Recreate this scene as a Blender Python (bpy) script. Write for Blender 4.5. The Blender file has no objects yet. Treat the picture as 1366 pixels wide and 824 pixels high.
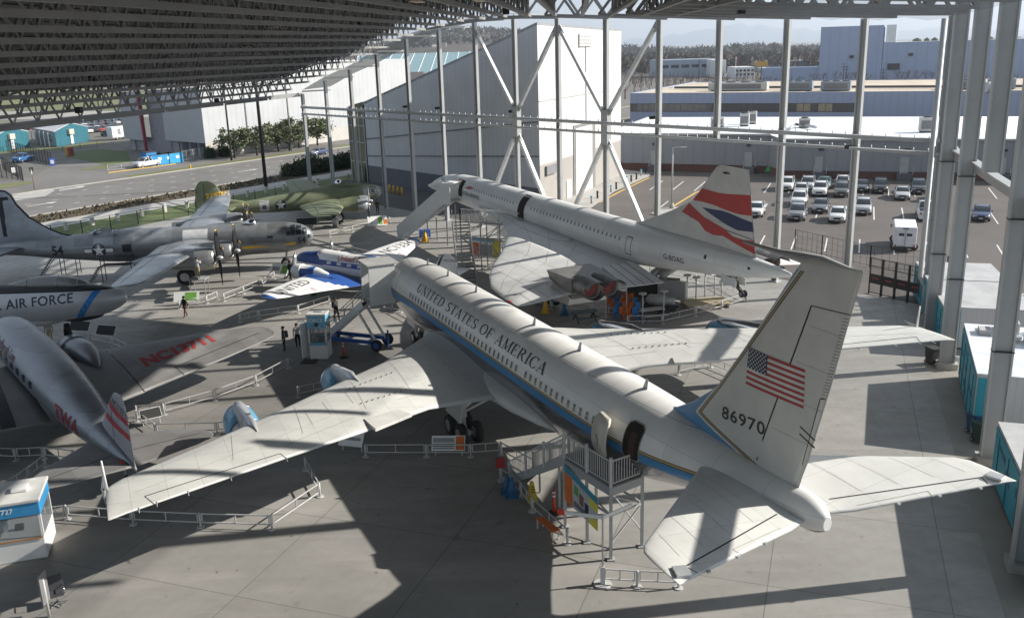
import bpy, bmesh, math, random
from mathutils import Vector, Matrix
random.seed(7)
SC = bpy.context.scene
COL = SC.collection
R = math.radians
pi = math.pi
# ------------------------------------------------------------------ camera
IW, IH, CH, PIT, ROL, FOC = 1366.0, 824.0, 19.19, R(15.76), R(-1.688), 1229.3
_r0 = Vector((1, 0, 0)); _u0 = Vector((0, math.sin(PIT), math.cos(PIT))); FW = Vector((0, math.cos(PIT), -math.sin(PIT)))
RT = _r0 * math.cos(ROL) + _u0 * math.sin(ROL)
UP = _u0 * math.cos(ROL) - _r0 * math.sin(ROL)
CC = Vector((0, 0, CH))
def ray(px, py): return FW + RT * ((px - IW / 2) / FOC) + UP * ((IH / 2 - py) / FOC)
def gp(px, py, z=0.0):
    """survey helper: the point at height z seen in the photo at px, py"""
    d = ray(px, py); return CC + d * ((z - CH) / d.z)
def hz(x, y, py):
    """height above ground point (x, y) of something seen at image row py"""
    k = (IH / 2 - py) / FOC
    d0 = Vector((x, y, -CH))
    a = d0.dot(UP) - k * d0.dot(FW); b = UP.z - k * FW.z
    return -a / b
def vp(px, py, A, B):
    """point on the vertical plane through ground points A, B"""
    n = Vector((B[1] - A[1], A[0] - B[0], 0)); d = ray(px, py)
    t = n.dot(Vector((A[0], A[1], 0)) - CC) / n.dot(d)
    return CC + d * t
cam = bpy.data.cameras.new('camera'); camo = bpy.data.objects.new('camera', cam); COL.objects.link(camo)
m = Matrix((RT, UP, -FW)).transposed().to_4x4(); m.translation = CC
camo.matrix_world = m
cam.sensor_width = 36; cam.lens = FOC / IW * 36; cam.clip_end = 60000; cam.clip_start = .1
SC.camera = camo
# ------------------------------------------------------------------ materials
MATS = {}
class NT:
    def __init__(s, name):
        s.m = bpy.data.materials.new(name); s.m.use_nodes = True
        s.t = s.m.node_tree; s.n = s.t.nodes; s.l = s.t.links
        s.b = s.n['Principled BSDF']
    def node(s, typ, **kw):
        n = s.n.new(typ)
        for k, v in kw.items():
            if k.startswith('_'): setattr(n, k[1:], v)
        return n
    def link(s, a, b): s.l.new(a, b)
    def set(s, sock, v):
        if hasattr(v, 'is_linked') or isinstance(v, bpy.types.NodeSocket): s.l.new(v, sock)
        else: sock.default_value = v
    def math(s, op, a, b=0.0, c=None):
        n = s.n.new('ShaderNodeMath'); n.operation = op
        s.set(n.inputs[0], a); s.set(n.inputs[1], b)
        if c is not None: s.set(n.inputs[2], c)
        return n.outputs[0]
    def mix(s, f, a, b):
        n = s.n.new('ShaderNodeMix'); n.data_type = 'RGBA'
        s.set(n.inputs[0], f)
        s.set(n.inputs[6], a if isinstance(a, bpy.types.NodeSocket) else (*a, 1))
        s.set(n.inputs[7], b if isinstance(b, bpy.types.NodeSocket) else (*b, 1))
        return n.outputs[2]
    def coord(s, kind='Object'):
        if kind == 'World': return s.n.new('ShaderNodeNewGeometry').outputs['Position']
        return s.n.new('ShaderNodeTexCoord').outputs[kind]
    def noise(s, co, scale, detail=4, rough=.55, stretch=None):
        if stretch:
            mp = s.n.new('ShaderNodeMapping'); s.l.new(co, mp.inputs[0]); mp.inputs['Scale'].default_value = stretch; co = mp.outputs[0]
        n = s.n.new('ShaderNodeTexNoise'); s.l.new(co, n.inputs['Vector'])
        n.inputs['Scale'].default_value = scale; n.inputs['Detail'].default_value = detail; n.inputs['Roughness'].default_value = rough
        return n.outputs['Fac']
    def ramp(s, f, lo, hi, a=0.0, b=1.0):
        n = s.n.new('ShaderNodeMapRange'); s.l.new(f, n.inputs[0])
        n.inputs[1].default_value = lo; n.inputs[2].default_value = hi; n.inputs[3].default_value = a; n.inputs[4].default_value = b
        return n.outputs[0]
    def gt(s, a, v): return s.math('GREATER_THAN', a, v)
    def band(s, x, lo, hi): return s.math('MULTIPLY', s.math('GREATER_THAN', x, lo), s.math('LESS_THAN', x, hi))
    def xyz(s, co):
        n = s.n.new('ShaderNodeSeparateXYZ'); s.l.new(co, n.inputs[0]); return n.outputs
    def panels(s, c, co, px, py, pz, amt):
        """sheet panels: each a slightly different tone, with a fine seam between them"""
        x, y, z = s.xyz(co); L = []; seam = None
        for a, p, o in ((x, px, .13), (y, py, .37), (z, pz, .21)):
            q = s.math('DIVIDE', s.math('ADD', a, o + 40), p); L.append(s.math('FLOOR', q)); e = s.math('LESS_THAN', s.math('FRACT', q), .016 / p)
            seam = e if seam is None else s.math('MAXIMUM', seam, e)
        h = s.math('FRACT', s.math('MULTIPLY', s.math('SINE', s.math('ADD', s.math('ADD', s.math('MULTIPLY', L[0], 12.99), s.math('MULTIPLY', L[1], 78.23)), s.math('MULTIPLY', L[2], 37.72))), 4375.5))
        v = s.n.new('ShaderNodeHueSaturation'); s.l.new(c, v.inputs['Color']); s.l.new(s.ramp(h, 0, 1, 1 - amt, 1 + amt * .6), v.inputs['Value'])
        return s.mix(s.math('MULTIPLY', seam, .4), v.outputs[0], (.12, .12, .12))
    def col(s, c): s.set(s.b.inputs['Base Color'], c if isinstance(c, bpy.types.NodeSocket) else (*c, 1))
    def bump(s, h, strength=.3, dist=.02):
        n = s.n.new('ShaderNodeBump'); n.inputs['Strength'].default_value = strength; n.inputs['Distance'].default_value = dist
        s.l.new(h, n.inputs['Height']); s.l.new(n.outputs[0], s.b.inputs['Normal'])
def sc(c, k): return tuple(min(1, x * k) for x in c[:3])
def mat(name, col, rough=.55, metal=0.0, var=.12, vs=1.5, bump=0.0, bs=None, emit=0.0, spec=.5, coord='Object', stretch=None, dirt=0.0, panel=None):
    """plain surface: base colour with uneven wear, roughness that varies, optional bump"""
    if name in MATS: return MATS[name]
    t = NT(name)
    co = t.coord(coord)
    n = t.noise(co, vs, 5, .6, stretch)
    c = t.mix(t.ramp(n, .3, .7), sc(col, 1 - var), sc(col, 1 + var))
    if dirt:
        d = t.noise(co, vs * .37, 6, .7)
        c = t.mix(t.ramp(d, .52, .75, 0, dirt), c, (.09, .08, .065))
    if panel: c = t.panels(c, co, *panel)
    t.col(c)
    t.set(t.b.inputs['Roughness'], t.ramp(n, .25, .75, max(.03, rough - .08), min(1, rough + .1)))
    t.b.inputs['Metallic'].default_value = metal
    t.b.inputs['Specular IOR Level'].default_value = spec
    if emit:
        t.b.inputs['Emission Color'].default_value = (*col, 1); t.b.inputs['Emission Strength'].default_value = emit
    if bump: t.bump(t.noise(co, bs or vs * 8, 4), bump)
    MATS[name] = t.m
    return t.m
def glass(name, tint=(.03, .04, .05), rough=.06, alpha=1.0):
    if name in MATS: return MATS[name]
    t = NT(name); n = t.noise(t.coord(), 1.2, 3)
    t.col(t.mix(n, sc(tint, .7), sc(tint, 1.3)))
    t.b.inputs['Roughness'].default_value = rough; t.b.inputs['Specular IOR Level'].default_value = .9
    t.b.inputs['Alpha'].default_value = alpha
    MATS[name] = t.m
    return t.m
# ------------------------------------------------------------------ mesh builder
def frame_of(d, up=Vector((0, 0, 1))):
    d = d.normalized()
    s = d.cross(up)
    if s.length < 1e-4: s = d.cross(Vector((0, 1, 0)))
    s.normalize()
    return s, s.cross(d).normalized()
class MB:
    def __init__(s): s.v = []; s.f = []; s.mi = []; s.sm = []
    def add(s, vs, fs, mi=0, sm=False):
        o = len(s.v); s.v += [tuple(v) for v in vs]
        for f in fs: s.f.append([i + o for i in f]); s.mi.append(mi); s.sm.append(sm)
        return s
    def box(s, c, size, rz=0.0, mi=0, mat=None):
        x, y, z = size[0] / 2, size[1] / 2, size[2] / 2
        M = mat or (Matrix.Translation(c) @ Matrix.Rotation(rz, 4, 'Z'))
        vs = [M @ Vector(p) for p in ((-x, -y, -z), (x, -y, -z), (x, y, -z), (-x, y, -z), (-x, -y, z), (x, -y, z), (x, y, z), (-x, y, z))]
        return s.add(vs, [(0, 3, 2, 1), (4, 5, 6, 7), (0, 1, 5, 4), (1, 2, 6, 5), (2, 3, 7, 6), (3, 0, 4, 7)], mi)
    def bar(s, p, q, w, h=None, mi=0, up=Vector((0, 0, 1))):
        p = Vector(p); q = Vector(q); h = h or w
        a, b = frame_of(q - p, up); a = a * (w / 2); b = b * (h / 2)
        vs = [p - a - b, p + a - b, p + a + b, p - a + b, q - a - b, q + a - b, q + a + b, q - a + b]
        return s.add(vs, [(0, 3, 2, 1), (4, 5, 6, 7), (0, 1, 5, 4), (1, 2, 6, 5), (2, 3, 7, 6), (3, 0, 4, 7)], mi)
    def loft(s, rings, mi=0, sm=True, caps=(True, True), closed=True):
        n = len(rings[0]); vs = [p for r in rings for p in r]; fs = []
        for i in range(len(rings) - 1):
            for j in range(n if closed else n - 1):
                k = (j + 1) % n
                fs.append((i * n + j, i * n + k, (i + 1) * n + k, (i + 1) * n + j))
        s.add(vs, fs, mi, sm)
        o = len(s.v) - len(vs)
        if caps[0]: s.f.append([o + j for j in range(n)][::-1]); s.mi.append(mi); s.sm.append(False)
        if caps[1]: s.f.append([o + (len(rings) - 1) * n + j for j in range(n)]); s.mi.append(mi); s.sm.append(False)
        return s
    def tube(s, pts, r, n=8, mi=0, caps=True):
        pts = [Vector(p) for p in pts]; rings = []
        rr = r if isinstance(r, (list, tuple)) else [r] * len(pts)
        ref = None
        for i, p in enumerate(pts):
            d = (pts[min(i + 1, len(pts) - 1)] - pts[max(i - 1, 0)])
            if ref is None: a, b = frame_of(d); ref = a
            else:
                dn = d.normalized(); a = (ref - dn * ref.dot(dn)).normalized(); b = a.cross(dn) * -1; ref = a
                b = dn.cross(a) * -1
            dn = d.normalized(); b = a.cross(dn)
            rings.append([p + a * (math.cos(t) * rr[i]) + b * (math.sin(t) * rr[i]) for t in (2 * pi * k / n for k in range(n))])
        return s.loft(rings, mi, True, (caps, caps))
    def cyl(s, p, q, r, r2=None, n=16, mi=0, sm=True): return s.tube([p, q], [r, r if r2 is None else r2], n, mi)
    def lathe(s, prof, axis_o, axis_d, n=20, mi=0, up=Vector((0, 0, 1)), caps=(True, True), sm=True):
        o = Vector(axis_o); d = Vector(axis_d).normalized(); a, b = frame_of(d, up)
        rings = [[o + d * x + a * (math.cos(t) * r) + b * (math.sin(t) * r) for t in (2 * pi * k / n for k in range(n))] for x, r in prof]
        return s.loft(rings, mi, sm, caps)
    def prism(s, poly, z0, z1, mi=0, M=None):
        n = len(poly)
        vs = [Vector((p[0], p[1], z0)) for p in poly] + [Vector((p[0], p[1], z1)) for p in poly]
        if M: vs = [M @ v for v in vs]
        return s.add(vs, [list(range(n))[::-1], list(range(n, 2 * n))] + [(i, (i + 1) % n, n + (i + 1) % n, n + i) for i in range(n)], mi)
    def poly(s, pts, mi=0, sm=False): return s.add(pts, [list(range(len(pts)))], mi, sm)
    def strip(s, pts, w, mi=0, nrm=Vector((0, 0, 1))):
        """flat ribbon along pts"""
        pts = [Vector(p) for p in pts]
        L = []
        for i, p in enumerate(pts):
            d = (pts[min(i + 1, len(pts) - 1)] - pts[max(i - 1, 0)]).normalized()
            a = d.cross(nrm).normalized() * (w / 2); L.append((p - a, p + a))
        for i in range(len(L) - 1): s.add([L[i][0], L[i][1], L[i + 1][1], L[i + 1][0]], [(0, 1, 2, 3)], mi)
        return s
    def mesh(s, name, mats):
        me = bpy.data.meshes.new(name); me.from_pydata(s.v, [], s.f)
        for m_ in (mats if isinstance(mats, (list, tuple)) else [mats]): me.materials.append(m_)
        me.polygons.foreach_set('material_index', s.mi); me.polygons.foreach_set('use_smooth', s.sm)
        me.update(); return me
    def build(s, name, mats, parent=None, label=None, cat=None, group=None, kind=None, bevel=0.0, fix=True, loc=None, rz=0.0):
        me = s.mesh(name, mats)
        if fix:
            bm = bmesh.new(); bm.from_mesh(me); bmesh.ops.recalc_face_normals(bm, faces=bm.faces[:]); bm.to_mesh(me); bm.free()
        o = bpy.data.objects.new(name, me); COL.objects.link(o)
        if parent: o.parent = parent
        if loc is not None: o.location = loc
        if rz: o.rotation_euler.z = rz
        if bevel:
            b = o.modifiers.new('bevel', 'BEVEL'); b.width = bevel; b.segments = 2; b.limit_method = 'ANGLE'; b.angle_limit = R(40)
        tag(o, label, cat, group, kind)
        return o
def tag(o, label=None, cat=None, group=None, kind=None):
    if label: o['label'] = label
    if cat: o['category'] = cat
    if group: o['group'] = group
    if kind: o['kind'] = kind
    return o
def empty(name, loc, rz=0.0, label=None, cat=None, group=None):
    o = bpy.data.objects.new(name, None); COL.objects.link(o); o.location = loc; o.rotation_euler.z = rz
    o.empty_display_size = .3
    return tag(o, label, cat, group)
def kids(o): return [c for c in bpy.data.objects if c.parent == o]
def copy_tree(o, parent=None, loc=None, rz=None, label=None, color=None, _all=None):
    if _all is None:
        _all = {}
        for c in bpy.data.objects:
            if c.parent: _all.setdefault(c.parent.name, []).append(c)
    c = o.copy(); COL.objects.link(c)
    if parent: c.parent = parent
    if loc is not None: c.location = loc
    if rz is not None: c.rotation_euler.z = rz
    if label: c['label'] = label
    if color: c.color = (*color, 1)
    for ch in _all.get(o.name, []): copy_tree(ch, c, color=color, _all=_all)
    return c
# ------------------------------------------------------------------ lettering
def _bm_text(body, h, bold=0.0, spacing=1.0):
    cu = bpy.data.curves.new('lettering', 'FONT'); cu.body = body; cu.size = 1.0; cu.offset = bold; cu.space_character = spacing; cu.resolution_u = 3
    ob = bpy.data.objects.new('lettering', cu); COL.objects.link(ob)
    dg = bpy.context.evaluated_depsgraph_get()
    me = bpy.data.meshes.new_from_object(ob.evaluated_get(dg))
    bpy.data.objects.remove(ob); bpy.data.curves.remove(cu)
    bm = bmesh.new(); bm.from_mesh(me); bpy.data.meshes.remove(me)
    k = h / .7
    for v in bm.verts: v.co *= k
    return bm
# serif capitals as strokes in a unit box: ('l', x0,y0,x1,y1,width) or ('c', cx,cy,rx,ry,a0,a1) with thick sides
TK, TN, SF = .17, .055, .05
def _ser(x, y, w=.34): return ('l', x - w / 2, y, x + w / 2, y, SF)
SERIF = {
 'U': (.86, [('l', .16, 1, .16, .35, TK), ('c', .43, .35, .27, .34, 180, 360), ('l', .70, 1, .70, .35, TN), _ser(.16, .975), _ser(.70, .975, .28)]),
 'N': (.92, [('l', .15, 0, .15, 1, TN), ('l', .13, 1, .77, 0, TK), ('l', .77, 0, .77, 1, TN), _ser(.12, .975), _ser(.15, .025), _ser(.77, .975)]),
 'I': (.42, [('l', .2, 0, .2, 1, TK), _ser(.2, .975), _ser(.2, .025)]),
 'T': (.80, [('l', .39, 0, .39, 1, TK), ('l', .03, .97, .75, .97, TN), _ser(.39, .025), ('l', .05, 1, .05, .8, SF), ('l', .73, 1, .73, .8, SF)]),
 'E': (.74, [('l', .17, 0, .17, 1, TK), ('l', .05, .975, .64, .975, TN), ('l', .05, .025, .68, .025, TN), ('l', .17, .52, .5, .52, TN), ('l', .64, 1, .64, .8, SF), ('l', .68, 0, .68, .22, SF), ('l', .5, .42, .5, .62, SF)]),
 'D': (.92, [('l', .17, 0, .17, 1, TK), ('c', .36, .5, .44, .475, -90, 90), ('l', .05, .975, .38, .975, TN), ('l', .05, .025, .38, .025, TN)]),
 'S': (.70, [('c', .34, .74, .23, .235, 40, 270), ('c', .34, .26, .25, .24, -140, 90), ('l', .54, .78, .54, .98, SF), ('l', .1, .02, .1, .24, SF)]),
 'A': (.90, [('l', .43, 1, .1, 0, TN), ('l', .41, 1, .76, 0, TK), ('l', .2, .33, .62, .33, TN), _ser(.1, .025, .26), _ser(.75, .025)]),
 'O': (.96, [('c', .46, .5, .40, .475, 0, 360)]),
 'F': (.72, [('l', .17, 0, .17, 1, TK), ('l', .05, .975, .64, .975, TN), ('l', .17, .52, .5, .52, TN), ('l', .64, 1, .64, .8, SF), ('l', .5, .42, .5, .62, SF), _ser(.17, .025)]),
 'M': (1.08, [('l', .15, 0, .17, 1, TN), ('l', .17, 1, .53, .05, TK), ('l', .53, .05, .9, 1, TN), ('l', .92, 1, .93, 0, TK), _ser(.12, .975, .24), _ser(.15, .025), _ser(.93, .975, .26), _ser(.93, .025)]),
 'R': (.90, [('l', .17, 0, .17, 1, TK), ('c', .36, .74, .28, .235, -90, 90), ('l', .05, .975, .38, .975, TN), ('l', .17, .5, .38, .5, TN), ('l', .42, .5, .78, 0, TK), _ser(.17, .025), ('l', .72, .025, .9, .025, SF)]),
 'C': (.86, [('c', .45, .5, .39, .475, 45, 315), ('l', .73, .72, .73, .98, SF), ('l', .74, .05, .74, .26, SF)]),
}
def serif_text(mb, body, h, fn, wide=1.0, gap=.1, space=.5):
    x = 0.0
    def q(pts):
        mb.add([fn(*p) for p in pts], [(0, 1, 2, 3)])
    for ch in body:
        if ch == ' ': x += space * h * wide; continue
        w, st = SERIF[ch]
        for s_ in st:
            if s_[0] == 'l':
                _, x0, y0, x1, y1, t = s_; d = Vector((x1 - x0, y1 - y0)); L = d.length; nrm = Vector((0, 1)) if abs(d.y) < .02 else Vector((1, 0))
                n = max(1, int(L / .25))
                for i in range(n):
                    a = Vector((x0, y0)) + d * (i / n); b = Vector((x0, y0)) + d * ((i + 1) / n)
                    q([((p[0] * wide) * h + x, p[1] * h) for p in (a - nrm * t / 2, a + nrm * t / 2, b + nrm * t / 2, b - nrm * t / 2)])
            else:
                _, cx, cy, rx, ry, a0, a1 = s_; n = max(6, int(abs(a1 - a0) / 14)); pr = None
                for i in range(n + 1):
                    a = R(a0 + (a1 - a0) * i / n); t = TN + (TK - TN) * abs(math.cos(a)) ** 1.3
                    c, s2 = math.cos(a), math.sin(a)
                    cur = (((cx + (rx - t / 2) * c) * wide * h + x, (cy + (ry - t / 2) * s2) * h), ((cx + (rx + t / 2) * c) * wide * h + x, (cy + (ry + t / 2) * s2) * h))
                    if pr: q([pr[0], pr[1], cur[1], cur[0]])
                    pr = cur
        x += (w + gap) * h * wide
    return x
def text(name, body, h, fn, material, parent=None, bold=0.0, grid=0.0, spacing=1.0, wide=1.0, center=False, **kw):
    """lettering laid on a surface: fn maps text (u, v) to a point"""
    bm = _bm_text(body, h, bold, spacing)
    for v in bm.verts: v.co.x *= wide
    if center:
        xs = [v.co.x for v in bm.verts]; o = (min(xs) + max(xs)) / 2
        for v in bm.verts: v.co.x -= o
    if grid:
        for ax in (0, 1):
            lo = min(v.co[ax] for v in bm.verts); hi = max(v.co[ax] for v in bm.verts)
            x = lo + grid
            while x < hi:
                co = Vector((0, 0, 0)); co[ax] = x; no = Vector((0, 0, 0)); no[ax] = 1
                bmesh.ops.bisect_plane(bm, geom=bm.verts[:] + bm.edges[:] + bm.faces[:], plane_co=co, plane_no=no)
                x += grid
    for v in bm.verts: v.co = Vector(fn(v.co.x, v.co.y))
    me = bpy.data.meshes.new(name); bm.to_mesh(me); bm.free(); me.materials.append(material)
    o = bpy.data.objects.new(name, me); COL.objects.link(o)
    if parent: o.parent = parent
    return tag(o, **kw)
def plane_fn(o, ux, uy):
    o = Vector(o); ux = Vector(ux).normalized(); uy = Vector(uy).normalized()
    return lambda u, v: o + ux * u + uy * v
# ------------------------------------------------------------------ wings
def foil(t): t = min(max(t, 0), 1); return 5 * (.2969 * math.sqrt(t) - .126 * t - .3516 * t * t + .2843 * t ** 3 - .1036 * t ** 4)
CHN = [0, .008, .025, .06, .11, .18, .27, .38, .5, .62, .74, .86, .95, 1]
class Wing:
    """st: (span, leading a, trailing a, z, thickness ratio); side -1 port, +1 starboard; local x aft, y starboard"""
    def __init__(s, st, side=1, sub=3, vertical=False, camber=0.015, inc=0.0):
        s.inc = inc; s.st = st; s.side = side; s.vert = vertical; s.cam = 0 if vertical else camber; s.sub = sub
    def at(s, sp):
        st = s.st
        sp = min(max(sp, st[0][0]), st[-1][0])
        for a, b in zip(st, st[1:]):
            if sp <= b[0]:
                k = (sp - a[0]) / (b[0] - a[0]) if b[0] > a[0] else 0
                return [x + (y - x) * k for x, y in zip(a, b)]
        return list(st[-1])
    def pt(s, sp, t, up=1, off=0.0):
        _, le, te, z, th = s.at(sp); c = te - le
        y = foil(t) * th * c * up + s.cam * c * (t - t * t) * 4 + off * up
        if s.vert: return Vector((le + c * t, s.side * 0 + y, sp))
        return Vector((le + c * t, s.side * sp, z + y - c * t * s.inc))
    def on(s, a, sp, up=1, off=.006):
        _, le, te, z, th = s.at(sp); return s.pt(sp, (a - le) / (te - le), up, off)
    def mesh(s, mb, mi=0, tipcap=True, t0=0.0, t1=1.0, s0=None, s1=None):
        sp = []
        for a, b in zip(s.st, s.st[1:]):
            for i in range(s.sub): sp.append(a[0] + (b[0] - a[0]) * i / s.sub)
        sp.append(s.st[-1][0])
        if s0 is not None: sp = [s0] + [x for x in sp if s0 < x < s1] + [s1]
        ts = [t0 + (t1 - t0) * c for c in CHN]
        rings = [[s.pt(x, t, 1) for t in ts] + [s.pt(x, t, -1) for t in reversed(ts[1:-1])] for x in sp]
        return mb.loft(rings, mi, True, (True, True))
    def line(s, mb, pts, w=.05, mi=1, up=1, n=6, off=.007):
        """dark gap or panel line laid along the skin through (a, span) points"""
        P = []
        for (a0, s0), (a1, s1) in zip(pts, pts[1:]):
            for i in range(n): P.append(s.on(a0 + (a1 - a0) * i / n, s0 + (s1 - s0) * i / n, up, off))
        P.append(s.on(*pts[-1], up, off))
        return mb.strip(P, w, mi, Vector((0, 1, 0)) if s.vert else Vector((0, 0, 1)))
def ring_pts(a, hw, hu, hl, zc, n=28, p=2.0):
    """fuselage section at station a: half width, upper and lower half heights"""
    out = []
    for k in range(n):
        t = 2 * pi * k / n; c, s_ = math.cos(t), math.sin(t)
        e = 2.0 / p
        y = hw * (abs(c) ** e) * (1 if c >= 0 else -1); z = (hu if s_ >= 0 else hl) * (abs(s_) ** e) * (1 if s_ >= 0 else -1)
        out.append(Vector((a, y, zc + z)))
    return out
class Fus:
    def __init__(s, st, n=32, p=2.0): s.st = st; s.n = n; s.p = p
    def at(s, a):
        st = s.st; a = min(max(a, st[0][0]), st[-1][0])
        for i in range(len(st) - 1):
            if a <= st[i + 1][0]:
                k = (a - st[i][0]) / (st[i + 1][0] - st[i][0])
                p0 = st[max(i - 1, 0)]; p1 = st[i]; p2 = st[i + 1]; p3 = st[min(i + 2, len(st) - 1)]
                h = p2[0] - p1[0]; out = [a]
                for j in range(1, 5):
                    m1 = (p2[j] - p0[j]) / max(p2[0] - p0[0], 1e-6) * h if i > 0 else (p2[j] - p1[j]) * (1.6 if j < 4 else 1)
                    m2 = (p3[j] - p1[j]) / max(p3[0] - p1[0], 1e-6) * h
                    k2, k3 = k * k, k ** 3
                    out.append((2 * k3 - 3 * k2 + 1) * p1[j] + (k3 - 2 * k2 + k) * m1 + (-2 * k3 + 3 * k2) * p2[j] + (k3 - k2) * m2)
                return out
        return list(st[-1])
    def mesh(s, mb, mi=0, sub=4, a0=None, a1=None):
        st = s.st; A = []
        for p, q in zip(st, st[1:]):
            for i in range(sub): A.append(p[0] + (q[0] - p[0]) * i / sub)
        A.append(st[-1][0])
        if a0 is not None: A = [a0] + [x for x in A if a0 < x < a1] + [a1]
        rings = []
        for a in A:
            _, hw, hu, hl, zc = s.at(a); rings.append(ring_pts(a, max(hw, .004), max(hu, .004), max(hl, .004), zc, s.n, s.p))
        return mb.loft(rings, mi, True, (True, True))
    def on(s, a, th, side=-1, off=.006):
        """skin point at station a, angle th above the widest line, side -1 port"""
        _, hw, hu, hl, zc = s.at(a)
        c, n = math.cos(th), math.sin(th); e = 2 / s.p
        h = hu if n >= 0 else hl
        y = hw * abs(c) ** e; z = h * abs(n) ** e * (1 if n >= 0 else -1)
        nv = Vector((0, c / max(hw, .05), n / max(h, .05))).normalized() * off
        return Vector((a, side * (y + nv.y), zc + z + nv.z))
    def onz(s, a, z, side=-1, off=.006):
        _, hw, hu, hl, zc = s.at(a); h = hu if z >= zc else hl
        e = s.p / 2
        q = min(max(abs(z - zc) / h, 0), 1) ** e
        return s.on(a, math.asin(q) * (1 if z >= zc else -1), side, off)
    def patch(s, mb, a0, a1, z0, z1, side=-1, off=.006, mi=0, n=3, na=1, shear=0.0):
        rows = []
        for j in range(n + 1):
            z = z0 + (z1 - z0) * j / n
            rows.append([s.onz(a0 + (a1 - a0) * i / na + shear * j / n, z, side, off) for i in range(na + 1)])
        for j in range(n):
            for i in range(na): mb.add([rows[j][i], rows[j][i + 1], rows[j + 1][i + 1], rows[j + 1][i]], [(0, 1, 2, 3)], mi, True)
        return mb
def plane_root(name, x, y, deg, label, cat='aeroplane'): return empty(name, (x, y, 0), R(deg), label, cat)
def wheel(name, parent, c, r, w, axis=(0, 1, 0), hub=.55, tyre=None, rim=None, n=20):
    """tyre with its rim as a sub-part"""
    c = Vector(c); ax = Vector(axis).normalized()
    t = MB().lathe([(-w / 2, r * hub), (-w / 2, r * .86), (-w * .36, r * .97), (0, r), (w * .36, r * .97), (w / 2, r * .86), (w / 2, r * hub)], c, ax, n, caps=(True, True)).build(name, tyre or M_TYRE, parent)
    MB().lathe([(-w * .53, .01), (-w * .53, r * .2), (-w * .51, r * .28), (-w * .51, r * hub * .85), (-w * .53, r * hub), (w * .53, r * hub), (w * .51, r * hub * .85), (w * .51, r * .28), (w * .53, r * .2), (w * .53, .01)], c, ax, n).build('rim', rim or M_RIM, t)
    return t
M_TYRE = mat('tyre rubber', (.02, .02, .021), .8, var=.3)
M_RIM = mat('wheel rim', (.4, .4, .4), .4, .6)
M_DARK = mat('dark gap', (.03, .03, .03), .7)
M_BLACK = mat('black paint', (.015, .015, .017), .5)
M_STEEL = mat('galvanised steel', (.46, .47, .48), .45, .35, vs=3)
M_WHITE = mat('white paint', (.78, .78, .76), .45, var=.05, dirt=.12)
M_CHROME = mat('polished metal', (.72, .73, .75), .17, 1.0, var=.06)
M_GLASSD = glass('dark glass')
# ------------------------------------------------------------------ light
SUN_AZ, SUN_EL = 82.0, 30.0          # azimuth clockwise from +Y
w = bpy.data.worlds.new('World'); SC.world = w; w.use_nodes = True
nt = w.node_tree; sky = nt.nodes.new('ShaderNodeTexSky'); sky.sky_type = 'NISHITA'; sky.sun_disc = False
sky.sun_elevation = R(SUN_EL); sky.sun_rotation = R(SUN_AZ); sky.air_density = 1.0; sky.dust_density = .35; sky.ozone_density = 2.2
# thin high cloud, in bands round the sky
N_ = lambda typ: nt.nodes.new(typ); K = nt.links.new
tc = N_('ShaderNodeTexCoord'); mp = N_('ShaderNodeMapping'); mp.inputs['Scale'].default_value = (1.2, 1.2, 7); K(tc.outputs['Generated'], mp.inputs[0])
no = N_('ShaderNodeTexNoise'); no.inputs['Scale'].default_value = 2.2; no.inputs['Detail'].default_value = 7; no.inputs['Roughness'].default_value = .6; K(mp.outputs[0], no.inputs['Vector'])
mr = N_('ShaderNodeMapRange'); mr.inputs[1].default_value = .35; mr.inputs[2].default_value = .7; mr.inputs[3].default_value = .45; mr.inputs[4].default_value = .92; K(no.outputs['Fac'], mr.inputs[0])
mx = N_('ShaderNodeMix'); mx.data_type = 'RGBA'; K(mr.outputs[0], mx.inputs[0]); K(sky.outputs[0], mx.inputs[6]); mx.inputs[7].default_value = (6.5, 7.5, 8.6, 1)
K(mx.outputs[2], nt.nodes['Background'].inputs[0]); nt.nodes['Background'].inputs[1].default_value = .058
sl = bpy.data.lights.new('sun', 'SUN'); sl.energy = 5.0; sl.angle = R(.53); sl.color = (1, .95, .87)
so = bpy.data.objects.new('sun', sl); COL.objects.link(so)
sd_ = Vector((math.sin(R(SUN_AZ)) * math.cos(R(SUN_EL)), math.cos(R(SUN_AZ)) * math.cos(R(SUN_EL)), math.sin(R(SUN_EL))))
so.rotation_euler = sd_.to_track_quat('Z', 'Y').to_euler(); so.location = sd_ * 200
SC.view_settings.view_transform = 'Standard'; SC.view_settings.look = 'None'; SC.view_settings.gamma = 1; SC.view_settings.exposure = .78
SC.view_settings.use_curve_mapping = False
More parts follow.
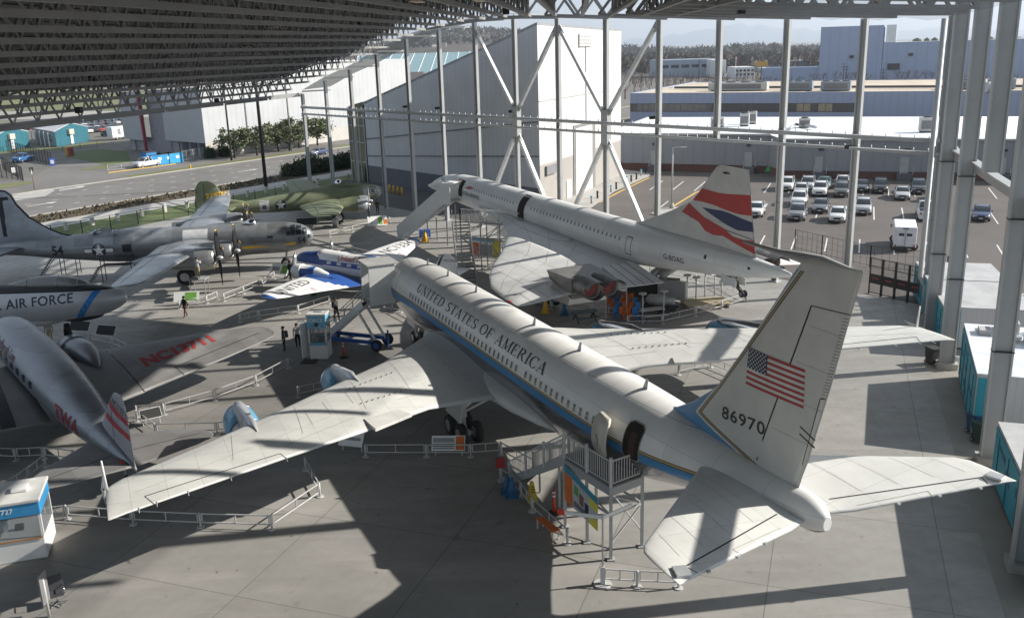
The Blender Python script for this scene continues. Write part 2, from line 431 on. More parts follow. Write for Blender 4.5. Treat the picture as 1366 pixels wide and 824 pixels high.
# ------------------------------------------------------------------ the presidential jet airliner
def skin707():
    t = NT('jet fuselage paint'); x, y, z = t.xyz(t.coord())
    r2 = t.math('MULTIPLY', t.math('POWER', t.math('MAXIMUM', t.math('SUBTRACT', x, 31.5), 0.0), 2.0), .0105)
    r1 = t.math('MULTIPLY', t.math('MAXIMUM', t.math('SUBTRACT', 9.5, x), 0.0), .035)
    zz = t.math('ADD', t.math('SUBTRACT', z, r2), r1)
    n = t.noise(t.coord(), .8, 5)
    w = t.mix(t.ramp(n, .35, .65), (.70, .69, .66), (.77, .76, .73))
    # riveted skin joints: thin lines round the fuselage
    fr = t.math('FRACT', t.math('DIVIDE', x, 2.31))
    w = t.mix(t.math('MULTIPLY', t.math('LESS_THAN', fr, .008), .35), w, (.4, .4, .39))
    w = t.panels(w, t.coord(), 2.31, 9, .64, .045)
    blue = t.mix(n, (.05, .20, .42), (.07, .25, .48))
    al = t.mix(n, (.33, .34, .36), (.5, .5, .52))
    zz = t.math('ADD', zz, t.gt(x, 39.3))
    c = t.mix(t.gt(zz, 4.33), blue, w)
    c = t.mix(t.gt(zz, 3.95), al, c)
    c = t.mix(t.band(zz, 4.31, 4.45), c, (.06, .05, .04))
    c = t.mix(t.band(zz, 4.345, 4.415), c, (.42, .30, .12))
    low = t.math('LESS_THAN', zz, 3.95)
    t.col(c); t.set(t.b.inputs['Metallic'], t.math('MULTIPLY', low, .9))
    t.set(t.b.inputs['Roughness'], t.math('ADD', t.math('MULTIPLY', low, -.13), t.ramp(n, .3, .7, .29, .4)))
    return t.m
def skin_fin707():
    t = NT('jet fin paint'); x, y, z = t.xyz(t.coord())
    def dist(p, q):
        dx, dz = q[0] - p[0], q[1] - p[1]; L = math.hypot(dx, dz)
        return t.math('ADD', t.math('MULTIPLY', t.math('SUBTRACT', x, p[0]), dz / L), t.math('MULTIPLY', t.math('SUBTRACT', z, p[1]), -dx / L))
    d1 = dist((36.67, 6.52), (41.32, 12.65)); d2 = t.math('MULTIPLY', dist((36.67, 6.52), (39.7, 5.62)), -1.0)
    d = t.math('MINIMUM', d1, d2)
    n = t.noise(t.coord(), .9, 5)
    w = t.mix(t.ramp(n, .35, .65), (.55, .55, .52), (.63, .62, .59)); b = t.mix(n, (.07, .22, .42), (.10, .28, .50))
    c = t.mix(t.gt(d, -.17), b, w)
    c = t.mix(t.band(d, -.07, .07), c, (.05, .04, .035)); c = t.mix(t.band(d, -.025, .025), c, (.45, .33, .14))
    c = t.mix(t.gt(z, 12.62), c, w)
    t.col(c); t.b.inputs['Roughness'].default_value = .34
    return t.m
M_SK7 = skin707(); M_FIN7 = skin_fin707()
M_WING7 = mat('jet wing paint', (.62, .62, .59), .42, var=.06, vs=.7, dirt=.14, panel=(1.55, 1.25, 9, .05))
M_WMET = mat('wing leading edge metal', (.5, .5, .5), .35, .6)
M_COWL = mat('light blue cowl paint', (.13, .34, .52), .3, var=.08, spec=.6)
M_LETT = mat('charcoal lettering', (.035, .035, .04), .5)
M_PANEL = mat('panel joint', (.33, .32, .30), .7)
def jet707():
    rt = plane_root('presidential_jet', -8.35, 64.14, -65.58, 'large white and blue jet airliner lettered UNITED STATES OF AMERICA with flag on its fin', 'jet airliner')
    F = Fus([(0, .03, .03, .03, 3.55), (.5, .5, .45, .5, 3.6), (1.5, .98, .86, .95, 3.72), (2.6, 1.3, 1.35, 1.35, 3.9), (3.7, 1.52, 1.75, 1.7, 4.1), (5, 1.73, 1.84, 1.95, 4.1), (7, 1.87, 1.88, 2.2, 4.18), (9, 1.88, 1.89, 2.35, 4.2), (18, 1.88, 1.89, 2.4, 4.2), (28, 1.88, 1.89, 2.4, 4.2), (31, 1.83, 1.83, 2.15, 4.25), (34, 1.64, 1.64, 1.65, 4.4), (37, 1.28, 1.2, 1.1, 4.68), (40, .84, .72, .7, 4.95), (42, .52, .58, .55, 5.08), (42.55, .38, .45, .46, 5.06), (42.9, .16, .22, .24, 5.04)], 48)
    fu = F.mesh(MB()).build('fuselage', M_SK7, rt)
    # cockpit windows
    for sd in (-1, 1):
        for a in (2.35, 2.85, 3.3):
            F.patch(MB(), a, a + .4, 4.5 + (a - 2.35) * .12, 4.85 + (a - 2.35) * .25, sd, .01, n=2).build('cockpit_window', M_GLASSD, rt)
    # cabin windows, port and starboard
    M_PORT = glass('cabin window glass', (.10, .10, .11), .2)
    for sd in (-1, 1):
        a = 8.9
        while a < 31.6:
            if not (17.2 < a < 17.8) and not (24.85 < a < 25.3):
                mb = MB(); F.patch(mb, a, a + .24, 4.50, 4.86, sd, .006, 1, 3); F.patch(mb, a + .03, a + .21, 4.53, 4.83, sd, .011, 0, 3)
                mb.build('cabin_window', [M_PORT, M_WING7], rt)
            a += .515
    # lettering
    r_ = 1.88
    for sd in (-1,):
        mb = MB(); fn = lambda u, v: F.on(9.75 + u, R(28.3) + v / r_, sd, .012)
        L = serif_text(MB(), 'UNITED STATES OF AMERICA', .56, lambda u, v: Vector((0, 0, 0)))
        k = 17.35 / L
        serif_text(mb, 'UNITED STATES OF AMERICA', .56, lambda u, v: fn(u * k, v))
        mb.build('lettering', M_LETT, rt, fix=False)
    # blade aerials on the spine
    for i, a in enumerate((7.2, 10.8, 15.2, 22.6, 27.2, 32.6)):
        z = F.on(a, pi / 2)[2]
        MB().add([(a, -.015, z - .02), (a + .3, -.015, z - .02), (a + .38, -.01, z + .42), (a + .22, -.01, z + .42), (a, .015, z - .02), (a + .3, .015, z - .02), (a + .38, .01, z + .42), (a + .22, .01, z + .42)], [(0, 1, 2, 3), (7, 6, 5, 4), (0, 4, 5, 1), (1, 5, 6, 2), (2, 6, 7, 3), (3, 7, 4, 0)]).build('blade_aerial', M_STEEL, rt)
    # wings
    st = [(0.5, 10.6, 23.2, 2.55, .12), (1.5, 11.5, 23.0, 2.7, .125), (6, 16.5, 23.75, 3.15, .105), (9.7, 19.6, 25.65, 3.47, .095), (13.4, 22.8, 27.45, 3.8, .09), (16, 24.9, 28.75, 4.02, .09), (19.3, 27.4, 30.35, 4.28, .085), (19.8, 27.95, 30.65, 4.32, .06), (19.9, 28.3, 30.7, 4.33, .03)]
    for sd in (-1, 1):
        W = Wing(st, sd)
        mb = W.mesh(MB())
        W.line(mb, [(29.35, 18.65), (27.0, 13.45)], .05); W.line(mb, [(29.35, 18.65), (30.1, 18.3)], .03)
        W.line(mb, [(27.0, 13.45), (27.75, 13.2)], .03)
        W.line(mb, [(24.55, 9.35), (23.75, 7.5)], .05)
        for s0, s1, a0, a1 in ((2.6, 7.2, 20.9, 22.7), (9.6, 13.2, 24.2, 26.4)): W.line(mb, [(a0, s0), (a1, s1)], .025, 2)
        for s0 in (3.4, 6.2, 8.9, 12.2, 15.3): 
            _, le, te, _, _ = W.at(s0); W.line(mb, [(le + (te - le) * .1, s0 - .3), (le + (te - le) * .72, s0)], .02, 2)
        for fr in (.22, .62):
            W.line(mb, [(W.at(s0)[1] + (W.at(s0)[2] - W.at(s0)[1]) * fr, s0) for s0 in (2.6, 6, 9.7, 13.4, 16, 19)], .018, 2)
        for s0 in (9.3, 10.6, 11.6): # spoiler seams
            W.line(mb, [(21.2 + (s0 - 9.3) * .8, s0), (22.8 + (s0 - 9.3) * .8, s0)], .02, 2)
        for k in range(9): # small vortex vanes
            for a, s0 in ((19.4 + k * .19, 6.4 + k * .32), (21.7 + k * .15, 6.4 + k * .32)):
                p = W.on(a, s0); mb.box(p + Vector((0, 0, .03)), (.1, .035, .035), .4 * sd, 1)
        wo = mb.build('wing', [M_WING7, M_DARK, M_PANEL], rt)
        # bare metal leading edge
        lb = MB(); rows = []
        for s0 in [1.9 + i * 1.0 for i in range(18)]:
            rows.append([W.pt(s0, t, u, .008) for t, u in ((.03, 1), (.012, 1), (.003, 1), (0, 1), (.003, -1), (.012, -1), (.03, -1))])
        lb.loft(rows, 0, True, (False, False), False).build('leading_edge', M_WMET, wo)
        # drooped inboard aileron panel with its notch
        p = [W.on(24.5, 9.3, 1, .05), W.on(23.75, 7.5, 1, .05), W.on(24.55, 7.1, 1, .22), W.on(25.75, 9.15, 1, .2)]
        q = [v - Vector((0, 0, .14)) for v in p]
        MB().add(p + q, [(0, 1, 2, 3), (7, 6, 5, 4), (0, 4, 5, 1), (1, 5, 6, 2), (2, 6, 7, 3), (3, 7, 4, 0)]).build('inboard_aileron', M_WING7, wo)
        # hinge fairings and static wicks on the trailing edge
        for s0 in (13.3, 15.6, 17.2, 18.3, 18.9):
            p = W.pt(s0, 1); MB().tube([p - Vector((.1, 0, 0)), p + Vector((.22, 0, -.03))], [.035, .008], 6).build('static_wick', M_STEEL, wo)
        # wing root fairing
        FR = []
        for a, w, h in ((10.4, .05, .05), (11.6, .55, .35), (14, .95, .5), (18, 1.0, .55), (22, 1.05, .5), (24.5, .8, .42), (26.5, .4, .25), (28, .05, .05)):
            FR.append([Vector((a, sd * (1.45 + w * math.cos(t)), 2.72 + h * math.sin(t))) for t in (2 * pi * k / 14 for k in range(14))])
        MB().loft(FR).build('wing_root_fairing', M_WING7, rt)
        # engines
        for s0, af in ((8.25, 14.5), (13.95, 18.75)):
            zc = 2.1 + (.42 if s0 > 10 else 0); y = sd * s0
            n = empty('engine', (0, 0, 0)); n.parent = rt
            MB().lathe([(.35, .60), (0, .66), (-.02, .70), (.12, .74), (.7, .79), (1.5, .80), (1.95, .74), (1.97, .64), (1.2, .60)], (af, y, zc), (1, 0, 0), 32, caps=(False, False)).build('cowl', M_COWL, n)
            MB().lathe([(-.035, .66), (-.05, .685), (-.035, .71), (.05, .74), (.2, .752), (.2, .735), (.06, .62)], (af, y, zc), (1, 0, 0), 32, caps=(False, False)).build('intake_lip', M_CHROME, n)
            mb = MB().lathe([(.5, .6), (.45, .02)], (af, y, zc), (1, 0, 0), 24, caps=(False, False))
            mb.lathe([(.0, .01), (.15, .12), (.5, .2)], (af, y, zc), (1, 0, 0), 12)
            for k in range(16):
                t = 2 * pi * k / 16; mb.bar((af + .44, y + math.cos(t) * .15, zc + math.sin(t) * .15), (af + .44, y + math.cos(t) * .6, zc + math.sin(t) * .6), .05, .02)
            mb.build('fan', M_DARK, n)
            MB().lathe([(1.5, .64), (2.1, .61), (2.6, .52), (4.4, .48), (5.2, .36), (5.25, .3), (4.6, .28)], (af, y, zc), (1, 0, 0), 24, caps=(False, True)).build('core_nacelle', M_STEEL, n)
            pw = W.at(s0); zt = W.pt(s0, .12).z
            top = [(af + .25, zc + .74), (af + .5, zc + 1.02), (af + 1.2, zc + 1.12), (pw[1] + .2, zt + .14), (pw[1] + 1.6, zt + .1)]
            bot = [(af + .25, zc + .70), (af + .5, zc + .7), (af + 1.2, zc + .7), (pw[1] + .2, zc + .42), (pw[1] + 1.6, zc + .5)]
            rg = []
            for (a1, z1), (a2, z2), wd in zip(top, bot, (.08, .22, .3, .24, .05)):
                rg.append([Vector((a1, y - wd * .45, z1)), Vector((a1, y + wd * .45, z1)), Vector((a1, y + wd, (z1 * 2 + z2) / 3)), Vector((a2, y + wd, z2)), Vector((a2, y - wd, z2)), Vector((a1, y - wd, (z1 * 2 + z2) / 3))])
            MB().loft(rg).build('pylon', M_CHROME if sd > 0 else mat('pylon paint', (.55, .56, .58), .3, .3), n)
        # main gear
        g = empty('main_landing_gear', (0, 0, 0)); g.parent = rt
        y = sd * 3.2
        MB().cyl((20.85, y, .55), (20.7, y, 3.0), .13).cyl((20.85, y, 1.2), (20.8, y, 2.9), .19).bar((20.1, y, .56), (21.6, y, .56), .2).bar((20.8, y, 1.6), (20.7, sd * 1.4, 2.7), .12).bar((20.8, y, 1.4), (22.4, sd * 2.2, 2.6), .1).cyl((21.0, y - .05, 1.15), (21.35, y - .05, .85), .03, n=6).build('strut', M_WHITE, g)
        for da in (-.72, .72):
            MB().cyl((20.85 + da, y - .5, .57), (20.85 + da, y + .5, .57), .07).build('axle', M_STEEL, g)
            for dy in (-.43, .43): wheel('wheel', g, (20.85 + da, y + dy, .57), .57, .36)
        mb = MB().add([(19.9, sd * 3.75, 1.3), (21.9, sd * 3.75, 1.3), (22.1, sd * 3.6, 2.9), (19.7, sd * 3.6, 2.9), (19.9, sd * 3.79, 1.3), (21.9, sd * 3.79, 1.3), (22.1, sd * 3.64, 2.9), (19.7, sd * 3.64, 2.9)], [(0, 1, 2, 3), (7, 6, 5, 4), (0, 4, 5, 1), (1, 5, 6, 2), (2, 6, 7, 3), (3, 7, 4, 0)])
        mb.build('gear_door', M_WING7, g)
    # probe at each wing tip
    for sd in (-1, 1):
        MB().tube([(29.3, sd * 19.92, 4.33), (28.0, sd * 19.95, 4.36), (27.3, sd * 19.95, 4.5)], [.02, .09, .01], 8).build('tip_fairing', M_WMET, rt)
        MB().tube([(28.3, sd * 19.85, 4.35), (28.35, sd * 19.87, 5.55)], [.07, .03], 8).build('tip_aerial', M_WHITE, rt)
    # nose gear
    g = empty('nose_landing_gear', (0, 0, 0)); g.parent = rt
    MB().cyl((4.6, 0, .48), (4.45, 0, 2.5), .1).cyl((4.6, -.3, .48), (4.6, .3, .48), .06).bar((4.55, 0, 1.3), (5.6, 0, 2.4), .08).build('strut', M_STEEL, g)
    for y in (-.27, .27): wheel('wheel', g, (4.6, y, .48), .48, .28)
    for y in (-.55, .55): MB().box((4.9, y, 1.9), (1.6, .03, .9)).build('gear_door', M_WING7, g)
    # fin
    W = Wing([(5.2, 33.0, 41.4, 0, .012), (5.75, 33.9, 41.62, 0, .045), (6.07, 34.96, 41.7, 0, .065), (6.63, 35.95, 41.9, 0, .085), (7.64, 37.31, 42.17, 0, .095), (9.38, 38.64, 42.65, 0, .095), (11.03, 39.84, 43.05, 0, .095), (12.43, 40.82, 43.4, 0, .095), (12.95, 41.2, 43.53, 0, .085), (13.07, 41.55, 43.56, 0, .03)], vertical=True)
    mb = W.mesh(MB())
    for up in (1, -1):
        W.line(mb, [(39.68, 5.85), (41.78, 11.67)], .055, 1, up); W.line(mb, [(41.78, 11.67), (43.2, 11.72)], .03, 1, up)
        W.line(mb, [(42.28, 8.9), (41.7, 6.5)], .03, 1, up); W.line(mb, [(42.28, 8.9), (42.5, 8.95)], .03, 1, up)
        for k in range(4): W.line(mb, [(40.2 + k * .45 + .2, 7.3 + k * 1.25), (42.1 + k * .28, 7.25 + k * 1.25)], .012, 2, up)
        for k in range(26):
            zz = 8.95 + k * .105; te = W.at(zz)[2]; W.line(mb, [(te - .22, zz), (te - .03, zz + .01)], .03, 2, up, 2)
        for z0 in (7.75, 7.5): W.line(mb, [(41.55, z0), (42.15, z0 - .25)], .05, 1, up, 3)
    fo = mb.build('fin', [M_FIN7, M_DARK, M_PANEL], rt)
    for up, nm in ((1, 's'), (-1, 'p')):
        sgn = -1 if up == -1 else 1
        f = lambda u, v, up=up: W.on(u, v, up, .012)
        # flag: red and white stripes, dark blue canton with 50 stars
        mb = MB(); a0, a1 = 39.1, 41.67; z0, z1 = 8.38, 9.64
        def cell(x0, x1, y0, y1, mi, off, n=4):
            for i in range(n):
                xa, xb = x0 + (x1 - x0) * i / n, x0 + (x1 - x0) * (i + 1) / n
                mb.add([W.on(xa, y0, up, off), W.on(xb, y0, up, off), W.on(xb, y1, up, off), W.on(xa, y1, up, off)], [(0, 1, 2, 3)], mi)
        ch = (z1 - z0) / 13
        for k in range(13):
            cell(a0, a1, z1 - (k + 1) * ch, z1 - k * ch, 0 if k % 2 == 0 else 1, .012, 6)
        cell(a0, a0 + .98, z1 - 7 * ch, z1, 2, .018)
        for r in range(9):
            for c in range(6 if r % 2 == 0 else 5):
                cx = a0 + .98 * ((c + .5) / 6 if r % 2 == 0 else (c + 1) / 6); cz = z1 - 7 * ch * (r + .6) / 9.2
                pts = []
                for k in range(10):
                    rr = .05 if k % 2 == 0 else .02; t = pi / 2 + k * pi / 5
                    pts.append(W.on(cx + rr * math.cos(t), cz + rr * math.sin(t), up, .022))
                mb.add(pts, [list(range(10))], 1)
        mb.build('flag', [mat('flag red', (.38, .05, .05), .5), mat('flag white', (.62, .62, .6), .5), mat('flag blue', (.025, .03, .07), .5)], fo, fix=False)
        if up == -1: text('serial_number', '86970', .44, lambda u, v: W.on(37.95 + u, 6.78 + v + u * .06, -1, .014), M_LETT, fo, bold=.012, grid=.3, spacing=1.12, wide=1.25)
    MB().tube([(43.3, 0, 13.02), (42, 0, 13.05), (41.2, 0, 12.98), (40.2, 0, 12.96), (38.4, 0, 12.99)], [.02, .15, .17, .10, .04], 10).build('fin_tip_aerial', mat('grey fairing', (.34, .34, .33), .5), fo)
    # tailplanes
    for sd in (-1, 1):
        W = Wing([(.35, 37.3, 42.35, 5.0, .09), (1.24, 38.05, 42.75, 5.08, .09), (3.6, 40.05, 43.45, 5.32, .085), (6.1, 42.15, 44.22, 5.58, .08), (6.32, 42.5, 44.3, 5.6, .05), (6.38, 42.9, 44.32, 5.61, .02)], sd, camber=0)
        mb = W.mesh(MB())
        W.line(mb, [(41.85, 1.05), (43.6, 5.7)], .055); W.line(mb, [(43.6, 5.7), (43.95, 5.55)], .03)
        W.line(mb, [(42.55, 1.5), (43.2, 3.8)], .025, 2); W.line(mb, [(43.2, 3.8), (43.5, 3.7)], .025, 2)
        for s0 in (2.0, 3.2, 4.4, 5.4):
            _, le, te, _, _ = W.at(s0); W.line(mb, [(le + .3, s0), (te - .9, s0 + .15)], .014, 2)
        to = mb.build('tailplane', [M_WING7, M_DARK, M_PANEL], rt)
        MB().box(W.on(43.85, 6.0, 1, .05), (.5, .42, .09), .3 * sd).build('balance_fairing', M_STEEL, to, bevel=.02)
        for s0 in (2.6, 3.9, 5.2): MB().box(W.pt(s0, 1.0) + Vector((.02, 0, 0)), (.1, .1, .05)).build('hinge', M_STEEL, to)
    # rear service door, open and swung forward, with the dark doorway
    def hatch(a0, a1, z0, z1, off, rad, m_, nm, k=0.0):
        mb = MB(); rw = []
        for i in range(15):
            z = z0 - k + (z1 - z0 + 2 * k) * i / 14; e_ = min(z - z0 + k, z1 + k - z); ins = rad - math.sqrt(max(0, rad * rad - (rad - min(e_, rad)) ** 2)); sh = .12 * i / 14
            rw.append([F.onz(a0 - k + ins + sh + (a1 - a0 + 2 * k - 2 * ins) * j / 4, z, -1, off) for j in range(5)])
        return mb.loft(rw, 0, True, (False, False), False).build(nm, m_, rt, fix=False)
    hatch(33.75, 34.7, 4.0, 5.42, .010, .24, mat('door frame grey', (.3, .29, .26), .5), 'door_frame', .05)
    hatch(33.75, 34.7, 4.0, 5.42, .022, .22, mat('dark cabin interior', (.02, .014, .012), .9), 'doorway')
    hatch(34.1, 34.45, 4.1, 5.1, .026, .05, mat('brown cabin bulkhead', (.05, .026, .018), .8), 'cabin_bulkhead')
    rows = []
    for i_ in range(12):
        z = 3.75 + i_ * .145; p = F.onz(33, z, -1, 0.0); off = .36; q_ = .16 * (max(0, 1 - min(i_, 11 - i_) / 2)) ** 2
        rows.append([(Vector((32.3 + q_, p.y - off, p.z)), Vector((33.45 - q_, p.y - off - .12, p.z))), (Vector((32.3 + q_, p.y - off - .13, p.z)), Vector((33.45 - q_, p.y - off - .25, p.z)))])
    mb = MB(); outer = [[r[0][0], r[0][1], r[1][1], r[1][0]] for r in rows]; mb.loft(outer)
    d = mb.build('rear_door', mat('door lining', (.55, .52, .44), .5), rt)
    MB().tube([rows[5][1][0] * .5 + rows[5][1][1] * .5 + Vector((-.12, -.03, .1)), rows[5][1][0] * .5 + rows[5][1][1] * .5 + Vector((.0, -.05, 0)), rows[3][1][0] * .5 + rows[3][1][1] * .5 + Vector((.1, -.05, 0))], .035, 6).build('handle', M_STEEL, d)
    # front entry door outline and radar nose
    mb = MB()
    F.patch(mb, 5.0, 5.05, 3.9, 5.6, -1, .01, n=6); F.patch(mb, 5.9, 5.95, 3.9, 5.6, -1, .01, n=6); mb.build('entry_door', M_DARK, rt)
    return rt, F
JET, JETF = jet707()
# ------------------------------------------------------------------ shared pieces of the aircraft
M_ALU = mat('bare aluminium', (.36, .37, .38), .32, .55, var=.14, vs=.9, dirt=.1, panel=(1.3, 1.1, 9, .22))
M_ALUD = mat('dull aluminium', (.23, .24, .25), .42, .4, var=.18, vs=1.1, dirt=.15, panel=(1.7, 9, .62, .3))
M_YEL = mat('yellow paint', (.72, .42, .03), .5)
M_REDP = mat('red paint', (.42, .03, .035), .5)
M_NAVY = mat('navy paint', (.02, .025, .06), .5)
M_STARW = mat('insignia white', (.72, .72, .7), .5)
def star_pts(r, rot=0): return [((r if k % 2 == 0 else r * .382) * math.sin(rot + k * pi / 5), (r if k % 2 == 0 else r * .382) * math.cos(rot + k * pi / 5)) for k in range(10)]
def insignia(F, a, z, side, r, rt, bars=False):
    """national star: navy disc, white star, optional side bars, laid on the fuselage"""
    mb = MB(); f = lambda u, v, o: F.onz(a - u * (-side) * -1 if False else a + u, z + v, side, o)
    if bars:
        for s_ in (-1, 1):
            for (x0, x1, h, mi, o) in ((.9, 2.05, .34, 0, .008), (.95, 1.98, .25, 1, .014)):
                for k in range(2):
                    xa, xb = s_ * r * (x0 + (x1 - x0) * k / 2), s_ * r * (x0 + (x1 - x0) * (k + 1) / 2)
                    mb.add([f(xa, -h * r, o), f(xb, -h * r, o), f(xb, h * r, o), f(xa, h * r, o)], [(0, 1, 2, 3)], mi)
    n = 28; ctr = f(0, 0, .02)
    rim = [f(r * math.cos(t), r * math.sin(t), .012) for t in (2 * pi * k / n for k in range(n))]
    mb.add([ctr] + rim, [(0, 1 + k, 1 + (k + 1) % n) for k in range(n)], 0)
    st = [f(x, y, .022) for x, y in star_pts(r * .93)]
    mb.add([f(0, 0, .03)] + st, [(0, 1 + k, 1 + (k + 1) % 10) for k in range(10)], 1)
    return mb.build('star_insignia', [M_NAVY, M_STARW], rt, fix=False)
def prop(rt, a, y, z, rad, blades, rot, tip=True, hub=.2, mt=None, nose=-1):
    p = empty('propeller', (0, 0, 0)); p.parent = rt
    MB().lathe([(-.35, .02), (-.3, hub * .6), (-.1, hub), (.15, hub), (.2, hub * .8)], (a, y, z), (1, 0, 0), 12).build('hub', M_STEEL, p)
    for k in range(blades):
        t = rot + 2 * pi * k / blades; d = Vector((0, math.sin(t), math.cos(t))); e = Vector((0, math.cos(t), -math.sin(t)))
        rings = []
        for f_, wd, tw in ((.06, .16, 1.0), (.2, .26, .75), (.45, .34, .5), (.7, .32, .36), (.945, .23, .27), (.985, .14, .25)):
            c = Vector((a, y, z)) + d * (rad * f_); ax = e * math.cos(tw) + Vector((1, 0, 0)) * math.sin(tw); nn = e * -math.sin(tw) + Vector((1, 0, 0)) * math.cos(tw); h = wd * rad * .42
            rings.append([c - ax * h, c - ax * h * .3 + nn * .035, c + ax * h * .5 + nn * .03, c + ax * h, c + ax * h * .5 - nn * .02, c - ax * h * .3 - nn * .02])
        mb = MB().loft(rings[:5]); 
        if tip: mb.loft(rings[4:], 1)
        else: mb.loft(rings[4:])
        mb.build('blade', [mt or M_BLACK, M_YEL], p)
    return p
def nacelle(rt, prof, a, y, z, mats, n=22, name='engine_nacelle', split=None):
    """radial engine: cowl with open face, dark engine inside"""
    e = empty(name, (0, 0, 0)); e.parent = rt
    i = split or 4
    MB().lathe([(prof[0][0] + .25, prof[0][1] * .78), (prof[0][0], prof[0][1] * .86), (prof[0][0] - .03, prof[0][1] * .94)] + prof[:i], (a, y, z), (1, 0, 0), n, caps=(False, False)).build('cowl', mats[0], e)
    MB().lathe(prof[i - 1:], (a, y, z), (1, 0, 0), n, caps=(False, True)).build('nacelle_body', mats[1], e)
    mb = MB().lathe([(prof[0][0] + .3, prof[0][1] * .8), (prof[0][0] + .3, .12), (prof[0][0] + .02, .11), (prof[0][0] + .02, .01)], (a, y, z), (1, 0, 0), 16, caps=(False, False))
    for k in range(9):
        t = 2 * pi * k / 9; mb.cyl((a + .22 + prof[0][0], y + .15 * math.cos(t), z + .15 * math.sin(t)), (a + .22 + prof[0][0], y + prof[0][1] * .75 * math.cos(t), z + prof[0][1] * .75 * math.sin(t)), .1, n=6)
    mb.build('radial_engine', M_DARK, e)
    return e
